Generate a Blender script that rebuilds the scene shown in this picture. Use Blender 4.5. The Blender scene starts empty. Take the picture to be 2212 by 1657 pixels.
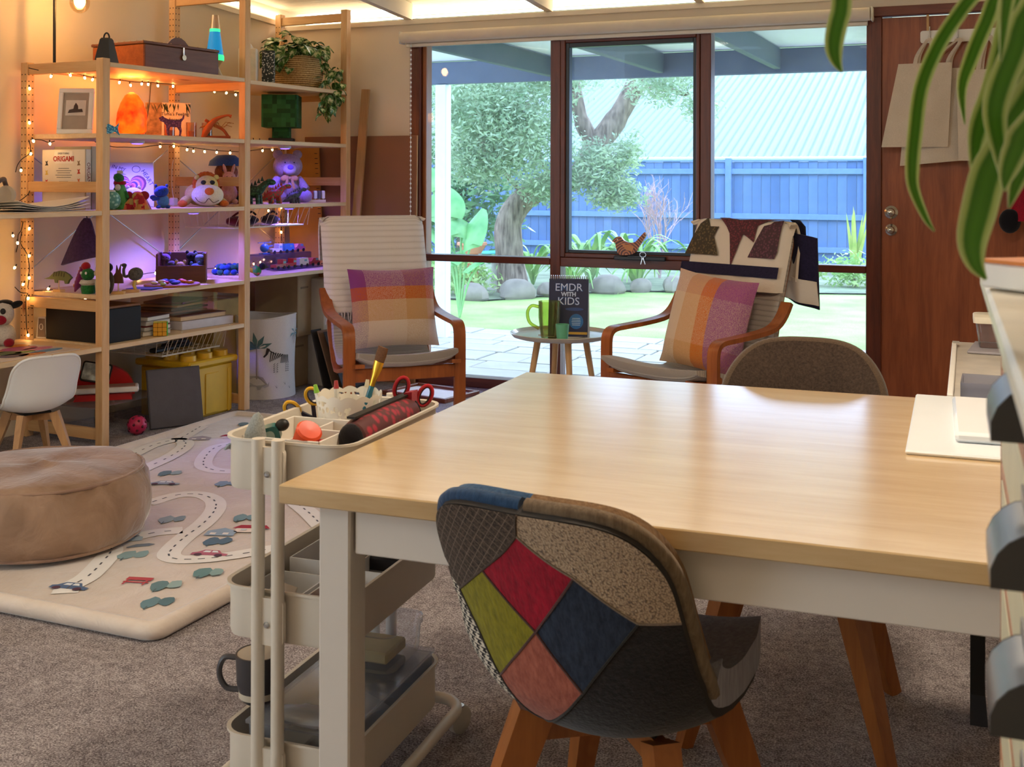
import bpy, bmesh, math, random
from mathutils import Vector, Matrix, Euler
R = math.radians
random.seed(7)
sc = bpy.context.scene
C = sc.collection

# ------------------------------------------------------------------ camera
cam_d = bpy.data.cameras.new('camera')
cam = bpy.data.objects.new('camera', cam_d); C.objects.link(cam)
cam.location = (0, 0, 1.24)
cam.rotation_euler = (R(90), R(-0.15), R(23))
cam_d.sensor_width = 36; cam_d.lens = 36 * 2500 / 2212
cam_d.shift_y = -(828.5 - 386) / 2212
cam_d.clip_start = 0.05; cam_d.clip_end = 200
cam_d.dof.use_dof = True; cam_d.dof.focus_distance = 4.2; cam_d.dof.aperture_fstop = 14
sc.camera = cam

# ------------------------------------------------------------------ world: bright overcast sky
w = bpy.data.worlds.new('overcast_sky'); sc.world = w; w.use_nodes = True
bg = w.node_tree.nodes['Background']
bg.inputs[0].default_value = (0.74, 0.88, 1.0, 1); bg.inputs[1].default_value = 4.6

# soft, high sun behind thin cloud, over the garden
sd = bpy.data.lights.new('sun', 'SUN'); sd.energy = 3.2; sd.angle = R(26); sd.color = (1, .96, .88)
so = bpy.data.objects.new('sun', sd); C.objects.link(so)
so.rotation_euler = Euler((R(-61), 0, R(-8)))

# window portal guides sky light into the room
pd = bpy.data.lights.new('window_portal', 'AREA'); pd.shape = 'RECTANGLE'; pd.size = 2.6; pd.size_y = 2.0
pd.cycles.is_portal = True
po = bpy.data.objects.new('window_portal', pd); C.objects.link(po)
po.location = (-1.99, 6.36, 1.06); po.rotation_euler = (R(-90), 0, 0)

sc.view_settings.view_transform = 'Standard'; sc.view_settings.look = 'None'
sc.view_settings.exposure = 0.38; sc.view_settings.gamma = 1.0
sc.view_settings.use_curve_mapping = False
cy = sc.cycles
cy.use_denoising = True
cy.max_bounces = 8; cy.diffuse_bounces = 4; cy.glossy_bounces = 3; cy.transmission_bounces = 6; cy.transparent_max_bounces = 16
cy.sample_clamp_indirect = 4.0; cy.caustics_reflective = False; cy.caustics_refractive = False

# ------------------------------------------------------------------ helpers
def lin(c):
    return tuple(((x / 12.92) if x <= .04045 else ((x + .055) / 1.055) ** 2.4) for x in c)
def hexc(h):
    return lin(tuple(int(h[i:i + 2], 16) / 255 for i in (0, 2, 4)))
class MB:
    def __init__(s): s.v = []; s.f = []; s.uv = None
    def add(s, v, f, T=None):
        o = len(s.v)
        s.v += [tuple(T @ Vector(p)) if T is not None else tuple(p) for p in v]
        s.f += [tuple(i + o for i in q) for q in f]
        return s
    def box(s, c, d, bev=0.0, T=None, rot=None):
        hx, hy, hz = d[0] / 2, d[1] / 2, d[2] / 2
        M = Matrix.Translation(c)
        if rot is not None: M = M @ Euler(tuple(R(a) for a in rot)).to_matrix().to_4x4()
        if T is not None: M = T @ M
        if bev <= 0:
            v = [(x * hx, y * hy, z * hz) for z in (-1, 1) for y in (-1, 1) for x in (-1, 1)]
            f = [(0, 2, 3, 1), (4, 5, 7, 6), (0, 1, 5, 4), (2, 6, 7, 3), (0, 4, 6, 2), (1, 3, 7, 5)]
            return s.add(v, f, M)
        b = min(bev, hx * .95, hy * .95, hz * .95)
        v = []; ix = {}
        for x in (-1, 1):
            for y in (-1, 1):
                for z in (-1, 1):
                    for k in range(3):
                        ix[(x, y, z, k)] = len(v)
                        p = [x * (hx - b), y * (hy - b), z * (hz - b)]
                        p[k] = (x * hx, y * hy, z * hz)[k]
                        v.append(tuple(p))
        f = []
        def q(*t): f.append(tuple(ix[a] for a in t))
        for g in (-1, 1):
            o = [(-1, -1), (1, -1), (1, 1), (-1, 1)]
            if g < 0: o = o[::-1]
            q(*[(g, a, c2, 0) for a, c2 in o])
            q(*[(c2, g, a, 1) for a, c2 in o])
            q(*[(a, c2, g, 2) for a, c2 in o])
        for a in (-1, 1):
            for c2 in (-1, 1):
                e = [(a, c2, -1, 0), (a, c2, 1, 0), (a, c2, 1, 1), (a, c2, -1, 1)]
                q(*(e if a * c2 < 0 else e[::-1]))
                e = [(-1, a, c2, 1), (1, a, c2, 1), (1, a, c2, 2), (-1, a, c2, 2)]
                q(*(e if a * c2 < 0 else e[::-1]))
                e = [(c2, -1, a, 2), (c2, 1, a, 2), (c2, 1, a, 0), (c2, -1, a, 0)]
                q(*(e if a * c2 < 0 else e[::-1]))
                for z in (-1, 1):
                    t = [(a, c2, z, 0), (a, c2, z, 1), (a, c2, z, 2)]
                    q(*(t if a * c2 * z > 0 else t[::-1]))
        return s.add(v, f, M)
    def ring_surf(s, rings, caps=True, closed=False):
        n = len(rings[0]); v = [p for r in rings for p in r]; f = []
        m = len(rings)
        for i in range(m if closed else m - 1):
            a, b = i * n, ((i + 1) % m) * n
            for j in range(n):
                k = (j + 1) % n
                f.append((a + j, a + k, b + k, b + j))
        if caps and not closed:
            f.append(tuple(range(n))[::-1]); f.append(tuple((m - 1) * n + j for j in range(n)))
        return s.add(v, f)
    def tube(s, pts, r, n=8, closed=False, caps=True):
        pts = [Vector(p) for p in pts]; m = len(pts); rings = []
        rr = r if isinstance(r, (list, tuple)) else [r] * m
        up = None
        for i, p in enumerate(pts):
            if closed: t = pts[(i + 1) % m] - pts[i - 1]
            else: t = pts[min(i + 1, m - 1)] - pts[max(i - 1, 0)]
            if t.length < 1e-9: t = Vector((0, 0, 1))
            t.normalize()
            if up is None:
                up = Vector((0, 0, 1)) if abs(t.z) < .9 else Vector((1, 0, 0))
            a = (up - t * up.dot(t))
            if a.length < 1e-6: a = t.orthogonal()
            a.normalize(); up = a
            b = t.cross(a)
            rings.append([tuple(p + (a * math.cos(2 * math.pi * j / n) + b * math.sin(2 * math.pi * j / n)) * rr[i]) for j in range(n)])
        return s.ring_surf(rings, caps, closed)
    def cyl(s, p0, p1, r0, r1=None, n=16):
        return s.tube([p0, p1], [r0, r1 if r1 is not None else r0], n)
    def bar(s, pts, w, t, side=(1, 0, 0), closed=False):
        """rectangular-section ribbon: w along side, t across"""
        pts = [Vector(p) for p in pts]; side = Vector(side).normalized(); m = len(pts); rings = []
        ww = w if isinstance(w, (list, tuple)) else [w] * m
        for i, p in enumerate(pts):
            d = (pts[(i + 1) % m] - pts[i - 1]) if closed else pts[min(i + 1, m - 1)] - pts[max(i - 1, 0)]
            d.normalize(); nn = d.cross(side).normalized()
            a = side * ww[i] / 2; b = nn * t / 2
            rings.append([tuple(p - a - b), tuple(p + a - b), tuple(p + a + b), tuple(p - a + b)])
        return s.ring_surf(rings, True, closed)
    def lathe(s, prof, n=24, c=(0, 0, 0), T=None, sx=1, sy=1):
        rings = [[(c[0] + r * sx * math.cos(2 * math.pi * j / n), c[1] + r * sy * math.sin(2 * math.pi * j / n), c[2] + z) for j in range(n)] for r, z in prof]
        if T is not None: rings = [[tuple(T @ Vector(p)) for p in r] for r in rings]
        return s.ring_surf(rings, True)
    def ell(s, c, r, rot=None, n=14, m=9):
        M = Matrix.Translation(c)
        if rot is not None: M = M @ Euler(tuple(R(a) for a in rot)).to_matrix().to_4x4()
        v = [M @ Vector((0, 0, -r[2]))]; f = []
        for i in range(1, m):
            th = math.pi * i / m - math.pi / 2
            for j in range(n):
                a = 2 * math.pi * j / n
                v.append(M @ Vector((r[0] * math.cos(th) * math.cos(a), r[1] * math.cos(th) * math.sin(a), r[2] * math.sin(th))))
        v.append(M @ Vector((0, 0, r[2])))
        for j in range(n): f.append((0, 1 + (j + 1) % n, 1 + j))
        for i in range(m - 2):
            for j in range(n):
                a = 1 + i * n; b = a + n; k = (j + 1) % n
                f.append((a + j, a + k, b + k, b + j))
        t = len(v) - 1; a = 1 + (m - 2) * n
        for j in range(n): f.append((t, a + j, a + (j + 1) % n))
        return s.add([tuple(p) for p in v], f)
    def prism(s, out, t, T=None):
        """outline in local XZ, thickness t along Y"""
        n = len(out)
        v = [(x, -t / 2, z) for x, z in out] + [(x, t / 2, z) for x, z in out]
        f = [tuple(range(n)), tuple(range(2 * n - 1, n - 1, -1))] + [(j, j + n, (j + 1) % n + n, (j + 1) % n) for j in range(n)]
        return s.add(v, f, T)
    def grid(s, fn, nu, nv, uv=True):
        """fn(u,v) in 0..1 -> point"""
        o = len(s.v)
        if uv and s.uv is None: s.uv = {}
        for j in range(nv + 1):
            for i in range(nu + 1):
                s.v.append(tuple(fn(i / nu, j / nv)))
                if uv: s.uv[len(s.v) - 1] = (i / nu, j / nv)
        for j in range(nv):
            for i in range(nu):
                a = o + j * (nu + 1) + i
                s.f.append((a, a + 1, a + nu + 2, a + nu + 1))
        return s
    def sheet(s, fn, nu, nv, t):
        """solid sheet: grid plus an offset copy, closed round the border"""
        P = [[Vector(fn(i / nu, j / nv)) for i in range(nu + 1)] for j in range(nv + 1)]
        o = len(s.v)
        if s.uv is None: s.uv = {}
        N = []
        for j in range(nv + 1):
            row = []
            for i in range(nu + 1):
                a = P[j][min(i + 1, nu)] - P[j][max(i - 1, 0)]; b = P[min(j + 1, nv)][i] - P[max(j - 1, 0)][i]
                c = a.cross(b)
                row.append(c.normalized() if c.length > 1e-12 else Vector((0, 0, 1)))
            N.append(row)
        for k in (0, 1):
            for j in range(nv + 1):
                for i in range(nu + 1):
                    tt = t(i / nu, j / nv) if callable(t) else t
                    s.v.append(tuple(P[j][i] - (N[j][i] * tt if k else Vector()))); s.uv[len(s.v) - 1] = (i / nu, j / nv)
        L = (nu + 1) * (nv + 1)
        for j in range(nv):
            for i in range(nu):
                a = o + j * (nu + 1) + i; q = (a, a + 1, a + nu + 2, a + nu + 1)
                s.f.append(q); s.f.append(tuple(x + L for x in q[::-1]))
        bd = [o + i for i in range(nu + 1)] + [o + j * (nu + 1) + nu for j in range(1, nv + 1)] + [o + nv * (nu + 1) + i for i in range(nu - 1, -1, -1)] + [o + j * (nu + 1) for j in range(nv - 1, 0, -1)]
        for k in range(len(bd)):
            a, b = bd[k], bd[(k + 1) % len(bd)]
            s.f.append((b, a, a + L, b + L))
        return s
    def mesh(s, name, smooth=40):
        me = bpy.data.meshes.new(name)
        me.from_pydata(s.v, [], s.f); me.update()
        if s.uv:
            l = me.uv_layers.new(name='UVMap')
            for lp in me.loops: l.data[lp.index].uv = s.uv.get(lp.vertex_index, (0, 0))
        if smooth:
            me.polygons.foreach_set('use_smooth', [True] * len(me.polygons))
            me.set_sharp_from_angle(angle=R(smooth))
        return me
    def build(s, name, mat, parent=None, loc=(0, 0, 0), rot=(0, 0, 0), smooth=40):
        return ob(name, s.mesh(name, smooth), mat, parent, loc, rot)
def ob(name, me, mat, parent=None, loc=(0, 0, 0), rot=(0, 0, 0)):
    if mat is not None and not me.materials: me.materials.append(mat)
    o = bpy.data.objects.new(name, me); C.objects.link(o)
    o.parent = parent; o.location = loc; o.rotation_euler = tuple(R(a) for a in rot)
    return o
def tag(o, label, cat, group=None):
    o['label'] = label; o['category'] = cat
    if group: o['group'] = group
    return o
def thing(name, label, cat, loc=(0, 0, 0), rotz=0, group=None, rot=None):
    o = bpy.data.objects.new(name, None); C.objects.link(o); o.empty_display_size = .05
    o.location = loc; o.rotation_euler = tuple(R(a) for a in rot) if rot else (0, 0, R(rotz))
    return tag(o, label, cat, group)
def struct(o): o['kind'] = 'structure'; return o
def stuff(o): o['kind'] = 'stuff'; return o
def text(name, txt, size, mat, parent, loc, rot=(90, 0, 0), ext=.0006, align='CENTER', bold=0.0):
    cu = bpy.data.curves.new(name, 'FONT'); cu.body = txt; cu.size = size; cu.extrude = ext; cu.align_x = align; cu.align_y = 'CENTER'
    cu.offset = bold; cu.resolution_u = 3
    o = bpy.data.objects.new(name + '_tmp', cu); C.objects.link(o)
    me = bpy.data.meshes.new_from_object(o.evaluated_get(bpy.context.evaluated_depsgraph_get()))
    bpy.data.objects.remove(o)
    me.name = name
    me.materials.clear()
    return ob(name, me, mat, parent, loc, rot)

# ------------------------------------------------------------------ materials
class NT:
    def __init__(s, name):
        s.m = bpy.data.materials.new(name); s.m.use_nodes = True; s.t = s.m.node_tree; s.n = s.t.nodes
        s.b = s.n['Principled BSDF']; s.out = s.n['Material Output']
    def node(s, typ, **kw):
        x = s.n.new(typ)
        for k, v in kw.items():
            if k.startswith('i_'):
                kk = k[2:]
                x.inputs[int(kk) if kk.isdigit() else kk.replace('_', ' ')].default_value = v
            else: setattr(x, k, v)
        return x
    def link(s, a, b): s.t.links.new(a, b)
    def coords(s, kind='Object', scale=(1, 1, 1), rot=(0, 0, 0)):
        tc = s.node('ShaderNodeTexCoord'); mp = s.node('ShaderNodeMapping')
        mp.inputs['Scale'].default_value = scale; mp.inputs['Rotation'].default_value = rot
        s.link(tc.outputs[kind], mp.inputs['Vector']); return mp.outputs['Vector']
    def noise(s, vec, scale, detail=3, rough=.5, dist=0):
        x = s.node('ShaderNodeTexNoise'); s.link(vec, x.inputs['Vector'])
        x.inputs['Scale'].default_value = scale; x.inputs['Detail'].default_value = detail
        x.inputs['Roughness'].default_value = rough; x.inputs['Distortion'].default_value = dist
        return x.outputs[0]
    def ramp(s, fac, stops, interp='LINEAR'):
        x = s.node('ShaderNodeValToRGB'); x.color_ramp.interpolation = interp
        e = x.color_ramp.elements
        while len(e) < len(stops): e.new(.5)
        for k, (p, c) in enumerate(stops): e[k].position = p; e[k].color = (*c, 1) if len(c) == 3 else c
        s.link(fac, x.inputs[0]); return x.outputs[0]
    def mix(s, fac, a, b, blend='MIX'):
        x = s.node('ShaderNodeMix', data_type='RGBA', blend_type=blend)
        for sock, val in ((x.inputs[0], fac), (x.inputs[6], a), (x.inputs[7], b)):
            if hasattr(val, 'is_output'): s.link(val, sock)
            else: sock.default_value = val if isinstance(val, float) or isinstance(val, int) else (*val, 1)
        return x.outputs[2]
    def math(s, op, a, b=None, clamp=False):
        x = s.node('ShaderNodeMath', operation=op, use_clamp=clamp)
        for k, val in enumerate((a, b)):
            if val is None: continue
            if hasattr(val, 'is_output'): s.link(val, x.inputs[k])
            else: x.inputs[k].default_value = val
        return x.outputs[0]
    def bump(s, h, strength, dist=.01):
        x = s.node('ShaderNodeBump'); x.inputs['Strength'].default_value = strength; x.inputs['Distance'].default_value = dist
        s.link(h, x.inputs['Height']); s.link(x.outputs[0], s.b.inputs['Normal'])
    def col(s, c):
        if hasattr(c, 'is_output'): s.link(c, s.b.inputs['Base Color'])
        else: s.b.inputs['Base Color'].default_value = (*c, 1)
_mc = {}
def flat(h, rough=.55, metal=0, var=.12, ns=14, bump=0, bs=120, sheen=0, spec=.5, coat=0, emis=0, ecol=None, trans=0):
    """plain material with a little natural colour variation"""
    key = ('flat', h, rough, metal, var, ns, bump, bs, sheen, spec, coat, emis, ecol, trans)
    if key in _mc: return _mc[key]
    t = NT('mat_' + h); c = hexc(h)
    if var:
        v = t.coords('Object'); n = t.noise(v, ns, 3)
        t.col(t.ramp(n, [(.25, tuple(x * (1 - var) for x in c)), (.75, tuple(min(1, x * (1 + var)) for x in c))]))
    else: t.col(c)
    t.b.inputs['Roughness'].default_value = rough; t.b.inputs['Metallic'].default_value = metal
    t.b.inputs['Specular IOR Level'].default_value = spec
    if sheen: t.b.inputs['Sheen Weight'].default_value = sheen
    if coat: t.b.inputs['Coat Weight'].default_value = coat; t.b.inputs['Coat Roughness'].default_value = .15
    if bump: t.bump(t.noise(t.coords('Object'), bs, 2), bump, .004)
    if emis:
        t.b.inputs['Emission Color'].default_value = (*hexc(ecol or h), 1); t.b.inputs['Emission Strength'].default_value = emis
    if trans: t.b.inputs['Transmission Weight'].default_value = trans
    _mc[key] = t.m; return t.m
def wood(h1, h2, axis='Z', scale=1.0, rough=.45, knots=False, coat=0, fine=1.0):
    key = ('wood', h1, h2, axis, scale, rough, knots, coat, fine)
    if key in _mc: return _mc[key]
    t = NT('wood_' + h1 + '_' + axis)
    st = {'X': (1.2, 14, 14), 'Y': (14, 1.2, 14), 'Z': (14, 14, 1.2)}[axis]
    v = t.coords('Object', tuple(a * scale for a in st))
    n = t.noise(v, 2.0, 6, .6, .6)
    n2 = t.noise(v, 9.0 * fine, 3, .6)
    c = t.ramp(t.math('ADD', t.math('MULTIPLY', n, .75), t.math('MULTIPLY', n2, .25)), [(.3, hexc(h1)), (.7, hexc(h2))])
    if knots:
        vo = t.node('ShaderNodeTexVoronoi'); vo.inputs['Scale'].default_value = 3.1
        st2 = {'X': (.45, 1, 1), 'Y': (1, .45, 1), 'Z': (1, 1, .45)}[axis]
        t.link(t.coords('Object', st2), vo.inputs['Vector'])
        k = t.ramp(vo.outputs['Distance'], [(.045, (1, 1, 1)), (.075, (0, 0, 0))])
        c = t.mix(k, c, hexc('8a4a22'))
    t.col(c); t.b.inputs['Roughness'].default_value = rough
    if coat: t.b.inputs['Coat Weight'].default_value = coat; t.b.inputs['Coat Roughness'].default_value = .2
    t.bump(n2, .08, .002)
    _mc[key] = t.m; return t.m
def fabric(h, h2=None, scale=260, bump=.35, rough=.9, sheen=.2, streak=None):
    key = ('fab', h, h2, scale, bump, rough, sheen, streak)
    if key in _mc: return _mc[key]
    t = NT('fabric_' + h); a = hexc(h); b = hexc(h2) if h2 else tuple(x * .62 for x in a)
    v = t.coords('Object', streak or (1, 1, 1))
    n = t.noise(v, scale, 2, .7); n2 = t.noise(t.coords('Object'), 9, 3)
    f = t.math('ADD', t.math('MULTIPLY', n, .8), t.math('MULTIPLY', n2, .25))
    t.col(t.ramp(f, [(.32, b), (.68, a)])); t.b.inputs['Roughness'].default_value = rough
    t.b.inputs['Sheen Weight'].default_value = sheen; t.b.inputs['Specular IOR Level'].default_value = .2
    t.bump(n, bump, .003)
    _mc[key] = t.m; return t.m
def glow(h, strength, h2=None, ns=8):
    key = ('glow', h, strength, h2, ns)
    if key in _mc: return _mc[key]
    t = NT('glow_' + h); c = hexc(h)
    t.col(c); t.b.inputs['Emission Color'].default_value = (*c, 1); t.b.inputs['Emission Strength'].default_value = strength
    if h2:
        t.link(t.ramp(t.noise(t.coords('Object'), ns, 3, .6), [(.35, c), (.65, hexc(h2))]), t.b.inputs['Emission Color'])
    _mc[key] = t.m; return t.m
def clear(h='ffffff', rough=.03, refl=1.0, tint=.9, haze=0.0, noisy=False):
    """thin see-through sheet: tinted transparency plus fresnel reflection (and a little haze)"""
    key = ('clear', h, rough, refl, tint, haze, noisy)
    if key in _mc: return _mc[key]
    t = NT('clear_' + h); c = hexc(h)
    tr = t.node('ShaderNodeBsdfTransparent'); tr.inputs[0].default_value = (*[x * tint for x in c], 1)
    gl = t.node('ShaderNodeBsdfGlossy'); gl.inputs['Roughness'].default_value = rough
    fr = t.node('ShaderNodeFresnel'); fr.inputs[0].default_value = 1.45
    mx = t.node('ShaderNodeMixShader'); t.link(t.math('MULTIPLY', fr.outputs[0], refl), mx.inputs[0])
    t.link(tr.outputs[0], mx.inputs[1]); t.link(gl.outputs[0], mx.inputs[2]); last = mx
    if haze:
        df = t.node('ShaderNodeBsdfDiffuse'); df.inputs[0].default_value = (*c, 1)
        tl = t.node('ShaderNodeBsdfTranslucent'); tl.inputs[0].default_value = (*c, 1)
        ad = t.node('ShaderNodeMixShader'); ad.inputs[0].default_value = .5
        t.link(df.outputs[0], ad.inputs[1]); t.link(tl.outputs[0], ad.inputs[2])
        m2 = t.node('ShaderNodeMixShader')
        if noisy:
            n = t.noise(t.coords('Object'), 3.0, 6, .7, 1.5)
            t.link(t.ramp(n, [(.45, (haze * .3,) * 3), (.8, (haze,) * 3)]), m2.inputs[0])
        else: m2.inputs[0].default_value = haze
        t.link(mx.outputs[0], m2.inputs[1]); t.link(ad.outputs[0], m2.inputs[2]); last = m2
    t.link(last.outputs[0], t.out.inputs[0])
    _mc[key] = t.m; return t.m
def leafmat(h, h2, trans=.3, rough=.45, streak=None):
    key = ('leaf', h, h2, trans, rough, streak)
    if key in _mc: return _mc[key]
    t = NT('leaf_' + h)
    oi = t.node('ShaderNodeObjectInfo')
    n = t.noise(t.coords('Object', streak or (1, 1, 1)), 3.5, 3, .6)
    c = t.ramp(n, [(.3, hexc(h)), (.7, hexc(h2))]); t.col(c)
    t.b.inputs['Roughness'].default_value = rough
    tl = t.node('ShaderNodeBsdfTranslucent'); t.link(c, tl.inputs[0])
    mx = t.node('ShaderNodeMixShader'); mx.inputs[0].default_value = trans
    t.link(t.b.outputs[0], mx.inputs[1]); t.link(tl.outputs[0], mx.inputs[2]); t.link(mx.outputs[0], t.out.inputs[0])
    _mc[key] = t.m; return t.m
def stripes(name, ustops, vstops, rough=.92, weave=300, lo=.2, hi=.8):
    """woven plaid: colour bands across the cloth crossed by bands along it"""
    t = NT(name)
    tc = t.node('ShaderNodeTexCoord'); sp = t.node('ShaderNodeSeparateXYZ'); t.link(tc.outputs['UV'], sp.inputs[0])
    a = t.ramp(sp.outputs[0], [(p, hexc(c)) for p, c in ustops], 'CONSTANT')
    b = t.ramp(sp.outputs[1], [(p, hexc(c)) for p, c in vstops], 'CONSTANT')
    n = t.noise(t.coords('Object'), weave, 2, .7)
    f = t.ramp(n, [(.42, (lo,) * 3), (.58, (hi,) * 3)])
    c = t.mix(f, a, b); t.col(c)
    t.b.inputs['Roughness'].default_value = rough; t.b.inputs['Sheen Weight'].default_value = .3; t.b.inputs['Specular IOR Level'].default_value = .15
    t.bump(n, .3, .003)
    return t.m
def bez(p0, p1, p2, p3, n=10):
    out = []
    for i in range(n + 1):
        t = i / n; a = (1 - t)
        out.append(tuple(a ** 3 * p0[k] + 3 * a * a * t * p1[k] + 3 * a * t * t * p2[k] + t ** 3 * p3[k] for k in range(len(p0))))
    return out
def smoothpath(pts, n=6):
    """Catmull-Rom through pts"""
    P = [Vector(p) for p in pts]; out = []
    for i in range(len(P) - 1):
        a = P[i - 1] if i else P[0] * 2 - P[1]; b, c = P[i], P[i + 1]; d = P[i + 2] if i + 2 < len(P) else P[-1] * 2 - P[-2]
        for k in range(n):
            t = k / n
            out.append(tuple(.5 * ((2 * b) + (c - a) * t + (2 * a - 5 * b + 4 * c - d) * t * t + (3 * b - a - 3 * c + d) * t ** 3)))
    out.append(tuple(P[-1])); return out
def roundrect(w, h, r, n=5):
    out = []
    for cx, cz, a0 in ((w / 2 - r, h / 2 - r, 0), (-w / 2 + r, h / 2 - r, 90), (-w / 2 + r, -h / 2 + r, 180), (w / 2 - r, -h / 2 + r, 270)):
        for k in range(n + 1):
            a = R(a0 + 90 * k / n); out.append((cx + r * math.cos(a), cz + r * math.sin(a)))
    return out
# shelf-local frame: x out of the wall into the room, y along the wall towards the window
SO = Vector((-3.806, 4.168, 0)); SR = -4.39
SM = Matrix.Translation(SO) @ Matrix.Rotation(R(SR), 4, 'Z')
def sh(x, y, z): return tuple(SM @ Vector((x, y, z)))
# ================================================================== THE ROOM
WY = 6.25
def carpet():
    t = NT('carpet'); v = t.coords('Object')
    n = t.noise(v, 210, 3, .8); n2 = t.noise(v, 5, 4, .6); n3 = t.noise(v, 40, 3, .7, .6)
    f = t.math('ADD', t.math('MULTIPLY', n, .70), t.math('ADD', t.math('MULTIPLY', n2, .10), t.math('MULTIPLY', n3, .20)))
    t.col(t.ramp(f, [(.40, hexc('564a48')), (.5, hexc('a89998')), (.60, hexc('eae2e0'))]))
    t.b.inputs['Roughness'].default_value = 1; t.b.inputs['Specular IOR Level'].default_value = .05; t.b.inputs['Sheen Weight'].default_value = .15
    t.bump(f, 1.0, .012); return t.m
fl = MB().box((-1.45, 2.0, -.03), (6.4, 8.6, .06)).build('floor', carpet(), smooth=0); struct(fl)
def paint(h, name):
    t = NT(name); v = t.coords('Object'); n = t.noise(v, 2.5, 3)
    c = hexc(h); t.col(t.ramp(n, [(.3, tuple(x * .95 for x in c)), (.7, c)])); t.b.inputs['Roughness'].default_value = .75
    return t.m
wallm = paint('ebdcc6', 'wall_paint')
wl = MB().box((-.63, -1.2, 1.45), (.1, 6.9, 2.9)).build('wall_left', wallm, loc=SO, rot=(0, 0, SR), smooth=0); struct(wl)
wb = MB()
wb.box((-3.93, WY + .06, 1.1), (1.20, .12, 2.21)); wb.box((-.77, WY + .06, 2.15), (5.12, .12, .11)); wb.box((1.06, WY + .06, 1.05), (1.46, .12, 2.1))
wbo = wb.build('wall_back', wallm, smooth=0); struct(wbo)
wr = MB().box((1.75, 2.0, 1.45), (.1, 8.6, 2.9)).build('wall_right', wallm, smooth=0); struct(wr)
wf = MB().box((-1.45, -2.25, 1.45), (6.4, .1, 2.9)).build('wall_front', wallm, smooth=0); struct(wf)
# raked ceiling with shallow wavy board texture
def ceilm():
    t = NT('ceiling_board'); v = t.coords('Object', (1, 5, 1))
    wv = t.noise(v, 6, 4, .55, 1.2); t.col(hexc('f6ecd9')); t.b.inputs['Roughness'].default_value = .7
    t.bump(wv, .5, .02); return t.m
SL = .075
ce = MB()
ce.add([(-4.75, 6.37, 2.30), (1.8, 6.37, 2.30), (1.8, -2.3, 2.30 + 8.67 * SL), (-4.75, -2.3, 2.30 + 8.67 * SL)] + [(-4.75, 6.37, 2.36), (1.8, 6.37, 2.36), (1.8, -2.3, 2.36 + 8.67 * SL), (-4.75, -2.3, 2.36 + 8.67 * SL)],
       [(3, 2, 1, 0), (4, 5, 6, 7), (0, 1, 5, 4), (1, 2, 6, 5), (2, 3, 7, 6), (3, 0, 4, 7)])
struct(ce.build('ceiling', ceilm(), smooth=0))
beamm = paint('efe3cf', 'beam_paint')
for k, x in enumerate((-3.335, -2.42, -1.53, -.63, .27, 1.17)):
    b = MB(); a = 2.206; L = 8.3
    b.add([(x - .022, WY, a), (x + .022, WY, a), (x + .022, WY, 2.305), (x - .022, WY, 2.305), (x - .022, WY - L, a + L * SL), (x + .022, WY - L, a + L * SL), (x + .022, WY - L, 2.305 + L * SL), (x - .022, WY - L, 2.305 + L * SL)],
          [(0, 1, 2, 3), (7, 6, 5, 4), (0, 4, 5, 1), (1, 5, 6, 2), (2, 6, 7, 3), (3, 7, 4, 0)])
    struct(b.build('trim_%d' % (k + 1), beamm, smooth=0))
# LED strips on the wall-top ledges
led = glow('ffe9c4', 11.0)
def led_strip(pts, label, name='led_strip'):
    o = MB().bar(pts, .012, .006, (0, 0, 1)).build(name, led, smooth=0)
    return tag(o, label, 'light strip')
led_strip([(-4.14, WY + .03, 2.225), (1.6, WY + .03, 2.225)], 'long warm white light strip glowing along the top of the window wall')
def wallp(y, z, x=-.565): return sh(x, y, z)
led_strip([wallp(-3.6, 2.30 + (2.05 + 3.6) * SL * .95 - .03), wallp(1.98, 2.262)], 'warm white light strip glowing along the top of the shelving wall')
# cornice ledges the strips sit behind
struct(MB().box((-1.25, WY - .012, 2.190), (5.95, .024, .03), .003).build('trim_7', beamm, smooth=0))
cor = MB()
c0, c1 = wallp(-3.6, 2.59, -.572), wallp(2.02, 2.213, -.572)
cor.bar([c0, c1], .03, .02, (0, 0, 1)); struct(cor.build('trim_8', beamm, smooth=0))
struct(MB().box((-.572, -1.2, .05), (.014, 6.5, .1), .003).build('baseboard_left', beamm, loc=SO, rot=(0, 0, SR), smooth=0))
struct(MB().box((-3.84, WY - .008, .05), (1.0, .014, .1), .003).build('baseboard_back', beamm, smooth=0))

# ------------------------------------------------------------------ window
redw = wood('4a1e10', '7a3820', 'Z', 1.0, .35); redx = wood('4a1e10', '7a3820', 'X', 1.0, .35); lightw = wood('8a4c26', 'b06a38', 'Z', 1, .4)
win = bpy.data.objects.new('window_1', None); C.objects.link(win); struct(win)
def wbox(name, x0, x1, z0, z1, y0=WY - .005, y1=WY + .09, m=None, bev=.004):
    return MB().box(((x0 + x1) / 2, (y0 + y1) / 2, (z0 + z1) / 2), (x1 - x0, y1 - y0, z1 - z0), bev).build(name, m or (redw if z1 - z0 > x1 - x0 else redx), win, smooth=30)
wbox('jamb', -3.33, -3.262, 0, 2.10)
wbox('jamb', -3.262, -3.235, 0, 2.10, WY + .03, WY + .11, lightw)
wbox('jamb', -.655, -.578, 0, 2.13)
wbox('mullion', -2.412, -2.348, 0, 2.10)
wbox('mullion', -1.532, -1.472, 0, 2.10)
wbox('head', -3.262, -.655, 2.06, 2.10)
wbox('sill', -3.262, -.655, 0, .058, WY - .02)
wbox('sill', -3.262, -.655, -.12, 0.0, WY + .01, WY + .16)
wbox('rail', -3.262, -2.412, .742, .782)
wbox('rail', -1.472, -.655, .752, .790)
wbox('rail', -2.348, -1.532, .735, .790)
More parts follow.
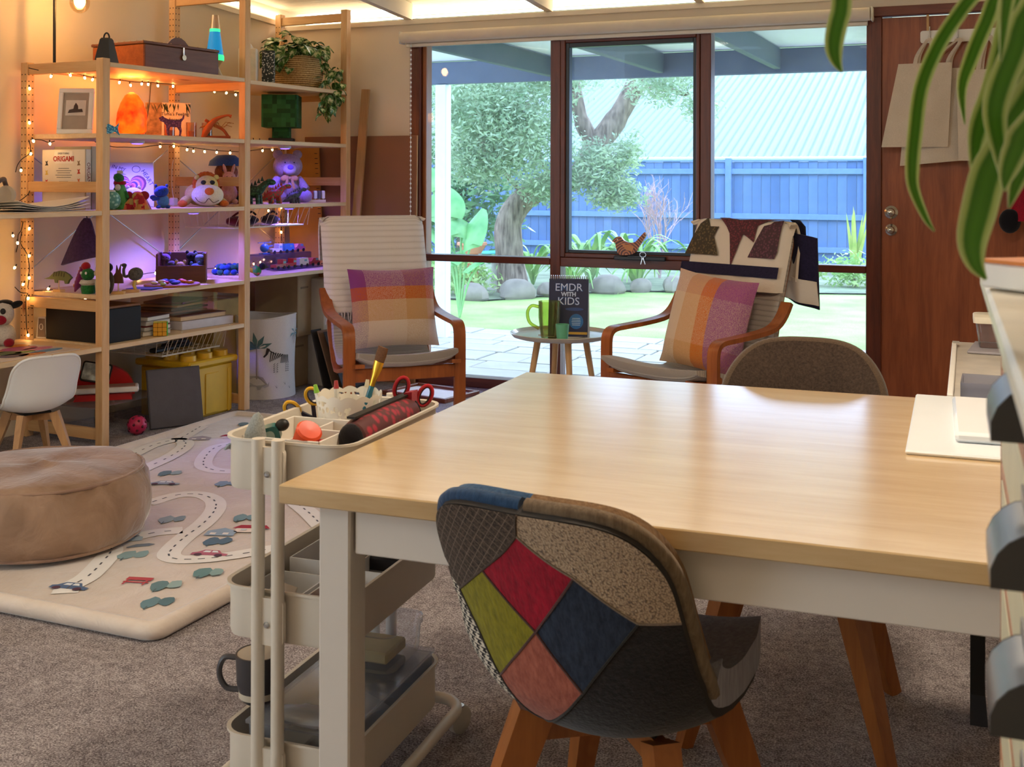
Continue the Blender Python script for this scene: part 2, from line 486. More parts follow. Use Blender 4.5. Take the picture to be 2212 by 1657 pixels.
# opening sash: timber frame with black seals
for a in ((-2.348, -2.318, .79, 2.06), (-1.553, -1.532, .79, 2.06), (-2.318, -1.553, .79, .815), (-2.318, -1.553, 2.02, 2.06)):
    wbox('sash_frame', *a, WY - .012, WY + .06)
blk = flat('15131a', .35, var=.05)
for a in ((-2.318, -2.297, .815, 2.02), (-1.572, -1.553, .815, 2.02), (-2.297, -1.572, .815, .832), (-2.297, -1.572, 1.995, 2.02)):
    wbox('seal', *a, WY + .0, WY + .05, blk, .002)
gl = clear('e6f0ff', 0.0, .22, .97, .09, True)
for x0, x1, z0, z1 in ((-3.235, -2.412, .782, 2.06), (-3.235, -2.412, .058, .742), (-2.297, -1.572, .832, 1.995), (-2.348, -1.532, .058, .735), (-1.472, -.655, .79, 2.06), (-1.472, -.655, .058, .752)):
    MB().box(((x0 + x1) / 2, WY + .045, (z0 + z1) / 2), (x1 - x0 + .01, .004, z1 - z0 + .01)).build('pane', gl, win, smooth=0)
# roller blind
rb = thing('roller_blind', 'cream roller blind rolled up in a round tube above the window', 'blind', (-1.99, WY - .07, 2.09))
cr = flat('e9dcc8', .7, var=.04)
MB().cyl((-1.36, 0, 0), (1.36, 0, 0), .034, n=24).build('roll', cr, rb)
MB().box((0, .03, -.03), (2.69, .003, .05)).build('fabric', cr, rb, smooth=0)
MB().box((0, .03, -.045), (2.69, .016, .022), .004).build('bottom_bar', flat('efe6d6', .5, var=.03), rb)
for s_ in (-1, 1): MB().box((s_ * 1.368, .02, 0), (.012, .075, .075), .006).build('bracket', flat('f2efe8', .4, var=.02), rb)
ch = MB()
for k in range(70): ch.ell((-1.300, .005, -.05 - k * .0277), (.0062, .0062, .0075), n=6, m=4)
ch.tube([(-1.300, .005, -.03), (-1.300, .005, -1.98)], .0016, 4)
stuff(ch.build('bead_chain', flat('fbf9f4', .4, var=0), rb))
# bird ornament, keys and winder on the middle window rail
bd = thing('wooden_bird', 'small striped orange and black wooden bird sitting on window winder', 'ornament', (-1.935, WY - .045, .815), 0)
o_ = smoothpath([(-.085, 0, .075), (-.062, 0, .098), (-.035, 0, .102), (-.012, 0, .08), (.02, 0, .07), (.05, 0, .075), (.075, 0, .10), (.105, 0, .13), (.112, 0, .112), (.10, 0, .09), (.07, 0, .045), (.045, 0, .012), (.0, 0, .0), (-.045, 0, .005), (-.062, 0, .045), (-.066, 0, .066), (-.085, 0, .075)], 4)
def ringwood():
    t = NT('banded_bird'); wv = t.node('ShaderNodeTexWave', wave_type='RINGS', rings_direction='Y'); wv.inputs['Scale'].default_value = 11; wv.inputs['Distortion'].default_value = 3
    t.link(t.coords('Object'), wv.inputs['Vector'])
    t.col(t.ramp(wv.outputs[0], [(.0, hexc('1c0e0a')), (.3, hexc('c05a24')), (.7, hexc('e09a5a')), (.9, hexc('7a3216'))])); t.b.inputs['Roughness'].default_value = .35; return t.m
MB().prism([(p[0], p[2]) for p in o_[:-1]], .022).build('body', ringwood(), bd)
MB().prism([(-.03, .065), (.0, .028), (.035, .022), (.045, .05), (.02, .058), (-.005, .06)], .03).build('wing', flat('d88a4a', .4), bd)
for s_ in (-1, 1): MB().ell((-.052, s_ * .011, .085), (.004, .003, .004), n=8, m=6).build('eye', flat('f4efe4', .3, var=0), bd)
wd = thing('window_winder', 'flat black window winder bar on the sash rail below the wooden bird', 'winder', (-1.865, WY - .03, .79))
MB().box((0, 0, .008), (.30, .03, .026), .006).build('bar', blk, wd)
MB().box((-.02, .0, .018), (.10, .034, .014), .004).build('catch', blk, wd)
ky = thing('key_ring', 'small bunch of silver keys hanging off the black window winder', 'keys', (-1.84, WY - .055, .79))
sil = flat('c9ccd2', .25, 1, .05)
MB().tube([(.018 * math.cos(a / 12 * 6.283), 0, .03 + .014 * math.sin(a / 12 * 6.283)) for a in range(12)], .0018, 6, True).build('ring', sil, ky)
for a in (-20, 15):
    T = Matrix.Translation((0, -.003, .018)) @ Matrix.Rotation(R(a), 4, 'Y')
    MB().prism([(-.004, 0), (.004, 0), (.004, -.012), (.002, -.016), (.002, -.042), (-.002, -.045), (-.002, -.016), (-.004, -.012)], .002, T).build('key', sil, ky, smooth=0)

# ------------------------------------------------------------------ door
dr = bpy.data.objects.new('door_1', None); C.objects.link(dr); struct(dr)
doorm = wood('7c3a1c', 'b06034', 'Z', .8, .35)
MB().box((-.135, WY + .03, 1.04), (.90, .045, 2.07), .002).build('slab', doorm, dr, smooth=0)
MB().box((-.12, WY + .0, 2.105), (1.02, .06, .05), .004).build('frame_head', redx, dr)
MB().box((.355, WY + .0, 1.05), (.06, .06, 2.06), .004).build('frame_jamb', redw, dr)
brs = flat('c9c2b4', .18, 1, .04)
for z, r in ((1.072, .034), (.982, .030)):
    MB().lathe([(0, 0), (r, 0), (r, .006), (r * .8, .010), (r * .62, .014), (r * .66, .034), (r * .55, .05), (r * .2, .056), (0, .056)], 24, T=Matrix.Translation((-.531, WY + .008, z)) @ Matrix.Rotation(R(90), 4, 'X')).build('knob', brs, dr)
# hook rail and tote bags
hr = thing('hook_rail', 'white wooden rail with metal coat hooks fixed across the door', 'hook rail', (-.14, WY - .015, 1.965))
MB().prism(roundrect(.50, .062, .012), .018).build('board', flat('f4efe6', .5, var=.03), hr)
MB().box((-.215, .004, .09), (.012, .004, .12)).build('strap', flat('cfa26a', .5), hr, smooth=0)
for x in (-.205, -.073, .075):
    MB().tube(smoothpath([(x, -.01, .05), (x, -.016, .03), (x, -.014, -.01), (x, -.03, -.028), (x, -.05, -.018), (x, -.052, 0)], 4), .004, 8).build('hook', sil, hr)
calico = fabric('e6d6c0', 'cfbda4', 420, .2, .95, .1)
def tote(name, label, hx, y, tl, tr, bl, br, zt, zb, sag=.0, group=None):
    t = thing(name, label, 'tote bag', (hx, y, zt), 0, group)
    def body(u, v, s_=1):
        xl = tl + (bl - tl) * v; xr = tr + (br - tr) * v
        x = xl + (xr - xl) * u - hx
        z = (zb - zt) * v + sag * (u - .5) * v
        d = .006 + .022 * math.sin(math.pi * u) * (.25 + .75 * v) * (1 - .55 * max(0, v - .8) / .2) + .006 * math.sin(u * 9 + v * 3) * v
        return (x, -d * s_, z)
    MB().sheet(lambda u, v: body(u, v), 14, 12, .002).build('front_panel', calico, t)
    MB().sheet(lambda u, v: body(u, v, -.3), 8, 8, .002).build('back_panel', calico, t)
    w_ = (tr - tl)
    for k, yy in ((0, -.012), (1, .004)):
        a = tl - hx + w_ * (.30 + .05 * k); b = tl - hx + w_ * (.66 + .05 * k)
        h = 1.945 - zt
        MB().bar(smoothpath([(a, yy, -.03), (a * .8, yy, h * .35), (-.012, yy - .02, h * .88), (0, yy - .022, h), (.012, yy - .02, h * .88), (b * .8, yy, h * .35), (b, yy, -.03)], 5), .022, .003, (.93, 0, .3)).build('handle', calico, t)
    return t
tote('tote_bag', 'pale calico tote bag with a dark item showing through, nearest the door knobs', -.345, 6.165, -.490, -.235, -.572, -.255, 1.825, 1.405, .0)
bagd = MB().box((-.02, .004, -.29), (.20, .012, .12), .02)
bagd.build('dark_contents', flat('8d8088', .9), bpy.data.objects['tote_bag'])
tote('tote_bag', 'wrinkled calico tote bag hanging lowest, half hidden behind two other tote bags', -.213, 6.205, -.44, -.17, -.485, -.155, 1.80, 1.325, .03)
tote('tote_bag', 'calico tote bag hung nearest the plant leaves, with small dark print', -.065, 6.165, -.215, .11, -.205, .13, 1.785, 1.335, .0)
rd = thing('red_bag', 'red cloth bag hanging below the calico bags behind the plant', 'bag', (.06, 6.16, 1.04))
MB().sheet(lambda u, v: (-.05 + .2 * u + .02 * math.sin(v * 4), -.03 * math.sin(math.pi * u) - .02 + .01 * math.sin(u * 14), .36 * v), 14, 8, .006).build('body', fabric('a8142c', '7a0c20', 200), rd)
MB().tube(smoothpath([(0, -.02, .36), (.03, -.02, .46), (.06, -.02, .36)], 5), .006, 6).build('cord', fabric('d8d0c8'), rd)
MB().ell((-.03, -.03, .0), (.05, .03, .06)).build('black_pouch', fabric('15131a'), rd)

# ================================================================== OUTSIDE
G = -.15
def lawnm():
    t = NT('lawn'); v = t.coords('Object'); n = t.noise(v, 1.1, 4, .6); n2 = t.noise(v, 60, 3, .7)
    t.col(t.ramp(t.math('ADD', t.math('MULTIPLY', n, .6), t.math('MULTIPLY', n2, .4)), [(.3, hexc('6f9448')), (.5, hexc('9cba66')), (.72, hexc('c8d08a'))]))
    t.b.inputs['Roughness'].default_value = 1; t.bump(n2, .6, .03); return t.m
gr = MB().box((-4, 17.0, G - .05), (34, 15, .1)).build('lawn', lawnm(), smooth=0); struct(gr)
# flagstone paving under the verandah
struct(MB().box((-2.5, 7.95, G - .06), (9, 3.1, .1)).build('paving_bed', flat('6c685e', .95, var=.1), smooth=0))
pv = bpy.data.objects.new('paving', None); C.objects.link(pv); struct(pv)
stone = flat('b2aca0', .85, var=.10, ns=3, bump=.2, bs=40)
yy = 6.42; row = 0; random.seed(3)
while yy < 9.4:
    h = random.choice((.26, .34, .42)); xx = -5.6 + random.random() * .3
    while xx < 1.4:
        w_ = random.choice((.34, .5, .62, .45))
        b = MB().box((0, 0, 0), (w_ - .018, h - .018, .04), .006)
        b.build('flagstone', stone, pv, (xx + w_ / 2, yy + h / 2, G + .0 + random.uniform(-.003, .003)), (0, 0, random.uniform(-.6, .6)), smooth=0)
        xx += w_
    yy += h
# verandah: soffit, rafters, fascia beam, post
dk = flat('5a6478', .6, var=.08)
struct(MB().box((-2.2, 7.75, 2.27), (7.4, 2.7, .03)).build('soffit', flat('eef0f0', .8, var=.02), smooth=0))
vb = thing('verandah_frame', 'dark blue-grey verandah beam and rafters outside the window', 'verandah')
MB().box((-2.2, 9.0, 2.15), (7.4, .06, .19), .006).build('fascia_beam', dk, vb, smooth=0)
for x in (-3.45, -2.52, -1.60, -.66): MB().box((x, 7.72, 2.165), (.055, 2.5, .16), .005).build('rafter', flat('4c565e', .6), vb, smooth=0)
MB().box((-4.47, 9.0, .95), (.105, .105, 2.2), .006).build('post', flat('f2f5f8', .6, var=.03), vb, smooth=0)
# brick pier beside the window
pr = thing('brick_pier', 'narrow red-brown brick pier outside beside the left edge of the window', 'pier', (-3.475, 6.72, 0))
MB().box((-.115, -.14, 1.02), (.20, .38, 2.34)).build('mortar', flat('b9aea0', .95, var=.08), pr, smooth=0)
bm_ = [MB().box((0, 0, 0), (.215, .222, .072), .008).mesh('brick', 0), MB().box((0, 0, 0), (.215, .106, .072), .008).mesh('brick', 0)]
bmat = flat('9a6a54', .9, var=.3, ns=5, bump=.5, bs=60); [m_.materials.append(bmat) for m_ in bm_]
z = -.11; k = 0
while z < 2.15:
    y = -.33
    for n_ in range(2):
        half = (n_ == k % 2); w_ = .106 if half else .222
        ob('brick', bm_[1 if half else 0], None, pr, (-.105, y + w_ / 2, z + .036)); y += w_ + .01
    z += .083; k += 1
# fence
fc = thing('paling_fence', 'blue painted timber paling fence at the back of the garden', 'fence', (-4, 19.2, G))
fm = [flat(h, .8, var=.12, ns=6, bump=.2, bs=30) for h in ('56749f', '5f7ca8', '4f6c98')]
pm = [MB().box((0, 0, .84), (.147, .018, 1.68), .004).mesh('paling', 0) for _ in range(3)]
for m_, q in zip(pm, fm): m_.materials.append(q)
for k in range(72): ob('paling', pm[random.randrange(3)], None, fc, (-7.2 + k * .152, random.uniform(-.004, .004), random.uniform(-.01, .01)))
fr = flat('6a88b4', .8, var=.1)
for z in (.25, .78, 1.52): MB().box((-1.7, -.04, z), (11.2, .05, .09), .004).build('rail', fr, fc, smooth=0)
MB().box((-1.7, -.0, 1.70), (11.2, .09, .03), .004).build('capping', fr, fc, smooth=0)
for x in (-6.2, -3.2, -.21, 2.0): MB().box((x, -.055, .87), (.1, .08, 1.74), .006).build('post', fr, fc, smooth=0)
# neighbour's roof: corrugated sheets
rf = thing('neighbour_roof', 'pale corrugated metal roof of the house behind the blue fence', 'roof', (-5, 20.0, 1.62))
rfm = flat('74827c', .6, var=.03)
N_ = 900
for j in range(6):
    a0, a1 = -9 + j * 3.0, -9 + (j + 1) * 3.0 + .05
    MB().sheet(lambda u, v: (a0 + (a1 - a0) * u, 8.5 * v, 3.1 * v + .024 * math.sin((a0 + (a1 - a0) * u) * 2 * math.pi / .15)), 160, 1, .004).build('roof_sheet', rfm, rf, smooth=60)
MB().box((0, -.06, -.05), (18, .13, .12), .03).build('gutter', flat('b9c8d4', .5), rf, smooth=0)
MB().box((0, .5, -.95), (18, .1, 1.7)).build('house_wall', flat('a8b4c0', .8), rf, smooth=0)

# plants
def leaf_cloud(mb, blobs, size, seed=1):
    rnd = random.Random(seed)
    for (c, r, n) in blobs:
        for _ in range(n):
            while True:
                p = Vector((rnd.uniform(-1, 1), rnd.uniform(-1, 1), rnd.uniform(-1, 1)))
                if p.length < 1: break
            p *= (.45 + .55 * rnd.random())
            p = Vector((c[0] + p.x * r[0], c[1] + p.y * r[1], c[2] + p.z * r[2]))
            a = Vector((rnd.gauss(0, 1), rnd.gauss(0, 1), rnd.gauss(0, .7))).normalized(); b = a.orthogonal().normalized()
            b = Matrix.Rotation(rnd.random() * 6.28, 3, a) @ b
            L = size * rnd.uniform(.6, 1.3); W = L * rnd.uniform(.22, .4)
            mb.add([p - a * L / 2, p + b * W / 2, p + a * L / 2, p - b * W / 2], [(0, 1, 2, 3)])
    return mb
bark = fabric('a08c7c', '4e4038', 22, 1.0, .95, 0, (1, 1, .16))
tr = thing('garden_tree', 'leaning gnarled tree with feathery pale green foliage in the garden', 'tree', (-5.47, 12.9, G))
def tp(x, y, z): return (x + 5.47, y - 12.9, z - G)
trunk = MB().tube(smoothpath([tp(-5.43, 12.88, -.2), tp(-5.47, 12.88, .1), tp(-5.50, 12.87, .40), tp(-5.50, 12.87, .72), tp(-5.33, 12.94, 1.0), tp(-5.03, 13.07, 1.18), tp(-4.74, 13.2, 1.27), tp(-4.56, 13.28, 1.6), tp(-4.32, 13.38, 1.95), tp(-4.09, 13.47, 2.4), tp(-3.9, 13.5, 2.9)], 5), [.24, .22, .2, .19, .185, .18, .175, .17, .17, .17, .17, .17, .17, .17, .165, .16, .16, .16, .155, .155, .15, .15, .15, .15, .15, .15, .15, .15, .15, .15, .15] + [.14] * 10 + [.12] * 10, 12)
trunk.build('trunk', bark, tr)
MB().tube(smoothpath([tp(-4.56, 13.28, 1.66), tp(-4.69, 13.22, 1.92), tp(-4.76, 13.19, 2.23), tp(-4.85, 13.16, 2.7)], 5), [.10] * 6 + [.085] * 10, 10).build('branch', bark, tr)
for pts in ([(-4.75, 13.2, 1.25), (-4.4, 13.1, 1.2), (-4.1, 13.0, 1.4)], [(-5.3, 12.95, 1.0), (-5.6, 12.6, 1.5), (-5.7, 12.3, 2.0)], [(-4.1, 13.45, 2.35), (-3.7, 13.2, 2.3), (-3.3, 12.9, 2.2)], [(-5.0, 13.05, 1.2), (-5.1, 12.6, 1.7), (-5.0, 12.2, 2.1)]):
    MB().tube(smoothpath([tp(*p) for p in pts], 4), .03, 6).build('branch', bark, tr)
fol = leaf_cloud(MB(), [(tp(-5.6, 12.1, 2.1), (.85, .7, .75), 5979), (tp(-5.05, 12.2, 1.75), (.75, .6, .7), 5520), (tp(-5.6, 12.3, 1.45), (.75, .6, .4), 3449), (tp(-4.8, 12.4, 2.5), (.8, .6, .5), 3449), (tp(-4.35, 12.9, 1.35), (.5, .5, .45), 3449), (tp(-4.2, 13.1, 1.05), (.45, .4, .25), 1609), (tp(-4.0, 12.9, 1.55), (.25, .3, .3), 598), (tp(-3.55, 12.8, 2.35), (.65, .4, .35), 1609), (tp(-3.1, 12.7, 2.05), (.3, .3, .25), 459), (tp(-4.9, 12.6, 1.15), (.5, .4, .3), 1609)], .075, 5)
stuff(fol.build('foliage', leafmat('829e7c', 'c0d0ac', .4), tr, smooth=0))
hz = thing('background_shrub', 'tall dense green shrub behind the elephant ear leaves', 'shrub', (-6.9, 14.4, G))
stuff(leaf_cloud(MB(), [((0, 0, 1.2), (1.3, .5, 1.3), 2600), ((.3, .2, 2.4), (1.2, .6, .9), 1500)], .16, 9).build('foliage', leafmat('3f7050', '86b074', .3), hz, smooth=0))
MB().tube([(0, 0, 0), (.05, 0, 1.5)], .06, 8).build('stem', bark, hz)
# bed soil
struct(MB().add([(-12, 12.1, G + .02), (-5.4, 11.9, G + .02), (-4.4, 13.6, G + .02), (-1.5, 14.5, G + .02), (4, 14.6, G + .02), (4, 19.4, G + .02), (-12, 19.4, G + .02)], [(0, 1, 2, 3, 4, 5, 6)]).build('garden_bed', flat('7c8468', 1, var=.4, ns=4), smooth=0))
# rocks
rm = []
for k in range(3):
    q = MB().ell((0, 0, 0), (.24, .17, .15), n=10, m=7)
    q.v = [tuple(c * (1 + .22 * math.sin(9 * p[0] + 5 * p[1] * (k + 1) + 7 * p[2])) for c in p) for p in q.v]
    m_ = q.mesh('rock', 35); m_.materials.append(flat('8c8074', .95, var=.3, ns=5, bump=.5, bs=25)); rm.append(m_)
for k, (x, y) in enumerate([(-5.6, 12.0), (-5.2, 12.35), (-4.95, 12.75), (-4.7, 13.1), (-4.4, 13.45), (-4.1, 13.75), (-3.75, 13.95), (-3.4, 14.1), (-3.0, 14.2), (-2.6, 14.3)]):
    o = ob('rock', rm[k % 3], None, None, (x, y, G + .06), (0, 0, k * 47)); o.scale = (.8 + .2 * math.sin(k * 2.1),) * 3
    tag(o, ('first', 'second', 'third', 'fourth', 'fifth', 'sixth', 'seventh', 'eighth', 'ninth', 'last')[k] + ' grey-brown edging rock beyond the lawn, counted from the white post', 'rock', 'garden bed edging rocks')
# strappy clumps
lm = leafmat('6fb04e', 'd4e89a', .35)
sm_ = []
for k in range(4):
    b = .25 + .16 * k
    pts = [(0, 0, 0), (b * .25, 0, .32), (b * .7, 0, .52), (b * 1.25, 0, .52 - .12 * k)]
    m_ = MB().sheet(lambda u, v: tuple(Vector(smoothpath(pts, 5)[int(v * 15)]) + Vector((0, (u - .5) * .055 * math.sin(math.pi * min(.97, .12 + v * .86)), -.006 * abs(u - .5)))), 2, 15, .003).mesh('leaf', 60)
    m_.materials.append(lm); sm_.append(m_)
for n_, (x, y, s_, lab) in enumerate([(-5.0, 14.4, 1.15, 'strappy green clump left of the bare shrub'), (-4.45, 14.6, 1.25, 'strappy green clump just left of the bare shrub, seen under the bird'), (-5.6, 13.9, .9, 'strappy green clump at the foot of the leaning tree'), (-3.6, 14.9, .85, 'low strappy clump right of the bare shrub behind the quilted armchair'), (-4.2, 13.95, .8, 'strappy clump behind the edging rocks under the middle window'), (-3.3, 14.5, .9, 'broad-leaved strappy clump behind the last edging rocks'), (-4.85, 13.3, .7, 'strappy clump between the edging rocks and the leaning trunk'), (-2.9, 15.4, .8, 'strappy clump in front of the fence near the sword-leaved plant')]):
    t = thing('strappy_plant', lab, 'plant', (x, y, G))
    for q in range(22):
        o = ob('leaf', sm_[q % 4], None, t, (0, 0, 0), (random.uniform(-8, 8), random.uniform(-12, 12), q * 137.5)); o.scale = (s_ * random.uniform(.8, 1.15),) * 3
sw = thing('sword_plant', 'upright yellow-green sword-leaved plant against the fence beside the door frame', 'plant', (-2.05, 18.0, G))
for q in range(9):
    h = 1.05 * random.uniform(.6, 1); a = q * 2.4; d_ = .28 * random.random()
    MB().sheet(lambda u, v: (d_ * v * math.cos(a) + (u - .5) * .09 * (1 - v) ** .7, d_ * v * math.sin(a), h * v), 2, 8, .004).build('leaf', leafmat('a8c850', 'e8e88a', .3), sw)
for n_, (x, y, lab) in enumerate([(-1.75, 15.3, 'leafy low green shrub at the right end of the garden bed'), (-2.6, 15.2, 'leafy low green shrub beside the sword-leaved plant'), (-6.5, 12.9, 'bushy low groundcover behind the white verandah post'), (-5.9, 12.35, 'bushy low groundcover beside the pale pedestal')]):
    t = thing('low_shrub', lab, 'shrub', (x, y, G))
    stuff(leaf_cloud(MB(), [((0, 0, .22), (.6, .4, .3), 900)], .09, 20 + n_).build('foliage', leafmat('7fae58', 'c8dc90', .3), t, smooth=0))
    MB().tube([(0, 0, 0), (0, 0, .25)], .02, 6).build('stem', bark, t)
bs = thing('bare_shrub', 'leafless pinkish shrub with fine twigs in front of the fence', 'shrub', (-4.37, 15.53, G))
tw = MB(); rnd = random.Random(4)
def twig(p, d, L, r, k):
    q = p + d * L; tw.tube([p, (p + q) / 2 + Vector((rnd.gauss(0, .015), rnd.gauss(0, .015), 0)), q], [r, r * .85, r * .7], 5)
    if k:
        for _ in range(3 if k > 1 else 2):
            e = (d + Vector((rnd.gauss(0, .45), rnd.gauss(0, .35), rnd.uniform(-.05, .35)))).normalized(); twig(q if _ else (p + q) / 2, e, L * rnd.uniform(.6, .8), r * .66, k - 1)
for a in (-.35, 0, .3): twig(Vector((0, 0, 0)), Vector((a * .5, 0, 1)).normalized(), .52, .017, 4)
tw.build('branches', flat('c9a8a8', .9, var=.1), bs)
# elephant-ear plant
ee = thing('elephant_ear_plant', 'elephant ear plant with broad pale green leaves beside the white post', 'plant', (-5.0, 10.4, G))
em = leafmat('5fae62', 'a8dc94', .35, .4)
def heart(u, v):
    a = (u - .5) * 2; w_ = .20 * (math.sin(math.pi * min(1, .18 + v * .82)) ** .8); return (a * w_, (v - .5) * .42 + .08 * abs(a) * (v < .2), -.05 * a * a + .03 * math.sin(v * 3))
for (x, z, s_, rx, rz) in ((-.16, 1.13, 1.15, 60, 10), (.17, .88, 1.15, 65, -35), (.02, .92, .8, 50, 60), (-.2, .78, 1.0, 40, 100), (.22, .55, .9, 30, -70), (-.35, 1.4, .9, 60, 40), (-.05, .6, .8, 25, -20)):
    o = MB().sheet(heart, 8, 10, .003).build('leaf', em, ee, (x, 0, z), (rx, 0, rz)); o.scale = (s_,) * 3
    MB().tube(smoothpath([(0, .05, 0), (x * .4, .05, z * .6), (x, .04, z)], 5), .012, 6).build('stalk', flat('8fbf7a', .6), ee)
bb = thing('bird_bath', 'grey stone bird bath pedestal with a teal dish in the garden', 'bird bath', (-5.78, 13.15, G))
MB().lathe([(0, 0), (.14, 0), (.10, .05), (.075, .2), (.07, .32), (.10, .42), (.0, .42)], 16).build('pedestal', flat('b9b2a6', .9, bump=.3, bs=30), bb)
MB().lathe([(.0, .42), (.14, .43), (.23, .47), (.22, .485), (.1, .455), (0, .45)], 20).build('dish', flat('3fb4b4', .4), bb)
pt = thing('terracotta_pot', 'wide terracotta pot standing on a terracotta column in the garden', 'pot', (-5.82, 12.5, G))
MB().lathe([(0, 0), (.075, 0), (.075, .5), (.0, .5)], 16).build('column', flat('c87858', .8), pt)
MB().lathe([(0, .5), (.11, .5), (.165, .60), (.18, .60), (.18, .63), (.15, .63), (.0, .60)], 20).build('bowl', flat('d08868', .8), pt)
# ================================================================== unseen ceiling lamps: one inferred over the table, two added as warm fill
for k, (x, y, e, lab) in enumerate(((-2.6, 1.6, 8, 'unseen round white oyster lamp added as fill above the play mat'), (-.35, 2.3, 24, 'round white oyster lamp on ceiling above the big table'), (-1.3, -.9, 2.5, 'unseen round white oyster lamp added as fill behind the viewpoint'))):
    z = 2.30 + (6.37 - y) * SL
    t = thing('unseen_ceiling_lamp', lab, 'lamp', (x, y, z))
    MB().lathe([(0, -.002), (.19, -.002), (.19, -.03), (.0, -.03)], 28).build('base', flat('f4efe6', .5, var=0), t)
    MB().lathe([(.175, -.03), (.17, -.06), (.13, -.09), (.07, -.105), (0, -.11)], 28).build('dome', glow('ffdcae', 5.0), t)
    ld = bpy.data.lights.new('unseen_ceiling_lamp_light', 'AREA'); ld.shape = 'DISK'; ld.size = .36; ld.energy = e; ld.color = (1, .85, .66)
    lo = bpy.data.objects.new('unseen_ceiling_lamp_light', ld); C.objects.link(lo); lo.parent = t; lo.location = (0, 0, -.118)
# ================================================================== SHELVING
pineZ = wood('d8a068', 'eec894', 'Z', 1.0, .55, True); pineX = wood('d09860', 'e6bc84', 'X', 1.0, .55, True); pineY = wood('e0b888', 'f2d8ae', 'Y', 1.0, .55, True)
shelf = thing('shelving_unit', 'tall open pine shelving unit of ladder frames and boards along the wall', 'shelves', SO, SR)
FR = {'0': (-.98, 1.79), '1': (0, 1.79), '2': (.98, 2.26), '3': (1.90, 2.26)}
hole = flat('3a2414', .9, var=0)
for k, (y, h) in FR.items():
    for x in (-.01, -.51):
        p = MB().box((x, y, h / 2), (.044, .044, h), .002).build('post', pineZ, shelf, smooth=0)
        if x < -.1 and k != '0':
            hm = MB(); z = .1
            while z < h - .05:
                for dx in (-.011, .011):
                    hm.cyl((x + dx, y - .0224, z), (x + dx, y - .0200, z), .0035, n=6)
                hm.cyl((x + .0224, y - .011, z), (x + .0200, y - .011, z), .0035, n=6); hm.cyl((x + .0224, y + .011, z), (x + .0200, y + .011, z), .0035, n=6)
                z += .032
            stuff(hm.build('peg_holes', hole, p, smooth=0))
    for z in {1.79: (1.757, 1.196, .645, .055), 2.26: (2.215, 1.735, 1.22, .645, .055)}[h]:
        MB().box((-.26, y, z), (.46, .026, .050), .002).build('rung', pineX, shelf, smooth=0)
LV = {'A': (.022, .958, (1.762, 1.436, 1.077, .684, .454)), 'B': (1.002, 1.878, (1.755, 1.436, 1.085, .694)), 'C': (-.958, -.022, (1.077, .454))}
for k, (y0, y1, zs) in LV.items():
    for z in zs: MB().box((-.262, (y0 + y1) / 2, z), (.545, y1 - y0, .022), .002).build('shelf', pineY, shelf, smooth=0)
rod = flat('b9b4b4', .35, .9, .05)
for a, b in (((-.54, .02, .775), (-.54, .96, 1.395)), ((-.536, .02, 1.36), (-.536, .96, .795)), ((-.54, 1.0, 1.37), (-.54, 1.88, .85)), ((-.536, 1.0, .81), (-.536, 1.88, 1.37))):
    MB().cyl(a, b, .0035, n=6).build('cross_brace', rod, shelf)
for y, z in ((.08, .81), (.90, 1.36), (.08, 1.33), (.90, .83)): pass

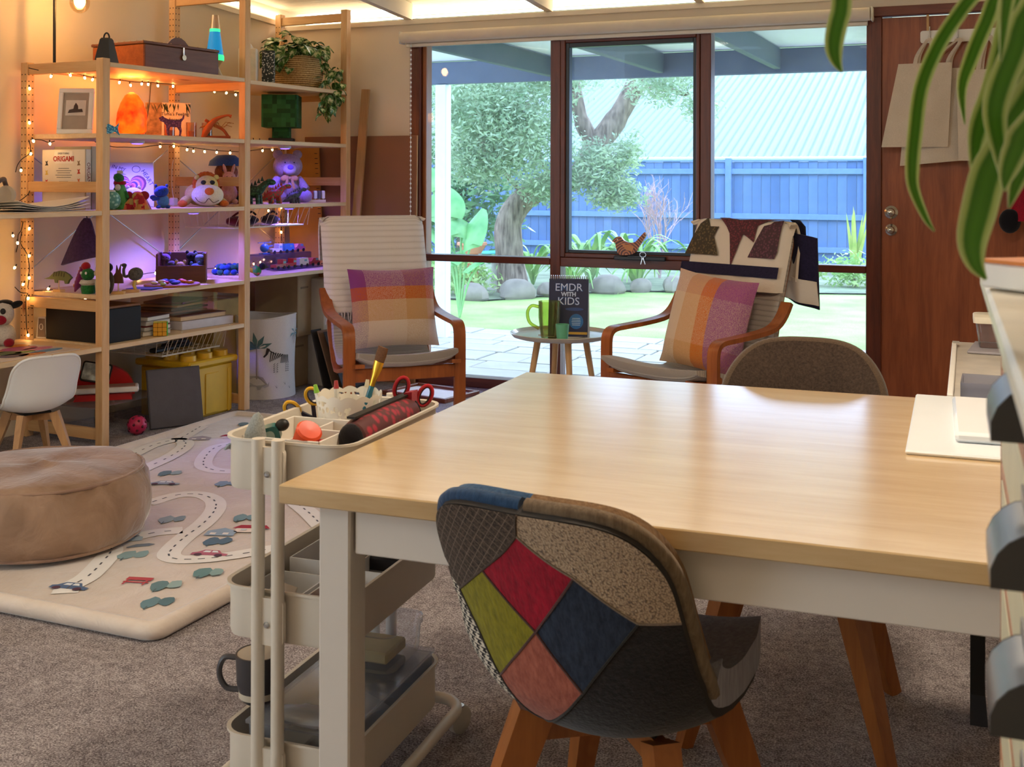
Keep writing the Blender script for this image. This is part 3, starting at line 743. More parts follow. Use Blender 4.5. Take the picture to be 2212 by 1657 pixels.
# fairy lights
fl_ = thing('fairy_lights', 'string of warm white fairy lights on dark wire wound through the shelves', 'string lights', SO, SR)
wire = flat('2a1c14', .7, var=0)
bulb_me = MB().ell((0, 0, 0), (.0055, .0055, .008), n=8, m=6).mesh('bulb', 60); bulb_me.materials.append(glow('ffc070', 42.0))
sock_me = MB().cyl((0, 0, .006), (0, 0, .018), .0035, .003, n=6).mesh('socket', 60); sock_me.materials.append(wire)
STR = [
    ([(-0.42, -0.069, 1.756), (-0.42, -0.008, 1.75), (-0.42, 0.065, 1.749), (-0.42, 0.171, 1.754), (-0.42, 0.263, 1.747), (-0.42, 0.331, 1.741), (-0.42, 0.446, 1.743), (-0.42, 0.505, 1.743), (-0.42, 0.595, 1.74), (-0.42, 0.699, 1.746), (-0.42, 0.776, 1.746), (-0.42, 0.869, 1.748)], [(-0.42, 0.06, 1.727), (-0.42, 0.176, 1.742), (-0.42, 0.266, 1.736), (-0.42, 0.316, 1.731), (-0.42, 0.493, 1.73), (-0.42, 0.569, 1.721), (-0.42, 0.647, 1.734), (-0.42, 0.693, 1.735), (-0.42, 0.763, 1.733), (-0.42, 0.876, 1.738)]),
    ([(-0.42, 1.0, 1.736), (-0.42, 1.115, 1.741), (-0.42, 1.198, 1.744), (-0.42, 1.291, 1.743), (-0.42, 1.386, 1.743), (-0.42, 1.459, 1.735)], [(-0.42, 1.202, 1.731), (-0.42, 1.303, 1.73), (-0.42, 1.383, 1.725)]),
    ([(-0.42, 0.332, 1.42), (-0.42, 0.447, 1.398), (-0.42, 0.531, 1.398), (-0.42, 0.628, 1.398), (-0.42, 0.727, 1.41), (-0.42, 0.822, 1.42), (-0.42, 0.899, 1.415), (-0.42, 1.006, 1.41), (-0.42, 1.116, 1.402), (-0.42, 1.25, 1.395), (-0.42, 1.457, 1.394), (-0.42, 1.531, 1.404), (-0.42, 1.659, 1.415), (-0.42, 1.767, 1.419)], [(-0.42, 0.781, 1.408), (-0.42, 0.985, 1.396), (-0.42, 1.035, 1.389), (-0.42, 1.124, 1.388), (-0.42, 1.223, 1.386), (-0.42, 1.336, 1.385), (-0.42, 1.456, 1.386), (-0.42, 1.624, 1.405), (-0.42, 1.715, 1.412), (-0.42, 0.882, 1.412)]),
    ([(-0.36, -0.108, 1.418), (-0.36, -0.045, 1.416), (-0.36, -0.005, 1.406), (-0.36, 0.03, 1.413)], [(-0.36, -0.092, 1.41), (-0.36, 0.003, 1.40)]),
    ([(-0.46, -0.034, 1.419), (-0.46, -0.024, 1.384), (-0.46, -0.031, 1.353), (-0.46, -0.071, 1.328), (-0.46, -0.097, 1.299), (-0.46, -0.108, 1.264)], [(-0.46, -0.023, 1.353), (-0.46, -0.078, 1.273), (-0.46, -0.03, 1.663), (-0.46, -0.03, 1.5)]),
    ([(-0.46, -0.11, 1.116), (-0.46, -0.078, 1.133), (-0.46, -0.039, 1.159), (-0.46, -0.028, 1.177)], [(-0.46, -0.118, 1.151)]),
    ([(-0.46, -0.065, 1.032), (-0.46, -0.075, 0.991), (-0.46, -0.093, 0.968), (-0.46, -0.096, 0.92), (-0.46, -0.104, 0.888)], [(-0.46, -0.122, 0.967), (-0.46, -0.096, 0.931), (-0.46, -0.03, 0.996)]),
    ([(-0.46, -0.072, 0.984), (-0.46, -0.08, 0.93), (-0.46, -0.043, 0.878), (-0.461, -0.03, 0.827), (-0.46, -.03, 0.793), (-0.461, -0.035, 0.772), (-0.46, -0.03, 0.762), (-0.461, -0.037, 0.715)], [(-0.46, -0.03, 0.867), (-0.46, -0.112, 0.816), (-0.46, -0.03, 0.762), (-0.46, -0.064, 0.734)]),
    ([(-0.46, -0.111, 0.725), (-0.46, -0.077, 0.696), (-0.461, -0.037, 0.688), (-0.46, -0.048, 0.665), (-0.46, -0.045, 0.544), (-0.46, -0.037, 0.488)], [(-0.46, -0.035, 0.665), (-0.46, -0.035, 0.49)]),
    ([(-0.4, -0.049, 0.704), (-0.4, 0.03, 0.702), (-0.4, 0.073, 0.702)], [(-0.4, 0.03, 0.707)]),
    ([(-0.45, -0.03, 0.631), (-0.45, 0.062, 0.613), (-0.45, 0.131, 0.602), (-0.45, 0.207, 0.603), (-0.45, 0.259, 0.612)], [(-0.45, 0.148, 0.591), (-0.45, 0.207, 0.585)]),
    ([(-0.47, 0.625, 0.705), (-0.47, 0.713, 0.726), (-0.47, 0.814, 0.729), (-0.47, 0.877, 0.735), (-0.47, 0.947, 0.714)], [(-0.47, 0.68, 0.716), (-0.47, 0.8, 0.725), (-0.47, 0.832, 0.733)]),
    ([(-0.47, 1.02, 0.722), (-0.47, 1.328, 0.72), (-0.47, 1.594, 0.717), (-0.47, 1.657, 0.734), (-0.47, 1.833, 0.737)], [(-0.47, 1.099, .73), (-0.47, 1.274, 0.715), (-0.47, 1.606, 0.723), (-0.47, 1.666, 0.731), (-0.47, 1.704, 0.742), (-0.47, 1.77, 0.727)]),
    ([(-0.47, 1.877, 1.066), (-0.47, 1.859, 1.009), (-0.47, 1.870, 0.965), (-0.47, 1.868, 0.908), (-0.47, 1.87, 0.85)], [(-0.47, 1.865, 1.057), (-0.47, 1.865, 0.904), (-0.47, 1.742, 1.04)]),
    ([(-0.4, 1.509, 1.105), (-0.4, 1.554, 1.105), (-0.4, 1.592, 1.106)], [(-0.4, 1.58, 1.109)]),
    ([(-0.45, 1.566, 1.456), (-0.45, 1.63, 1.456), (-0.45, 1.76, 1.456)], [(-0.45, 1.579, 1.462), (-0.45, 1.634, 1.462), (-0.45, 1.743, 1.462)]),
    ([(-.45, .30, .46), (-.46, .30, .56), (-.46, .32, .64), (-.44, .34, .66)], [(-.46, .31, .63), (-.46, .30, .50)]),
]
for pts, bl in STR:
    MB().tube(smoothpath(pts, 3), .0022, 5).build('wire', wire, fl_)
    for k, b in enumerate(bl):
        r_ = (random.uniform(-25, 25), random.uniform(-25, 25), 0)
        ob('bulb', bulb_me, None, fl_, b, r_); ob('socket', sock_me, None, fl_, b, r_)
# violet puck lights stuck under the shelves
puck_c = flat('d8d8e0', .4, var=0)
def puck(x, y, z, e, lab, tilt=0):
    t = thing('puck_light', lab, 'lamp', sh(x, y, z), SR)
    MB().lathe([(0, 0), (.034, 0), (.036, -.006), (.034, -.014), (.028, -.015)], 20).build('housing', puck_c, t)
    MB().lathe([(.028, -.0145), (.02, -.018), (0, -.019)], 20).build('lens', glow('5038ff', 9.0), t)
    ld = bpy.data.lights.new('puck_light_beam', 'SPOT'); ld.energy = e; ld.color = (.18, .13, 1.0); ld.spot_size = R(150); ld.spot_blend = .6; ld.shadow_soft_size = .02
    lo = bpy.data.objects.new('puck_light_beam', ld); C.objects.link(lo); lo.parent = t; lo.location = (0, 0, -.03); lo.rotation_euler = (0, R(tilt), 0)
puck(-.20, .40, 1.425, 13, 'round violet puck light under the shelf above the heart book')
puck(-.12, 1.46, 1.425, 5, 'round violet puck light under the shelf above the plush bear')
puck(-.22, .82, 1.066, 18, 'round violet puck light hidden under the shelf of plush lion')
puck(-.20, 1.60, 1.074, 9, 'round violet puck light above the toy vehicles', 0)
# ================================================================== THINGS ON THE SHELVES
A1, A2, A3, A4, A5 = 1.773, 1.447, 1.088, .695, .465
B1, B2, B3, B4 = 1.766, 1.447, 1.096, .705
blackm = flat('16130f', .5, var=.1); whitem = flat('f2ece2', .55, var=.03); paper = flat('ece6dc', .8, var=.04)
def S(name, lab, cat, x, y, z, rz=0, group=None, tilt=None):
    """a thing standing on the shelves; rz 0 = facing along the wall towards the viewer, 90 = facing out of the shelves"""
    t = thing(name, lab, cat, sh(x, y, z), SR + rz, group)
    if tilt: t.rotation_euler = (R(tilt), 0, R(SR + rz))
    return t
# --- top shelf
t = S('globe_lamp', 'black stemmed lamp with a hanging clear globe bulb on the top shelf', 'lamp', -.40, .115, A1)
MB().lathe([(0, 0), (.085, 0), (.088, .006), (.08, .014), (.02, .018), (0, .018)], 28).build('base', blackm, t)
MB().cyl((-.02, -.035, .015), (-.02, -.035, .52), .007, n=10).build('pole', blackm, t)
MB().tube(smoothpath([(-.02, -.035, .52), (0, -.03, .56), (.05, -.01, .57), (.10, .01, .555)], 5), .006, 8).build('arm', blackm, t)
MB().cyl((.10, .01, .555), (.10, .01, .385), .003, n=6).build('cord', blackm, t)
MB().cyl((.10, .01, .355), (.10, .01, .395), .014, n=12).build('lamp_socket', blackm, t)
MB().ell((.10, .01, .31), (.047, .047, .052), n=24, m=14).build('globe', clear('fff2dc', .02, .35, .99), t)
MB().ell((.10, .01, .315), (.026, .026, .032), n=14, m=9).build('filament_bulb', glow('ffc27a', 130.0), t)
t = S('metal_bell', 'black metal cow bell shaped ornament at the corner of the top shelf', 'ornament', -.10, .105, A1, 20)
MB().lathe([(.058, 0), (.06, .004), (.032, .118), (.024, .126), (0, .126)], 4, T=Matrix.Rotation(R(45), 4, 'Z'), sy=.8).build('body', blackm, t, smooth=20)
MB().tube([(.014 * math.cos(a), 0, .124 + .026 * math.sin(a)) for a in [i * math.pi / 8 for i in range(9)]], .004, 8).build('handle', blackm, t)
t = S('wooden_chest', 'flat wooden box with a hinged lid and metal clasp on top shelf', 'box', -.255, .585, A1, -3)
cw = wood('7a3c1c', 'a85a2c', 'Y', 1, .4); cw2 = wood('5a3022', '7a4a34', 'Y', 1, .45)
MB().box((0, 0, .062), (.37, .50, .122), .004).build('body', cw, t, smooth=0)
MB().box((.188, 0, .062), (.006, .495, .118), .002).build('front_panel', cw2, t, smooth=0)
MB().box((0, 0, .131), (.38, .512, .014), .003).build('lid', cw2, t, smooth=0)
MB().prism([(-.075, .138), (.075, .138), (.045, .165), (.02, .178), (-.02, .178), (-.045, .165)], .012, Matrix.Translation((.15, .0, 0)) @ Matrix.Rotation(R(90), 4, 'Z')).build('handle', cw2, t)
MB().box((.194, 0, .105), (.006, .012, .045), .002).build('clasp', sil, t)
MB().cyl((.192, 0, .075), (.200, 0, .075), .014, n=14).build('lock', flat('b8a890', .3, 1), t)
nm = MB()
for k in range(9): nm.ell((-.18 + k * .045, -.25, .139), (.004, .004, .003), n=8, m=4); nm.ell((.18, -.25 + k * .06, .139), (.004, .004, .003), n=8, m=4)
stuff(nm.build('studs', flat('d8b890', .35, 1), t))
t = S('lava_lamp', 'glowing blue and green lava lamp with a silver cap', 'lamp', -.16, .915, A1)
MB().lathe([(0, 0), (.045, 0), (.047, .006), (.022, .06), (.026, .07), (.046, .10)], 24).build('base', flat('b9b2a6', .3, .9), t)
MB().lathe([(.046, .10), (.047, .115), (.026, .262), (.0, .262)], 24).build('bottle', glow('0a74a8', .85), t)
MB().lathe([(.0475, .096), (.049, .116), (.044, .13), (.0, .13)], 24).build('green_wax', glow('28e07a', 1.5), t)
MB().lathe([(.0285, .25), (.027, .268), (0, .268)], 20).build('green_top', glow('30d890', 1.2), t)
MB().lathe([(.0275, .266), (.018, .34), (0, .342)], 20).build('cap', flat('d0c2b0', .3, .9), t)
# --- second shelf
t = S('framed_picture', 'white picture frame with a small print leaning on second shelf', 'picture', -.245, .045, A2, 28, tilt=-10)
for c, d in (((0, 0, .01), (.165, .02, .022)), ((0, 0, .209), (.165, .02, .022)), ((-.072, 0, .11), (.022, .02, .18)), ((.072, 0, .11), (.022, .02, .18))): MB().box(c, d, .003).build('frame', whitem, t, smooth=0)
MB().box((0, .002, .11), (.13, .006, .18)).build('mount', flat('a89888', .7), t, smooth=0)
MB().box((0, -.003, .125), (.095, .002, .075)).build('print', flat('d8ccc0', .7), t, smooth=0)
MB().prism([(-.035, .10), (.035, .105), (.03, .12), (.012, .118), (.01, .135), (.0, .150), (-.008, .135), (-.01, .12), (-.03, .115)], .002, Matrix.Translation((0, -.005, 0))).build('print_ship', flat('4a3a34', .8), t)
t = S('salt_lamp', 'glowing orange rock salt lamp on a dark wooden base', 'lamp', -.30, .46, A2)
q = MB().lathe([(0, .012), (.055, .012), (.072, .03), (.076, .07), (.070, .12), (.055, .17), (.034, .21), (.012, .226), (0, .228)], 22)
q.v = [tuple((p[0] * (1 + .09 * math.sin(p[2] * 38 + math.atan2(p[1], p[0]) * 3)), p[1] * (1 + .09 * math.sin(p[2] * 33 + math.atan2(p[1], p[0]) * 4)), p[2])) for p in q.v]
q.build('salt_rock', glow('ff1c00', 1.25, 'ff6a10', 12), t, smooth=50)
MB().lathe([(0, 0), (.062, 0), (.062, .014), (0, .014)], 24).build('base', flat('2a140c', .5), t)
sl = bpy.data.lights.new('salt_lamp_light', 'POINT'); sl.energy = 6.0; sl.color = (1, .30, .04); sl.shadow_soft_size = .08
slo = bpy.data.objects.new('salt_lamp_light', sl); C.objects.link(slo); slo.parent = t; slo.location = (0, 0, .30)
MB().tube(smoothpath([(-.03, .05, .02), (-.05, .12, .02), (-.045, .16, .15), (-.04, .17, .29)], 5), .003, 6).build('cord', blackm, t)
t = S('picture_book', 'picture book with jungle leaves and a title on its cover', 'book', -.34, .755, A2, 42, tilt=-12)
MB().box((0, .004, .1), (.235, .012, .198), .002).build('cover', flat('e6dfd2', .5), t, smooth=0)
MB().box((-.075, -.0035, .11), (.085, .002, .175)).build('tiger_art', flat('8a7258', .6, var=.6, ns=40), t, smooth=0)
rl = random.Random(2)
lv = MB()
for k in range(22):
    x0 = rl.uniform(-.11, .112); z0 = .195; a = rl.uniform(-2.2, -.9); L = rl.uniform(.03, .075)
    T = Matrix.Translation((x0, -.004, z0)) @ Matrix.Rotation(-a, 4, 'Y')
    lv.prism([(0, 0), (L * .4, .004), (L, 0), (L * .4, -.004)], .001, T)
lv.v = [(min(max(p[0], -.115), .115), p[1], min(p[2], .196)) for p in lv.v]
stuff(lv.build('leaf_art', flat('2c4434', .6), t, smooth=0))
for s_, z, sz in (("Tuma's Feeling", .135, .024), ("Forest", .105, .024)): text('title', s_, sz, flat('2a2420', .6, var=0), t, (.035, -.0035, z))
t = S('dog_cutout', 'flat purple patterned wooden dog standing on second shelf', 'ornament', -.07, .50, A2, 40)
do = [(-.055, .078), (-.062, .092), (-.05, .098), (-.042, .104), (-.036, .096), (-.015, .086), (.02, .082), (.04, .084), (.052, .094), (.056, .108), (.062, .104), (.06, .09), (.048, .074), (.046, .05), (.05, .03), (.044, .0), (.036, .0), (.038, .028), (.026, .046), (-.005, .048), (-.012, .03), (-.008, .0), (-.018, .0), (-.024, .03), (-.026, .055), (-.038, .07)]
def pat(h1, h2, s_):
    t_ = NT('pattern_' + h1); vo = t_.node('ShaderNodeTexVoronoi'); vo.inputs['Scale'].default_value = s_; t_.link(t_.coords('Object'), vo.inputs['Vector'])
    t_.col(t_.ramp(vo.outputs['Distance'], [(.25, hexc(h1)), (.5, hexc(h2))])); t_.b.inputs['Roughness'].default_value = .6; return t_.m
MB().prism(do, .008).build('body', pat('8a4a78', '5a2a58', 90), t, smooth=0)
MB().box((0, .0, .002), (.1, .03, .004), .001).build('base', flat('5a2a58', .6), t)
for (x, y, h, lab, c) in ((-.18, .60, .082, 'glass candle jar with red wax beside the purple dog', 'b03a28'), (-.20, .78, .085, 'glass candle jar with amber wax between the books', 'd8893a'), (-.20, .90, .088, 'glass candle jar with blue-grey wax beside the driftwood', '5a7a80')):
    t = S('candle_jar', lab, 'candle', x, y, A2, group='glass candle jars')
    MB().lathe([(0, 0), (.027, 0), (.028, h), (.0265, h), (.0255, .004), (0, .004)], 20).build('glass', clear('ffeedd', .05, .8, .95, .12), t)
    MB().lathe([(0, .004), (.025, .004), (.0255, h * .45), (0, h * .45)], 18).build('wax', flat(c, .5), t)
    MB().cyl((0, 0, h * .45), (0, 0, h * .45 + .01), .001, n=5).build('wick', blackm, t)
t = S('driftwood_ornament', 'orange-brown driftwood ornament with curved branches and dry twigs', 'ornament', -.10, .865, A2, 40)
MB().tube(smoothpath([(-.07, 0, .008), (-.05, 0, .05), (-.01, 0, .10), (.05, 0, .125), (.075, 0, .12)], 5), [.012 + .006 * math.sin(k * .3) for k in range(21)], 9).build('branch', flat('b05a26', .6, var=.25), t)
MB().tube(smoothpath([(.06, .01, .01), (.03, .01, .05), (-.02, .01, .075), (-.06, 0, .10)], 5), .008, 8).build('branch', flat('9a4a20', .6, var=.25), t)
MB().tube([(-.08, 0, .008), (.07, .01, .009)], .008, 8).build('foot', flat('8a4420', .6), t)
tw2 = MB()
for k in range(16):
    a = rl.uniform(0, 3.14); L = rl.uniform(.04, .07); tw2.tube([(-.04 + .005 * k, 0, .06), (-.04 + .005 * k + math.cos(a) * L * .5, .01, .06 + L * math.sin(a) * .7), (-.04 + .005 * k + math.cos(a) * L, .015, .05 + L * math.sin(a) * .8)], .0015, 4)
stuff(tw2.build('twigs', flat('a8702e', .8), t))
t = thing('fish_ornament', 'small blue fish ornament fixed on the front post of the shelves', 'ornament', sh(.017, .018, 1.462), SR + 60)
fo = [(-.03, .0), (-.022, .018), (-.008, .026), (.008, .018), (.022, .012), (.04, .032), (.034, .004), (.042, -.026), (.022, -.01), (.004, -.018), (-.014, -.02)]
MB().prism(fo, .008).build('body', pat('8ad0e0', '2a7aa8', 120), t, smooth=0)
MB().ell((-.02, -.005, .006), (.003, .002, .003), n=8, m=5).build('eye', blackm, t)
# --- books in the left bay
def book(name, lab, x, y, z, w_, h, th, col, rz=0, tilt=None, group=None, spine=None):
    """standing book: cover faces the item's front (-Y), spine at its +X edge"""
    t = S(name, lab, 'book', x, y, z, rz, group, tilt)
    cm = flat(col, .45, var=.06)
    MB().box((0, -th / 2 + .0015, h / 2), (w_, .003, h)).build('cover', cm, t, smooth=0)
    MB().box((0, th / 2 - .0015, h / 2), (w_, .003, h)).build('cover', cm, t, smooth=0)
    MB().box((w_ / 2 - .002, 0, h / 2), (.004, th, h)).build('spine', flat(spine, .45) if spine else cm, t, smooth=0)
    MB().box((-.004, 0, h / 2), (w_ - .012, th - .006, h - .008)).build('pages', paper, t, smooth=0)
    return t
t = book('origami_book', 'cream paperback titled origami standing in front of the book row', -.315, .062, A3, .29, .285, .034, 'ece0cc', 0)
rdm = flat('c03a28', .6, var=0); gym = flat('7a7068', .6, var=0)
MB().prism(roundrect(.125, .058, .008), .0014, Matrix.Translation((-.0, -.0172, .248))).build('title_plate', flat('f6ede0', .5, var=0), t)
text('title', 'ORIGAMI', .034, rdm, t, (0, -.0183, .240), ext=.0004, bold=.0009); text('subtitle', 'EVERYTHING', .013, gym, t, (0, -.0183, .266), ext=.0004)
ln = MB()
for k, w_ in enumerate((.07, .10, .085, .11, .095, .06, .1, .1, .1)): ln.box((0, -.0172, .195 - k * .0105 - (.01 if k > 4 else 0)), (w_, .0008, .003))
stuff(ln.build('blurb_lines', gym, t, smooth=0))
for k, (x, z, c) in enumerate(((-.115, .22, '3a3a3a'), (-.115, .175, 'e0c060'), (-.115, .13, 'c02a30'), (.10, .22, '8a6a4a'), (.10, .18, 'b83a2a'), (.10, .135, 'd06a3a'))):
    MB().prism([(-.011, -.011), (.011, -.010), (.004, .002), (.008, .013), (-.002, .008), (-.010, .012), (-.004, 0)], .0008, Matrix.Translation((x, -.0172, z))).build('folded_figure_art', flat(c, .6, var=0), t, smooth=0)
MB().box((.07, -.0172, .022), (.03, .0008, .016)).build('barcode', flat('4a4440', .6, var=.8, ns=300), t, smooth=0)
text('spine_title', 'ORIGAMI', .026, flat('8a3a2a', .6, var=0), t, (.1455, 0, .17), rot=(90, 90, 90), ext=.0004)
for k, (dy, w_, h, th, c, lab) in enumerate(((.100, .25, .30, .03, 'b8a88c', 'tall tan book just behind the origami book'), (.132, .24, .272, .022, '5a5650', 'grey-black book third in the row behind the origami book'), (.158, .235, .276, .02, 'd8d4d0', 'slim white book fourth in the row behind the origami book'), (.184, .23, .262, .022, '2c2a30', 'dark book at the end of the row behind the origami book'))):
    book('shelf_book', lab, -.30 - .02 * (k % 2), dy, A3, w_, h, th, c, 0, group='books in the left bay')
t = S('teal_ornament', 'speckled teal and white round ornament partly behind the front post', 'ornament', -.075, .115, A3)
MB().ell((0, 0, .045), (.042, .042, .045)).build('body', pat('a8d8cc', '5a9a90', 60), t)
MB().ell((0, 0, .088), (.018, .018, .008)).build('top', whitem, t)
t = S('heart_book', 'white picture book with concentric pink hearts, lit blue by a lamp', 'book', -.37, .52, A3, 48, tilt=-12)
MB().box((0, .005, .118), (.235, .014, .236), .002).build('cover', flat('e8e4ee', .5, var=.02), t, smooth=0)
def hearto(s_): return [(s_ * .062 * math.sin(a) ** 3, s_ * (.052 * math.cos(a) - .02 * math.cos(2 * a) - .008 * math.cos(3 * a) - .004 * math.cos(4 * a))) for a in [i * math.pi * 2 / 36 for i in range(36)]]
for k, (s_, c) in enumerate(((1.3, '7a2a5a'), (1.12, 'd87aa0'), (.95, '9a5aa8'), (.78, 'e8a0b8'), (.62, '4a2a70'), (.46, 'e07a90'), (.3, 'c03a5a'), (.16, '4a2040'))):
    MB().prism(hearto(s_), .0008, Matrix.Translation((.0, -.0026 - .0007 * k, .105))).build('heart_ring', flat(c, .5, var=.04), t, smooth=0)
bl_ = flat('3a2a6a', .6, var=0)
text('title', 'IN MY', .026, bl_, t, (-.055, -.003, .205), rot=(90, 18, 0)); text('title', 'HEART', .03, bl_, t, (.085, -.003, .155), rot=(90, -62, 0) if False else (90, 60, 0))
MB().tube([(.03 + .02 * math.cos(a), -.003, .20 + .017 * math.sin(a)) for a in [i * 6.283 / 14 for i in range(14)]], .0012, 4, True).build('child_drawing', bl_, t)
# --- soft toys
def eyes(t, pts, r=.005, m=None):
    for p in pts: MB().ell(p, (r, r, r), n=8, m=6).build('eye', m or blackm, t)
def limb(t, name, a, b, r, m): MB().tube([a, tuple((Vector(a) + Vector(b)) / 2), b], [r, r * 1.05, r * .9], 10).build(name, m, t)
gpl = fabric('2f7a3c', '1c5228', 120)
t = S('green_dinosaur_toy', 'green plush dinosaur with a red scarf and a hat', 'toy', -.10, .19, A3, 30)
MB().lathe([(0, 0), (.036, .002), (.042, .04), (.036, .08), (.024, .11), (.02, .125), (0, .13)], 16).build('body', pat('2f7a3c', '4a9a50', 50), t)
MB().ell((0, -.018, .15), (.024, .036, .022), (-15, 0, 0)).build('head', gpl, t)
MB().lathe([(.026, .118), (.03, .124), (.028, .135), (.02, .137)], 16).build('scarf', fabric('a81c28'), t)
MB().ell((0, -.036, .105), (.014, .01, .016)).build('bib', fabric('e8e2d8'), t)
MB().lathe([(.026, .166), (.03, .168), (.015, .172), (.014, .186), (0, .188)], 14).build('hat', fabric('d8d0c0'), t)
for s_ in (-1, 1): limb(t, 'arm', (s_ * .03, -.01, .085), (s_ * .045, -.025, .055), .008, gpl)
eyes(t, [(-.014, -.036, .163), (.014, -.036, .163)], .004)
t = S('patchwork_elephant_toy', 'small red and mustard patchwork elephant toy at the front of third shelf', 'toy', -.035, .235, A3, 35)
def quiltm(name, cols, sc_, rnd_=.8):
    t_ = NT(name); vo = t_.node('ShaderNodeTexVoronoi', distance='CHEBYCHEV'); vo.inputs['Scale'].default_value = sc_; vo.inputs['Randomness'].default_value = rnd_; t_.link(t_.coords('Object'), vo.inputs['Vector'])
    sp = t_.node('ShaderNodeSeparateXYZ'); t_.link(vo.outputs['Color'], sp.inputs[0])
    t_.col(t_.ramp(sp.outputs[0], [((k + .0) / len(cols), hexc(c)) for k, c in enumerate(cols)], 'CONSTANT')); t_.b.inputs['Roughness'].default_value = .9; return t_.m
qm = quiltm('patch_toy', ['a8202c', 'c8884a', '8a1c28', 'b89a5a', 'd86a4a'], 38)
MB().prism([(-.062, 0), (-.05, .03), (-.028, .055), (-.012, .075), (.015, .082), (.035, .06), (.05, .03), (.064, .0)], .055).build('body', qm, t)
MB().ell((.005, -.012, .062), (.03, .026, .026)).build('head', qm, t)
MB().tube(smoothpath([(.0, -.035, .06), (.0, -.05, .04), (.0, -.052, .012)], 4), [.010] * 4 + [.007] * 5, 8).build('trunk', qm, t)
for s_ in (-1, 1): MB().ell((s_ * .036, -.012, .066), (.024, .006, .022), (0, 0, s_ * 20)).build('ear', fabric('9a1c28'), t)
t = S('white_round_plush', 'round white plush behind the patchwork elephant', 'toy', -.20, .375, A3, 40)
MB().ell((0, 0, .052), (.056, .05, .052), n=18, m=12).build('body', fabric('ece4ea'), t)
MB().tube(smoothpath([(.005, -.047, .072), (.02, -.047, .068), (.034, -.04, .072)], 4), .0018, 5).build('stitched_eye', blackm, t)
for s_ in (-1, 1): MB().ell((s_ * .026, 0, .1), (.010, .007, .014)).build('ear', fabric('ece4ea'), t)
bpl = fabric('2a4ab0', '1c3484', 150); bp2 = fabric('5a90d8')
t = S('blue_hippo_toy', 'little blue knitted hippo toy sitting on third shelf', 'toy', -.10, .445, A3, 45)
MB().ell((.02, 0, .035), (.03, .026, .035)).build('body', bp2, t)
MB().ell((.012, -.012, .083), (.036, .032, .029), (0, -10, 0)).build('head', bpl, t)
for s_ in (-1, 1): MB().ell((.012 + s_ * .026, .004, .112), (.007, .006, .009)).build('ear', bpl, t); MB().ell((.02 + s_ * .022, -.03, .008), (.013, .02, .009)).build('foot', bpl, t)
limb(t, 'arm', (0, -.015, .05), (-.03, -.03, .045), .009, bpl)
MB().ell((-.028, -.028, .055), (.015, .006, .012)).build('flower', flat('1c3484', .7), t)
eyes(t, [(.0, -.042, .092), (.026, -.042, .09)], .003)
t = S('power_adapter', 'small white power adapter with a cable at the back of third shelf', 'adapter', -.40, .86, A3)
MB().box((0, 0, .022), (.035, .04, .044), .006).build('body', whitem, t)
MB().tube(smoothpath([(0, .0, .044), (-.03, .02, .10), (-.04, .03, .2), (-.03, .03, .25)], 5), .002, 5).build('cable', whitem, t)
ypl = fabric('e8d488', 'd0b868', 110); opl = fabric('d8702a', 'b8541c', 110); mz = fabric('f2ead8', 'dcd0bc', 110)
t = S('plush_lion', 'pale yellow plush lion lying with orange nose and sleepy eyes', 'toy', -.14, .80, A3, 48)
MB().ell((0, .07, .065), (.085, .10, .062), n=18, m=12).build('body', ypl, t)
MB().ell((.02, -.03, .11), (.058, .055, .055), n=18, m=12).build('head', ypl, t)
MB().ell((.02, -.065, .062), (.082, .05, .058), n=18, m=12).build('muzzle', mz, t)
MB().ell((.024, -.112, .082), (.024, .014, .02)).build('nose', opl, t)
MB().tube(smoothpath([(-.045, -.095, .05), (-.03, -.108, .03), (0, -.112, .022), (.02, -.115, .045), (.045, -.11, .024), (.075, -.096, .035)], 4), .0016, 5).build('mouth', flat('4a2a1a', .8), t)
for s_ in (-1, 1):
    MB().ell((.02 + s_ * .022, -.078, .128), (.014, .008, .012)).build('eye', blackm, t)
    MB().ell((.02 + s_ * .05, -.01, .155), (.014, .009, .014)).build('ear', ypl, t)
    limb(t, 'leg', (s_ * .07, .03, .04), (s_ * .105, -.04, .02), .024, ypl)
    MB().ell((s_ * .105, -.05, .018), (.026, .026, .018)).build('paw', opl, t)
mn = MB()
for k in range(14):
    a = -.2 + k / 13 * 3.54; mn.ell((.02 + .055 * math.cos(a), .012, .115 + .055 * math.sin(a)), (.017, .014, .017), n=8, m=6)
stuff(mn.build('mane', opl, t))
brp = fabric('9a5426', '6a3414', 60, 1.0)
t = S('plush_teddy', 'shaggy brown plush toy in a blue denim hat behind the middle post', 'toy', -.33, 1.20, B3, 45)
MB().ell((0, 0, .075), (.075, .06, .075), n=16, m=10).build('body', brp, t)
MB().ell((0, -.015, .175), (.065, .06, .058), n=16, m=10).build('head', brp, t)
MB().ell((0, -.072, .16), (.026, .018, .02)).build('muzzle', fabric('c08a4a'), t)
for s_ in (-1, 1): limb(t, 'leg', (s_ * .05, -.03, .03), (s_ * .075, -.11, .025), .028, fabric('b04a20')); limb(t, 'arm', (s_ * .06, -.02, .11), (s_ * .085, -.06, .07), .022, brp)
eyes(t, [(-.022, -.066, .185), (.022, -.066, .185)], .005)
MB().lathe([(.0, .275), (.05, .272), (.09, .24), (.098, .212), (.086, .216), (.05, .248), (0, .25)], 18).build('hat', fabric('3a5aa0', '28427c', 200), t)
t = S('pink_plush', 'fuzzy pale pink plush bunny beside the brown plush toy', 'toy', -.20, 1.075, B3, 45)
pk = fabric('e8b0a8', 'd0908c', 90)
MB().ell((0, 0, .06), (.045, .04, .06)).build('body', pk, t); MB().ell((0, -.01, .145), (.036, .034, .034)).build('head', pk, t)
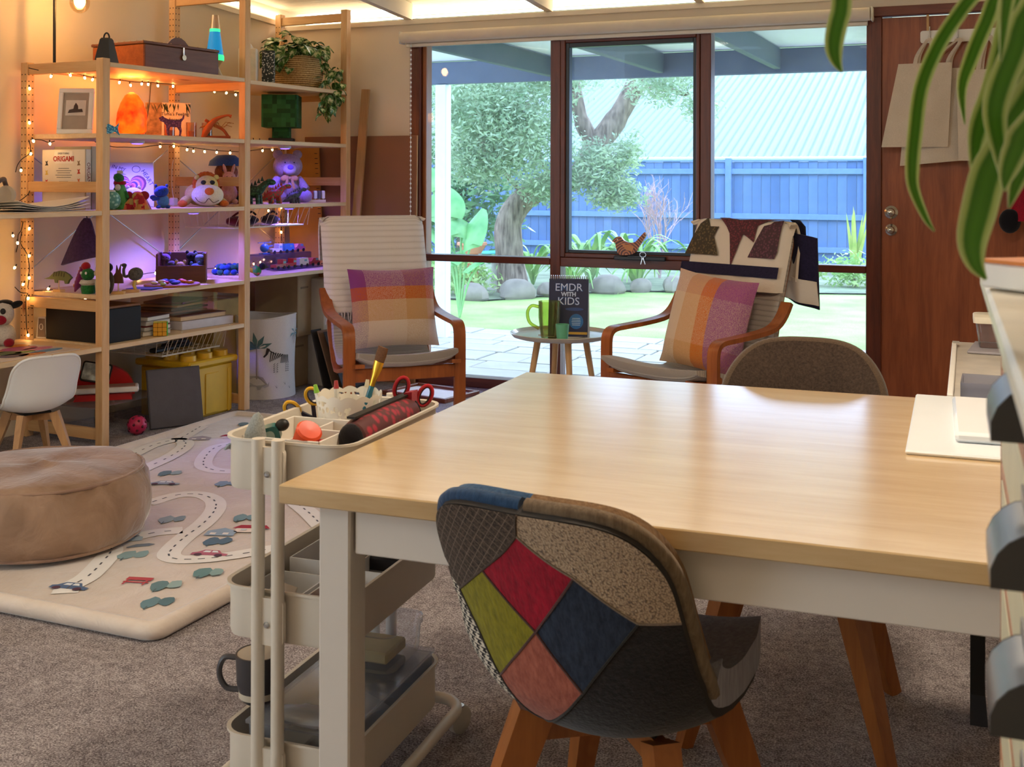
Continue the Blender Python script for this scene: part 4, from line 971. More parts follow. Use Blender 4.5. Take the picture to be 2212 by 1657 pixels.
for s_ in (-1, 1): MB().ell((s_ * .022, 0, .19), (.009, .008, .032), (0, s_ * 15, 0)).build('ear', pk, t); MB().ell((s_ * .03, -.04, .015), (.016, .026, .015)).build('foot', pk, t)
eyes(t, [(-.013, -.041, .15), (.013, -.041, .15)], .003)
# plush bear with bow
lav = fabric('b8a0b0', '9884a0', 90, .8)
t = S('plush_bear', 'large pale plush bear with a ribbon bow, tinted violet by the lamp', 'toy', -.26, 1.66, B3, 48)
MB().ell((0, .0, .085), (.075, .065, .09), n=18, m=12).build('body', lav, t)
MB().ell((0, -.01, .215), (.088, .072, .075), n=20, m=14).build('head', lav, t)
MB().ell((0, -.075, .195), (.042, .03, .034), n=16, m=10).build('muzzle', fabric('c8b4c8'), t)
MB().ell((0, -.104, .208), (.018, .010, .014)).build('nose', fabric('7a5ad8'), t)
for s_ in (-1, 1):
    MB().ell((s_ * .058, .0, .285), (.03, .018, .028)).build('ear', lav, t)
    limb(t, 'arm', (s_ * .06, -.01, .14), (s_ * .105, -.055, .075), .025, lav)
    MB().tube([(s_ * .04, -.02, .035), (s_ * .07, -.09, .03), (s_ * .085, -.13, .034)], [.036, .036, .034], 12).build('leg', lav, t)
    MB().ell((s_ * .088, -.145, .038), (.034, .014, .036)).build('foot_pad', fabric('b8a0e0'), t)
    MB().ell((s_ * .028, -.07, .145), (.026, .009, .017), (0, s_ * 20, 0)).build('bow_loop', fabric('d8a878', 'b8885a'), t)
    MB().prism([(s_ * .006, .14), (s_ * .02, .14), (s_ * .034, .08), (s_ * .018, .085)], .004, Matrix.Translation((0, -.075, 0))).build('ribbon_tail', fabric('d8a878', 'b8885a'), t)
MB().ell((0, -.078, .145), (.009, .008, .009)).build('bow_knot', fabric('c89868'), t)
eyes(t, [(-.026, -.072, .235), (.026, -.072, .235)], .006)
# toy dinosaurs
def dinotoy(lab, x, y, z, rz, h1, h2, s_=1.0):
    t = S('toy_dinosaur', lab, 'toy', x, y, z, rz)
    m = pat(h1, h2, 70); k = s_
    MB().tube(smoothpath([(-.085 * k, 0, .012 * k), (-.05 * k, 0, .03 * k), (-.01 * k, 0, .05 * k), (.03 * k, 0, .06 * k), (.055 * k, 0, .085 * k), (.07 * k, 0, .095 * k)], 4), [v * k for v in (.004, .006, .009, .012, .016, .019, .022, .025, .027, .028, .028, .026, .023, .02, .018, .016, .015, .014, .014, .013, .012)], 10).build('body', m, t)
    MB().ell((.085 * k, 0, .098 * k), (.024 * k, .014 * k, .014 * k), (0, 10, 0)).build('head', m, t)
    for a, b in ((.03, -1), (.03, 1), (-.015, -1), (-.015, 1)): MB().cyl((a * k, b * .016 * k, .04 * k), (a * k + .004, b * .02 * k, 0), .010 * k, .009 * k, n=8).build('leg', m, t)
    for q in range(7): MB().prism([(-.008 * k, 0), (.008 * k, 0), (0, .022 * k)], .004 * k, Matrix.Translation(((-.05 + .016 * q) * k, 0, (.035 + .009 * q) * k + .012 * k))).build('back_spike', flat(h2, .6), t, smooth=0)
    eyes(t, [(.092 * k, -.012 * k, .104 * k), (.092 * k, .012 * k, .104 * k)], .003)
dinotoy('dark green toy dinosaur with tall back spikes leaning by the middle post', -.10, 1.15, B3, 20, '3a6a48', '1c3a28', 1.25)
dinotoy('red and green toy dinosaur in front of the plush bear', -.09, 1.32, B3, 60, '3a7a50', 'b03428', 1.0)
dinotoy('small black toy dinosaur in front of the plush bear', -.05, 1.45, B3, 70, '2a2a30', '4a4a50', .8)
t = S('popsicle_toy', 'wooden stand holding a row of six colourful toy ice lollies', 'toy', -.10, 1.70, B3, 60)
MB().box((0, 0, .008), (.15, .035, .016), .002).build('stand', flat('e8d8b8', .6), t, smooth=0)
for k, c in enumerate(('6a7a58', 'd8602a', '9a2a40', 'dce4e0', '5a5060', 'f0ece8')):
    x = -.062 + k * .025
    MB().box((x, 0, .024), (.004, .01, .03)).build('stick', flat('e8d8b8', .6), t, smooth=0)
    MB().prism([(-.012, .028), (.012, .028), (.012, .072), (.009, .082), (0, .087), (-.009, .082), (-.012, .072)], .022, Matrix.Translation((x, 0, 0)) @ Matrix.Rotation(R(90), 4, 'Z') @ Matrix.Scale(.8, 4)).build('lolly', flat(c, .5), t, smooth=20)
# --- green box lamp (plain), basket plant, tins
t = S('green_box_lamp', 'dark green cube lamp on a narrow neck and black base', 'lamp', -.24, 1.58, B2, 30)
gm = quiltm('green_blocks', ['1c5a34', '24683c', '164a2a', '2a7044'], 38, 0.0)
MB().box((0, 0, .185), (.205, .205, .19), .002).build('head', gm, t, smooth=0)
MB().box((0, 0, .06), (.10, .085, .07), .002).build('neck', gm, t, smooth=0)
MB().box((0, 0, .014), (.14, .11, .028), .003).build('base', flat('14181a', .5), t, smooth=0)
t = S('pothos_plant', 'variegated trailing pothos in a round woven basket on the upper shelf', 'potted plant', -.20, 1.655, B1)
bk = MB().lathe([(0, 0), (.135, 0), (.15, .02), (.168, .10), (.16, .185), (.152, .19), (.155, .10), (.13, .02), (0, .015)], 40)
def wovenm():
    t_ = NT('woven_basket'); v = t_.coords('Object'); wv = t_.node('ShaderNodeTexWave', bands_direction='Z'); wv.inputs['Scale'].default_value = 26; wv.inputs['Distortion'].default_value = 2; wv.inputs['Detail'].default_value = 2; wv.inputs['Detail Scale'].default_value = 8
    t_.link(v, wv.inputs['Vector']); n = t_.noise(v, 90, 2)
    f = t_.math('ADD', t_.math('MULTIPLY', wv.outputs[0], .6), t_.math('MULTIPLY', n, .5))
    t_.col(t_.ramp(f, [(.25, hexc('8a6436')), (.6, hexc('c8a060')), (.9, hexc('e0c088'))])); t_.b.inputs['Roughness'].default_value = .85; t_.bump(f, .7, .006); return t_.m
bk.build('basket', wovenm(), t)
MB().lathe([(0, .165), (.15, .165), (.15, .17), (0, .172)], 24).build('soil', flat('3a2a1e', 1), t)
def pothm():
    t_ = NT('variegated_leaf'); n = t_.noise(t_.coords('Object', (1, .35, 1)), 55, 3, .6)
    c = t_.ramp(n, [(.42, hexc('3f6a2a')), (.5, hexc('5f8a3a')), (.56, hexc('d8dcae'))]); t_.col(c); t_.b.inputs['Roughness'].default_value = .35
    return t_.m
pl_me = MB().sheet(lambda u, v: ((u - .5) * .052 * (math.sin(math.pi * min(1, .1 + .9 * v)) ** .75) * 1.1, .07 * v, .012 * math.sin(math.pi * v) - .02 * v * v - .012 * abs(u - .5) * -1), 4, 6, .0008).mesh('leaf', 60)
pl_me.materials.append(pothm())
rp = random.Random(11); stem = MB()
spots = []
for k in range(95):
    a = rp.uniform(0, 6.283); r = rp.uniform(.03, .20); z = .18 + rp.uniform(.0, .13) * (1 - r / .28) + rp.uniform(0, .03)
    spots.append((r * math.cos(a), r * math.sin(a), z, math.degrees(a) - 90 + rp.uniform(-40, 40), rp.uniform(-50, 20), rp.uniform(.8, 1.35)))
for k in range(16):   # spill over towards the middle post
    spots.append((rp.uniform(-.05, .10), -rp.uniform(.13, .22), .10 + rp.uniform(0, .14), 180 + rp.uniform(-70, 70), rp.uniform(-75, -20), rp.uniform(.9, 1.3)))
vine = smoothpath([(.10, .06, .17), (.165, .06, .13), (.185, .05, 0), (.19, .05, -.08), (.19, .03, -.16)], 8)
vine2 = smoothpath([(.11, .10, .17), (.17, .13, .12), (.19, .14, .02), (.19, .12, -.06), (.19, .08, -.13)], 8)
for vn in (vine, vine2):
    for p in vn[6:]:
        spots.append((p[0] + rp.uniform(-.02, .03), p[1] + rp.uniform(-.04, .05), p[2] + rp.uniform(-.015, .015), rp.uniform(0, 360), rp.uniform(-80, -10), rp.uniform(.7, 1.1)))
    MB().tube(vn, .0025, 5).build('vine', flat('6a8a3a', .6), t)
for (x, y, z, rz, rx, s_) in spots:
    o = ob('leaf', pl_me, None, t, (x, y, z), (rx, rp.uniform(-25, 25), rz)); o.scale = (s_,) * 3
t = S('speckled_tin', 'black speckled tin beside the pothos basket', 'tin', -.14, 1.335, B1, 35)
MB().box((0, 0, .095), (.07, .06, .19), .004).build('body', pat('d8d8d0', '2a3230', 95), t, smooth=0)
MB().box((0, 0, .192), (.072, .062, .008), .003).build('lid', flat('2a3230', .5), t, smooth=0)
t = S('tissue_box', 'white embossed carton beside the middle post on the upper shelf', 'box', -.20, 1.235, B1, 30)
MB().box((0, 0, .10), (.10, .08, .20), .004).build('carton', flat('e6dccc', .7, bump=.4, bs=70), t, smooth=0)
MB().sheet(lambda u, v: ((u - .5) * .06 * (1 - .6 * v), .015 * math.sin(u * 7), .2 + .03 * v), 6, 3, .001).build('tissue', paper, t)
# --- fourth shelf: puppets and props seen through the end frame
def propstand(t, h=.05, w_=.05): MB().box((0, 0, .006), (w_, .03, .012), .001).build('stand', flat('e0b070', .6), t, smooth=0); MB().cyl((0, 0, .01), (0, 0, h), .0035, n=6).build('peg', flat('e0c090', .6), t)
t = S('ankylosaur_prop', 'green wooden dinosaur silhouette with dark stripes on a peg stand', 'toy', -.345, .045, A4)
propstand(t, .062)
MB().prism([(-.098, .058), (-.06, .068), (-.03, .09), (.005, .10), (.04, .097), (.07, .085), (.088, .07), (.072, .058), (.062, .04), (.046, .04), (.04, .054), (.0, .056), (-.004, .042), (-.022, .042), (-.026, .058)], .012).build('body', flat('5a6438', .6), t, smooth=0)
for k in range(5): MB().prism([(-.004, 0), (.004, 0), (.009, .022), (.002, .022)], .0135, Matrix.Translation((-.03 + k * .017, 0, .072 + .003 * math.sin(k * .8)))).build('stripe', flat('2c3018', .6), t, smooth=0)
t = S('finger_puppet', 'purple and orange crescent dragon puppet', 'toy', -.225, .06, A4, 0)
MB().tube(smoothpath([(-.03, 0, .004), (-.015, 0, .03), (.005, 0, .06), (.02, 0, .10), (.03, 0, .13)], 4), [.004, .006, .009, .012, .015, .017, .019, .02, .021, .021, .02, .019, .017, .016, .015, .013, .012], 10).build('body', fabric('8a2a6a'), t)
for k in range(6): MB().prism([(-.012, -.006), (.004, 0), (-.012, .008)], .012, Matrix.Translation((-.022 + k * .008, 0, .03 + k * .017))).build('spine_fin', fabric('d8902a'), t, smooth=0)
t = S('finger_puppet', 'green crocodile puppet with white frill and red hat', 'toy', -.155, .05, A4, 0)
MB().lathe([(0, 0), (.03, 0), (.036, .03), (.028, .045)], 14).build('body', gpl, t); MB().lathe([(.030, .04), (.042, .05), (.034, .065), (.02, .06)], 14).build('frill', fabric('e0d8c8'), t)
MB().ell((0, -.004, .09), (.032, .03, .03)).build('head', gpl, t)
MB().ell((-.01, -.006, .128), (.022, .02, .02)).build('hat', fabric('b81c28'), t)
for s_ in (-1, 1): MB().ell((s_ * .016, -.03, .098), (.006, .004, .007)).build('eye', whitem, t)
t = S('finger_puppet', 'cream unicorn puppet with pink cone hat', 'toy', -.09, .06, A4, 0)
MB().lathe([(0, 0), (.02, 0), (.024, .05), (.018, .08)], 12).build('body', fabric('e0d0b0'), t); MB().ell((0, -.006, .10), (.02, .026, .022)).build('head', fabric('e0d0b0'), t)
MB().lathe([(.016, .115), (.0, .15)], 10).build('hat', fabric('d85a8a'), t); eyes(t, [(-.01, -.028, .106), (.01, -.028, .106)], .003)
t = S('finger_puppet', 'black and white penguin puppet beside the front post', 'toy', -.045, .07, A4, 0)
MB().ell((0, 0, .055), (.026, .024, .055)).build('body', fabric('4a3c34'), t); MB().ell((.004, -.014, .05), (.018, .014, .04)).build('belly', fabric('e8e0d4'), t)
MB().ell((0, -.004, .125), (.022, .022, .022)).build('head', fabric('1c1818'), t); MB().ell((-.004, -.018, .12), (.013, .010, .013)).build('face', fabric('e8e0d4'), t)
MB().ell((0, -.03, .117), (.004, .008, .004)).build('beak', flat('d8902a', .5), t)
t = S('rabbit_prop', 'dark brown rabbit silhouette on a wooden stand beside the front post', 'toy', -.02, .105, A4, 25)
propstand(t, .06, .06)
MB().prism([(-.02, .05), (-.022, .085), (-.012, .10), (-.008, .135), (.0, .105), (.012, .14), (.01, .10), (.02, .085), (.024, .05)], .01).build('body', flat('5a3222', .7), t, smooth=0)
t = S('ostrich_prop', 'grey feathered ostrich figure on yellow legs and a wooden stand', 'toy', -.035, .20, A4, 35)
MB().box((0, 0, .006), (.08, .04, .012), .001).build('stand', flat('d8a878', .6), t, smooth=0)
MB().ell((.02, 0, .085), (.036, .03, .032), (0, -20, 0)).build('body', fabric('6a6460', '3a3634', 90, .8), t)
MB().tube(smoothpath([(-.005, 0, .08), (-.03, 0, .075), (-.035, 0, .105), (-.028, 0, .125)], 4), .007, 8).build('neck', fabric('5a5450'), t)
MB().ell((-.033, 0, .128), (.013, .009, .009)).build('head', fabric('4a4440'), t)
for s_ in (-1, 1): MB().tube([(.02, s_ * .008, .06), (.012, s_ * .01, .035), (.02, s_ * .01, .012)], .006, 6).build('leg', flat('d8b040', .6), t)
t = S('paint_palette', 'round wooden palette piled with bright craft pieces', 'palette', -.105, .545, A4)
MB().lathe([(0, 0), (.125, 0), (.13, .006), (.125, .011), (0, .011)], 28, sy=1.15).build('board', flat('a86a3a', .5), t)
for k, c in enumerate(('2a4ad0', '3a6ae0', 'c82a28', 'e0702a', 'e8e0a0', '2a3ab0', 'd83a30', 'f0e8d8', 'c87a28', '3050c8', 'b8d080')):
    a = k * 2.4; r = .03 + .0075 * k
    MB().ell((r * math.cos(a), r * math.sin(a) * 1.15, .019), (.022, .016, .009), (0, 0, k * 50)).build('craft_piece', flat(c, .5), t)
t = S('felt_mat', 'flat blue felt mat lying on the fourth shelf', 'mat', -.085, .335, A4, 15)
MB().box((0, 0, .003), (.14, .11, .006), .002).build('felt', fabric('3a3aa8'), t)
t.children[0].name = 'felt'
t = S('wooden_crate', 'dark dovetailed wooden crate filled with finger puppets', 'crate', -.22, .735, A4, 40)
dw = wood('4a2418', '6e3c26', 'X', 1, .5)
for c, d in (((0, -.085, .045), (.25, .01, .09)), ((0, .085, .075), (.25, .01, .15)), ((-.12, 0, .075), (.01, .165, .15)), ((.12, 0, .075), (.01, .165, .15)), ((0, 0, .005), (.25, .165, .01))): MB().box(c, d, .001).build('panel', dw, t, smooth=0)
for k, (x, y, z, c, lab) in enumerate(((-.085, .02, .135, '7a5a88', 'mauve mouse finger puppet at the left end of crate'), (-.05, -.02, .10, '5a5060', 'grey elephant finger puppet in crate'), (-.005, -.03, .095, 'c8a878', 'tan smiling bear finger puppet at the front of crate'), (.045, .03, .14, '1c1820', 'black-hatted finger puppet standing tallest in crate'), (.09, .02, .13, '7a8a90', 'grey-blue finger puppet at the right end of crate'), (.07, -.03, .085, '5a7ab8', 'blue bird finger puppet at the front of crate'))):
    w_ = Matrix.Translation(sh(-.22, .735, A4)) @ Matrix.Rotation(R(SR + 40), 4, 'Z') @ Vector((x, y, .012))
    q = thing('finger_puppet', lab, 'toy', tuple(w_), SR + 40)
    m = fabric(c); MB().lathe([(0, 0), (.018, 0), (.022, .05), (.016, z - .035)], 12).build('body', m, q); MB().ell((0, -.002, z - .022), (.026, .022, .022)).build('head', m, q)
    eyes(q, [(-.009, -.022, z - .018), (.009, -.022, z - .018)], .003)
    for s_ in (-1, 1): MB().ell((s_ * .02, 0, z), (.009, .005, .010)).build('ear', m, q)
t = S('bead_garland', 'coiled garland of blue and green felt beads behind the middle post', 'garland', -.24, 1.13, B4)
for k in range(26):
    a = k * 6.283 / 13; r = .075 if k < 13 else .055
    MB().ell((r * math.cos(a), r * 1.2 * math.sin(a), .016 + (.026 if k >= 13 else 0)), (.018, .018, .016), n=10, m=7).build('bead', fabric(('2a4a9a', '2a6a5a', '3a6ab8')[k % 3]), t)
t = S('parrot_toy', 'small black, green and red bird toy at the front by the middle post', 'toy', -.04, 1.12, B4, 45)
MB().ell((0, 0, .03), (.025, .03, .03)).build('body', pat('c83028', '2a8a3a', 40), t); MB().ell((.028, -.01, .052), (.02, .02, .02)).build('head', fabric('1c1820'), t); MB().ell((.05, -.014, .048), (.012, .006, .006)).build('beak', flat('3a3a40', .5), t); MB().ell((-.03, .0, .03), (.025, .008, .012), (0, 30, 0)).build('tail', flat('d8b030', .6), t)
# toy vehicles on a stepped rack
t = S('vehicle_rack', 'two-step clear rack holding rows of toy vehicles', 'rack', -.235, 1.645, B4)
rk = clear('d8d4e8', .1, .6, .95, .08)
MB().box((.07, 0, .006), (.12, .44, .006)).build('lower_step', rk, t, smooth=0); MB().box((-.07, 0, .085), (.12, .44, .006)).build('upper_step', rk, t, smooth=0); MB().box((-.005, 0, .045), (.004, .44, .08)).build('riser', rk, t, smooth=0); MB().box((-.13, 0, .042), (.004, .44, .085)).build('back_leg', rk, t, smooth=0)
def car(lab, y, up, c, kind):
    x = -.305 if up else -.165
    t = S('toy_vehicle', lab, 'toy car', x, y, B4 + (.088 if up else .009), 88, 'toy vehicles on the rack')
    m = flat(c, .35, coat=.5)
    L = .085; h = .045
    pr_ = {'van': [(-.042, .01), (.042, .01), (.042, .03), (.034, .052), (-.042, .052)], 'car': [(-.044, .01), (.044, .01), (.044, .024), (.03, .03), (.018, .046), (-.02, .046), (-.034, .03), (-.044, .026)], 'truck': [(-.044, .01), (.044, .01), (.044, .055), (.016, .055), (.014, .028), (-.044, .026)]}[kind if kind in ('van', 'car') else 'truck']
    if kind == 'heli':
        MB().ell((0, 0, .036), (.032, .022, .026)).build('body', m, t); MB().cyl((.02, 0, .04), (.07, 0, .048), .006, .003, n=8).build('tail_boom', m, t)
        MB().box((0, 0, .068), (.11, .008, .003)).build('rotor_blade', m, t, smooth=0); MB().cyl((0, 0, .058), (0, 0, .068), .003, n=6).build('mast', m, t)
        for s_ in (-1, 1): MB().cyl((-.03, s_ * .014, .004), (.03, s_ * .014, .004), .003, n=6).build('skid', m, t)
        return t
    MB().prism(pr_, .042).build('body', m, t, smooth=0)
    MB().box((.012 if kind != 'truck' else .03, -.0215, .038), (.022, .002, .012)).build('window', flat('7ab0b8', .3), t, smooth=0)
    for a in (-.026, .026):
        for s_ in (-1, 1): MB().cyl((a, s_ * .018, .009), (a, s_ * .025, .009), .0095, n=12).build('wheel', flat('1c1820', .6), t)
    return t
car('blue toy helicopter at the left end of the upper step', 1.505, 1, '3a7ac8', 'heli'); car('white toy pickup second on the upper step', 1.60, 1, 'e8e4ec', 'truck')
car('light blue toy van third on the upper step', 1.715, 1, '4a90c8', 'van'); car('pink toy car at the right end of the upper step', 1.82, 1, 'c86a88', 'car')
car('red toy truck at the left end of the lower step', 1.46, 0, 'a82a38', 'truck'); car('red toy tractor with yellow trailer on the lower step', 1.555, 0, 'c02a30', 'truck')
car('white toy ambulance with round badge on the lower step', 1.675, 0, 'f0ecf0', 'van'); car('red toy racing car at the right end of the lower step', 1.785, 0, 'a03038', 'car')
# felt pouch hanging under the third shelf
t = S('felt_pouch', 'dark purple felt cone pouch hanging below the third shelf', 'pouch', -.36, .22, 1.066, 10)
MB().tube([(0, 0, 0), (.01, 0, -.03)], .003, 5).build('cord', blackm, t)
MB().sheet(lambda u, v: ((u - .52) * (.03 + .19 * v ** .8) + .02 - .03 * v, -.03 * math.sin(math.pi * u) * v - .01, -.025 - .235 * v + .05 * u * v * v), 12, 12, .012).build('felt', fabric('4a3468', '32244c', 70, .8), t)
# --- fifth shelf
t = S('black_storage_box', 'long matt black storage box with a wooden lid', 'box', -.235, .155, A5)
MB().box((0, 0, .08), (.40, .22, .16), .003).build('box', flat('120f10', .7, var=.1), t, smooth=0); MB().box((0, .01, .166), (.385, .20, .012), .002).build('lid', wood('7a4a1c', 'a06a30', 'X', 1, .5), t, smooth=0)
t = S('desk_speaker', 'little grey and white speaker beside the black storage box', 'speaker', -.475, .075, A5, 10)
MB().prism([(-.03, 0), (.03, 0), (.022, .10), (-.02, .10)], .05).build('housing', whitem, t, smooth=20); MB().prism([(-.022, .006), (.024, .006), (.018, .094), (-.015, .094)], .052, Matrix.Translation((.002, -.002, 0))).build('grille', flat('7a6a5c', .8, bump=.4, bs=200), t, smooth=0); MB().tube([(.01 * math.cos(a) + .003, -.03, .055 + .014 * math.sin(a)) for a in [i * 6.283 / 12 for i in range(12)]], .0015, 4, True).build('logo_ring', whitem, t)
for k in range(4):
    cols = ('d8d0c4', '8a2a28', 'c8c0b8', '5a3a3a'); labs = ('pale folder at the bottom of the small paper pile', 'red-edged magazine in the small paper pile', 'white notebook in the small paper pile', 'brown folder on top of the small paper pile')
    t = S('flat_folder', labs[k], 'folder', -.18 - .01 * k, .405 + .006 * k, A5 + .001 + k * .023, 4 * k - 5, 'papers beside the cube')
    MB().box((0, 0, .010), (.24, .17, .019), .002).build('pages', paper, t, smooth=0); MB().box((0, 0, .0205), (.245, .175, .002)).build('cover', flat(cols[k], .6), t, smooth=0)
t = S('puzzle_cube', 'bright orange and green puzzle cube at the front edge of the shelf', 'toy', -.03, .385, A5, 42)
MB().box((0, 0, .034), (.066, .066, .066), .003).build('core', blackm, t, smooth=0)
for i in range(3):
    for j in range(3):
        a, b = -.0215 + .0215 * i, .0125 + .0215 * j
        MB().box((a, -.0335, b), (.0205, .003, .0205), .002).build('tile', flat('d89a1c', .4, var=.03), t, smooth=0); MB().box((.0335, a, b), (.003, .0205, .0205), .002).build('tile', flat('3ad83a', .4, var=.03), t, smooth=0); MB().box((a, -.0215 + .0215 * j, .0675), (.0205, .0205, .003), .002).build('tile', flat('e8d84a', .4, var=.03), t, smooth=0)
t = S('paper_ream', 'thick white ream of paper lying at the right of fifth shelf', 'paper', -.21, .765, A5, -4)
MB().box((0, 0, .022), (.31, .36, .044), .003).build('wrapper', flat('cfc8cc', .5), t, smooth=0)
t = S('art_book', 'large brown-edged book lying on the white paper ream', 'book', -.22, .74, A5 + .0445, -2)
MB().box((0, 0, .012), (.30, .32, .022), .002).build('pages', flat('d8b890', .7), t, smooth=0); MB().box((0, 0, .0245), (.305, .325, .003)).build('cover', flat('6a4030', .5), t, smooth=0)
t = S('clear_paper_box', 'shallow clear plastic box of papers on top of the large book', 'box', -.25, .715, A5 + .072, 3)
cl_ = clear('fff4e8', .08, .04, .985, .05)
for c, d in (((0, 0, .002), (.27, .36, .004)), ((-.134, 0, .055), (.003, .36, .11)), ((.134, 0, .055), (.003, .36, .11)), ((0, -.179, .055), (.265, .003, .11)), ((0, .179, .055), (.265, .003, .11))): MB().box(c, d).build('wall', cl_, t, smooth=0)
for k, c in enumerate(('8a6a58', '5a4a48', 'a8907c', '6a4a5a')): MB().box((0, -.02 + .01 * k, .012 + .016 * k), (.22, .28, .010), .001, rot=(0, 0, 7 * k - 8)).build('papers', flat(c, .7), t, smooth=0)
def wire_basket(lab, x, y, z, w_, d, h, m):
    t = S('wire_basket', lab, 'basket', x, y, z)
    r = .0028; mb = MB()
    for yy in [-w_ / 2 + w_ * k / 12 for k in range(13)]:
        mb.tube([(d / 2 - .03, yy, 0), (d / 2 - .08, yy, -h), (-d / 2 + .03, yy, -h), (-d / 2, yy, 0)], r * .7, 4)
    for xx in [d / 2 - .08 - (d - .11) * k / 5 for k in range(6)]: mb.tube([(xx, -w_ / 2, -h), (xx, w_ / 2, -h)], r * .7, 4)
    for s_ in (-1, 1):
        for q in range(5): mb.tube([(d / 2 - .05 - q * (d - .1) / 5, s_ * w_ / 2, -h), (d / 2 - .03 - q * (d - .06) / 5, s_ * w_ / 2, 0)], r * .7, 4)
    stuff(mb.build('wires', m, t))
    rim = MB().tube([(d / 2 - .08, -w_ / 2, -h), (d / 2 - .08, w_ / 2, -h), (-d / 2 + .03, w_ / 2, -h), (-d / 2 + .03, -w_ / 2, -h)], r * 1.5, 6, True); rim.build('rim', m, t)
    for s_ in (-.35, .35): MB().bar([(d / 2 + .02, s_ * w_ * 1.2, .026), (d / 2 + .02, s_ * w_ * 1.2, -.004), (d / 2 - .03, s_ * w_ * 1.2, -.004)], .012, .003, (0, 1, 0)).build('hanger', m, t)
    return t
wbm = flat('e6dcc8', .4, var=.03)
wire_basket('white wire basket hanging below the fifth shelf, holding remotes', -.27, .70, .442, .42, .46, .10, wbm)
for k, (dx, dy, rz, lab) in enumerate(((.05, -.10, 12, 'black remote control nearest the post in the lower wire basket'), (.0, .05, -8, 'black remote control across the middle of the lower wire basket'), (-.06, .12, 20, 'black remote control at the back of the lower wire basket'))):
    t = S('remote_control', lab, 'remote', -.27 + dx, .70 + dy, .346, rz + 80)
    MB().box((0, 0, .012), (.16, .045, .022), .006).build('body', flat('1a1618', .5), t); MB().box((-.03, 0, .0235), (.06, .03, .002)).build('keypad', flat('5a5450', .6), t, smooth=0)
wire_basket('white wire basket hanging below the plush bear shelf, holding toys', -.27, 1.33, 1.071, .60, .46, .105, wbm)
for k, (dx, dy, c, lab) in enumerate(((.04, -.16, '6a1c28', 'dark red toy bundle in the upper wire basket'), (-.02, .02, '2a2428', 'black toy bundle in the upper wire basket'), (.02, .16, '4a4440', 'grey toy bundle in the upper wire basket'))):
    t = S('toy_bundle', lab, 'toy', -.27 + dx, 1.33 + dy, .970)
    q = MB().ell((0, 0, .028), (.055, .06, .028)); q.v = [tuple(c2 * (1 + .12 * math.sin(p[0] * 90 + p[1] * 70)) if i < 2 else c2 for i, c2 in enumerate(p)) for p in q.v]; q.build('body', fabric(c), t)
    MB().tube(smoothpath([(-.03, 0, .05), (0, .02, .075), (.04, .01, .06)], 4), .006, 6).build('strap', fabric(c), t)
# --- floor under the shelves
t = S('clear_stand', 'low clear acrylic stand on the floor under the shelves', 'stand', -.28, .27, 0)
MB().box((0, 0, .158), (.34, .46, .006)).build('top', clear('f4f4f8', .05, .3, .98, .10), t, smooth=0)
for s_ in (-1, 1): MB().box((0, s_ * .227, .079), (.34, .006, .155)).build('side', clear('f4f4f8', .05, .3, .98, .05), t, smooth=0)
t = S('toy_cash_register', 'red toy with arched sides, white tray and tilted picture screen', 'toy', -.30, .26, .1615, 45)
rdp = flat('c81818', .35, var=.05)
ar = [(.16 * math.cos(a), .02 + .13 * math.sin(a)) for a in [math.pi * k / 14 for k in range(15)]]
MB().prism([(-.16, 0), (.16, 0)] + ar[0:15], .05, Matrix.Translation((0, .06, 0))).build('arch_back', rdp, t)
MB().prism([(-.12, 0), (.15, 0), (.14, .03), (-.10, .03)], .16, Matrix.Translation((0, -.03, 0))).build('body', rdp, t, smooth=0)
MB().box((.03, -.10, .055), (.30, .11, .026), .006).build('tray', flat('e8e0d8', .4), t)
MB().box((.03, -.10, .0695), (.27, .085, .003)).build('keyboard', flat('a87a68', .5), t, smooth=0)
sc_ = MB().prism(roundrect(.14, .10, .012), .012, Matrix.Translation((-.02, -.0, .12)) @ Matrix.Rotation(R(-25), 4, 'X') @ Matrix.Rotation(R(12), 4, 'Y')).build('screen_bezel', blackm, t)
MB().prism(roundrect(.125, .085, .008), .014, Matrix.Translation((-.02, -.001, .12)) @ Matrix.Rotation(R(-25), 4, 'X') @ Matrix.Rotation(R(12), 4, 'Y')).build('screen', flat('b8beb4', .4, var=.5, ns=40), t)
t = S('holey_ball', 'small raspberry pink plastic ball with holes on the floor', 'ball', -.06, .265, .0)
MB().ell((0, 0, .046), (.046, .046, .046), n=20, m=14).build('shell', flat('c82a58', .4), t)
hb = MB()
for k in range(26):
    z = 1 - 2 * (k + .5) / 26; r = math.sqrt(1 - z * z); a = k * 2.4
    hb.ell((.043 * r * math.cos(a), .043 * r * math.sin(a), .046 + .043 * z), (.0075, .0075, .0075), n=8, m=6)
stuff(hb.build('holes', flat('5a0c24', .7), t))
t = S('grey_board', 'flat dark grey board leaning against the yellow tub', 'board', .0, .475, .0, 62)
MB().box((0, .045, .145), (.27, .012, .29), .002, rot=(-14, 0, 0)).build('panel', flat('4a464a', .55, var=.06), t, smooth=0); MB().box((0, .0355, .145), (.26, .002, .28), 0, rot=(-14, 0, 0)).build('face', flat('56525a', .5, bump=.2, bs=90), t, smooth=0)
t = S('yellow_block_tub', 'yellow storage tub shaped like a giant stud-topped toy brick', 'storage tub', -.22, .775, 0)
yw = flat('e0b020', .4, var=.06)
MB().box((0, 0, .133), (.34, .33, .266), .012).build('body', yw, t, smooth=20); MB().box((0, 0, .282), (.38, .37, .034), .008).build('lid', yw, t, smooth=20)
for i in range(3):
    for j in range(3): MB().cyl((-.12 + .12 * i, -.12 + .12 * j, .298), (-.12 + .12 * i, -.12 + .12 * j, .326), .041, .039, n=20).build('stud', yw, t)
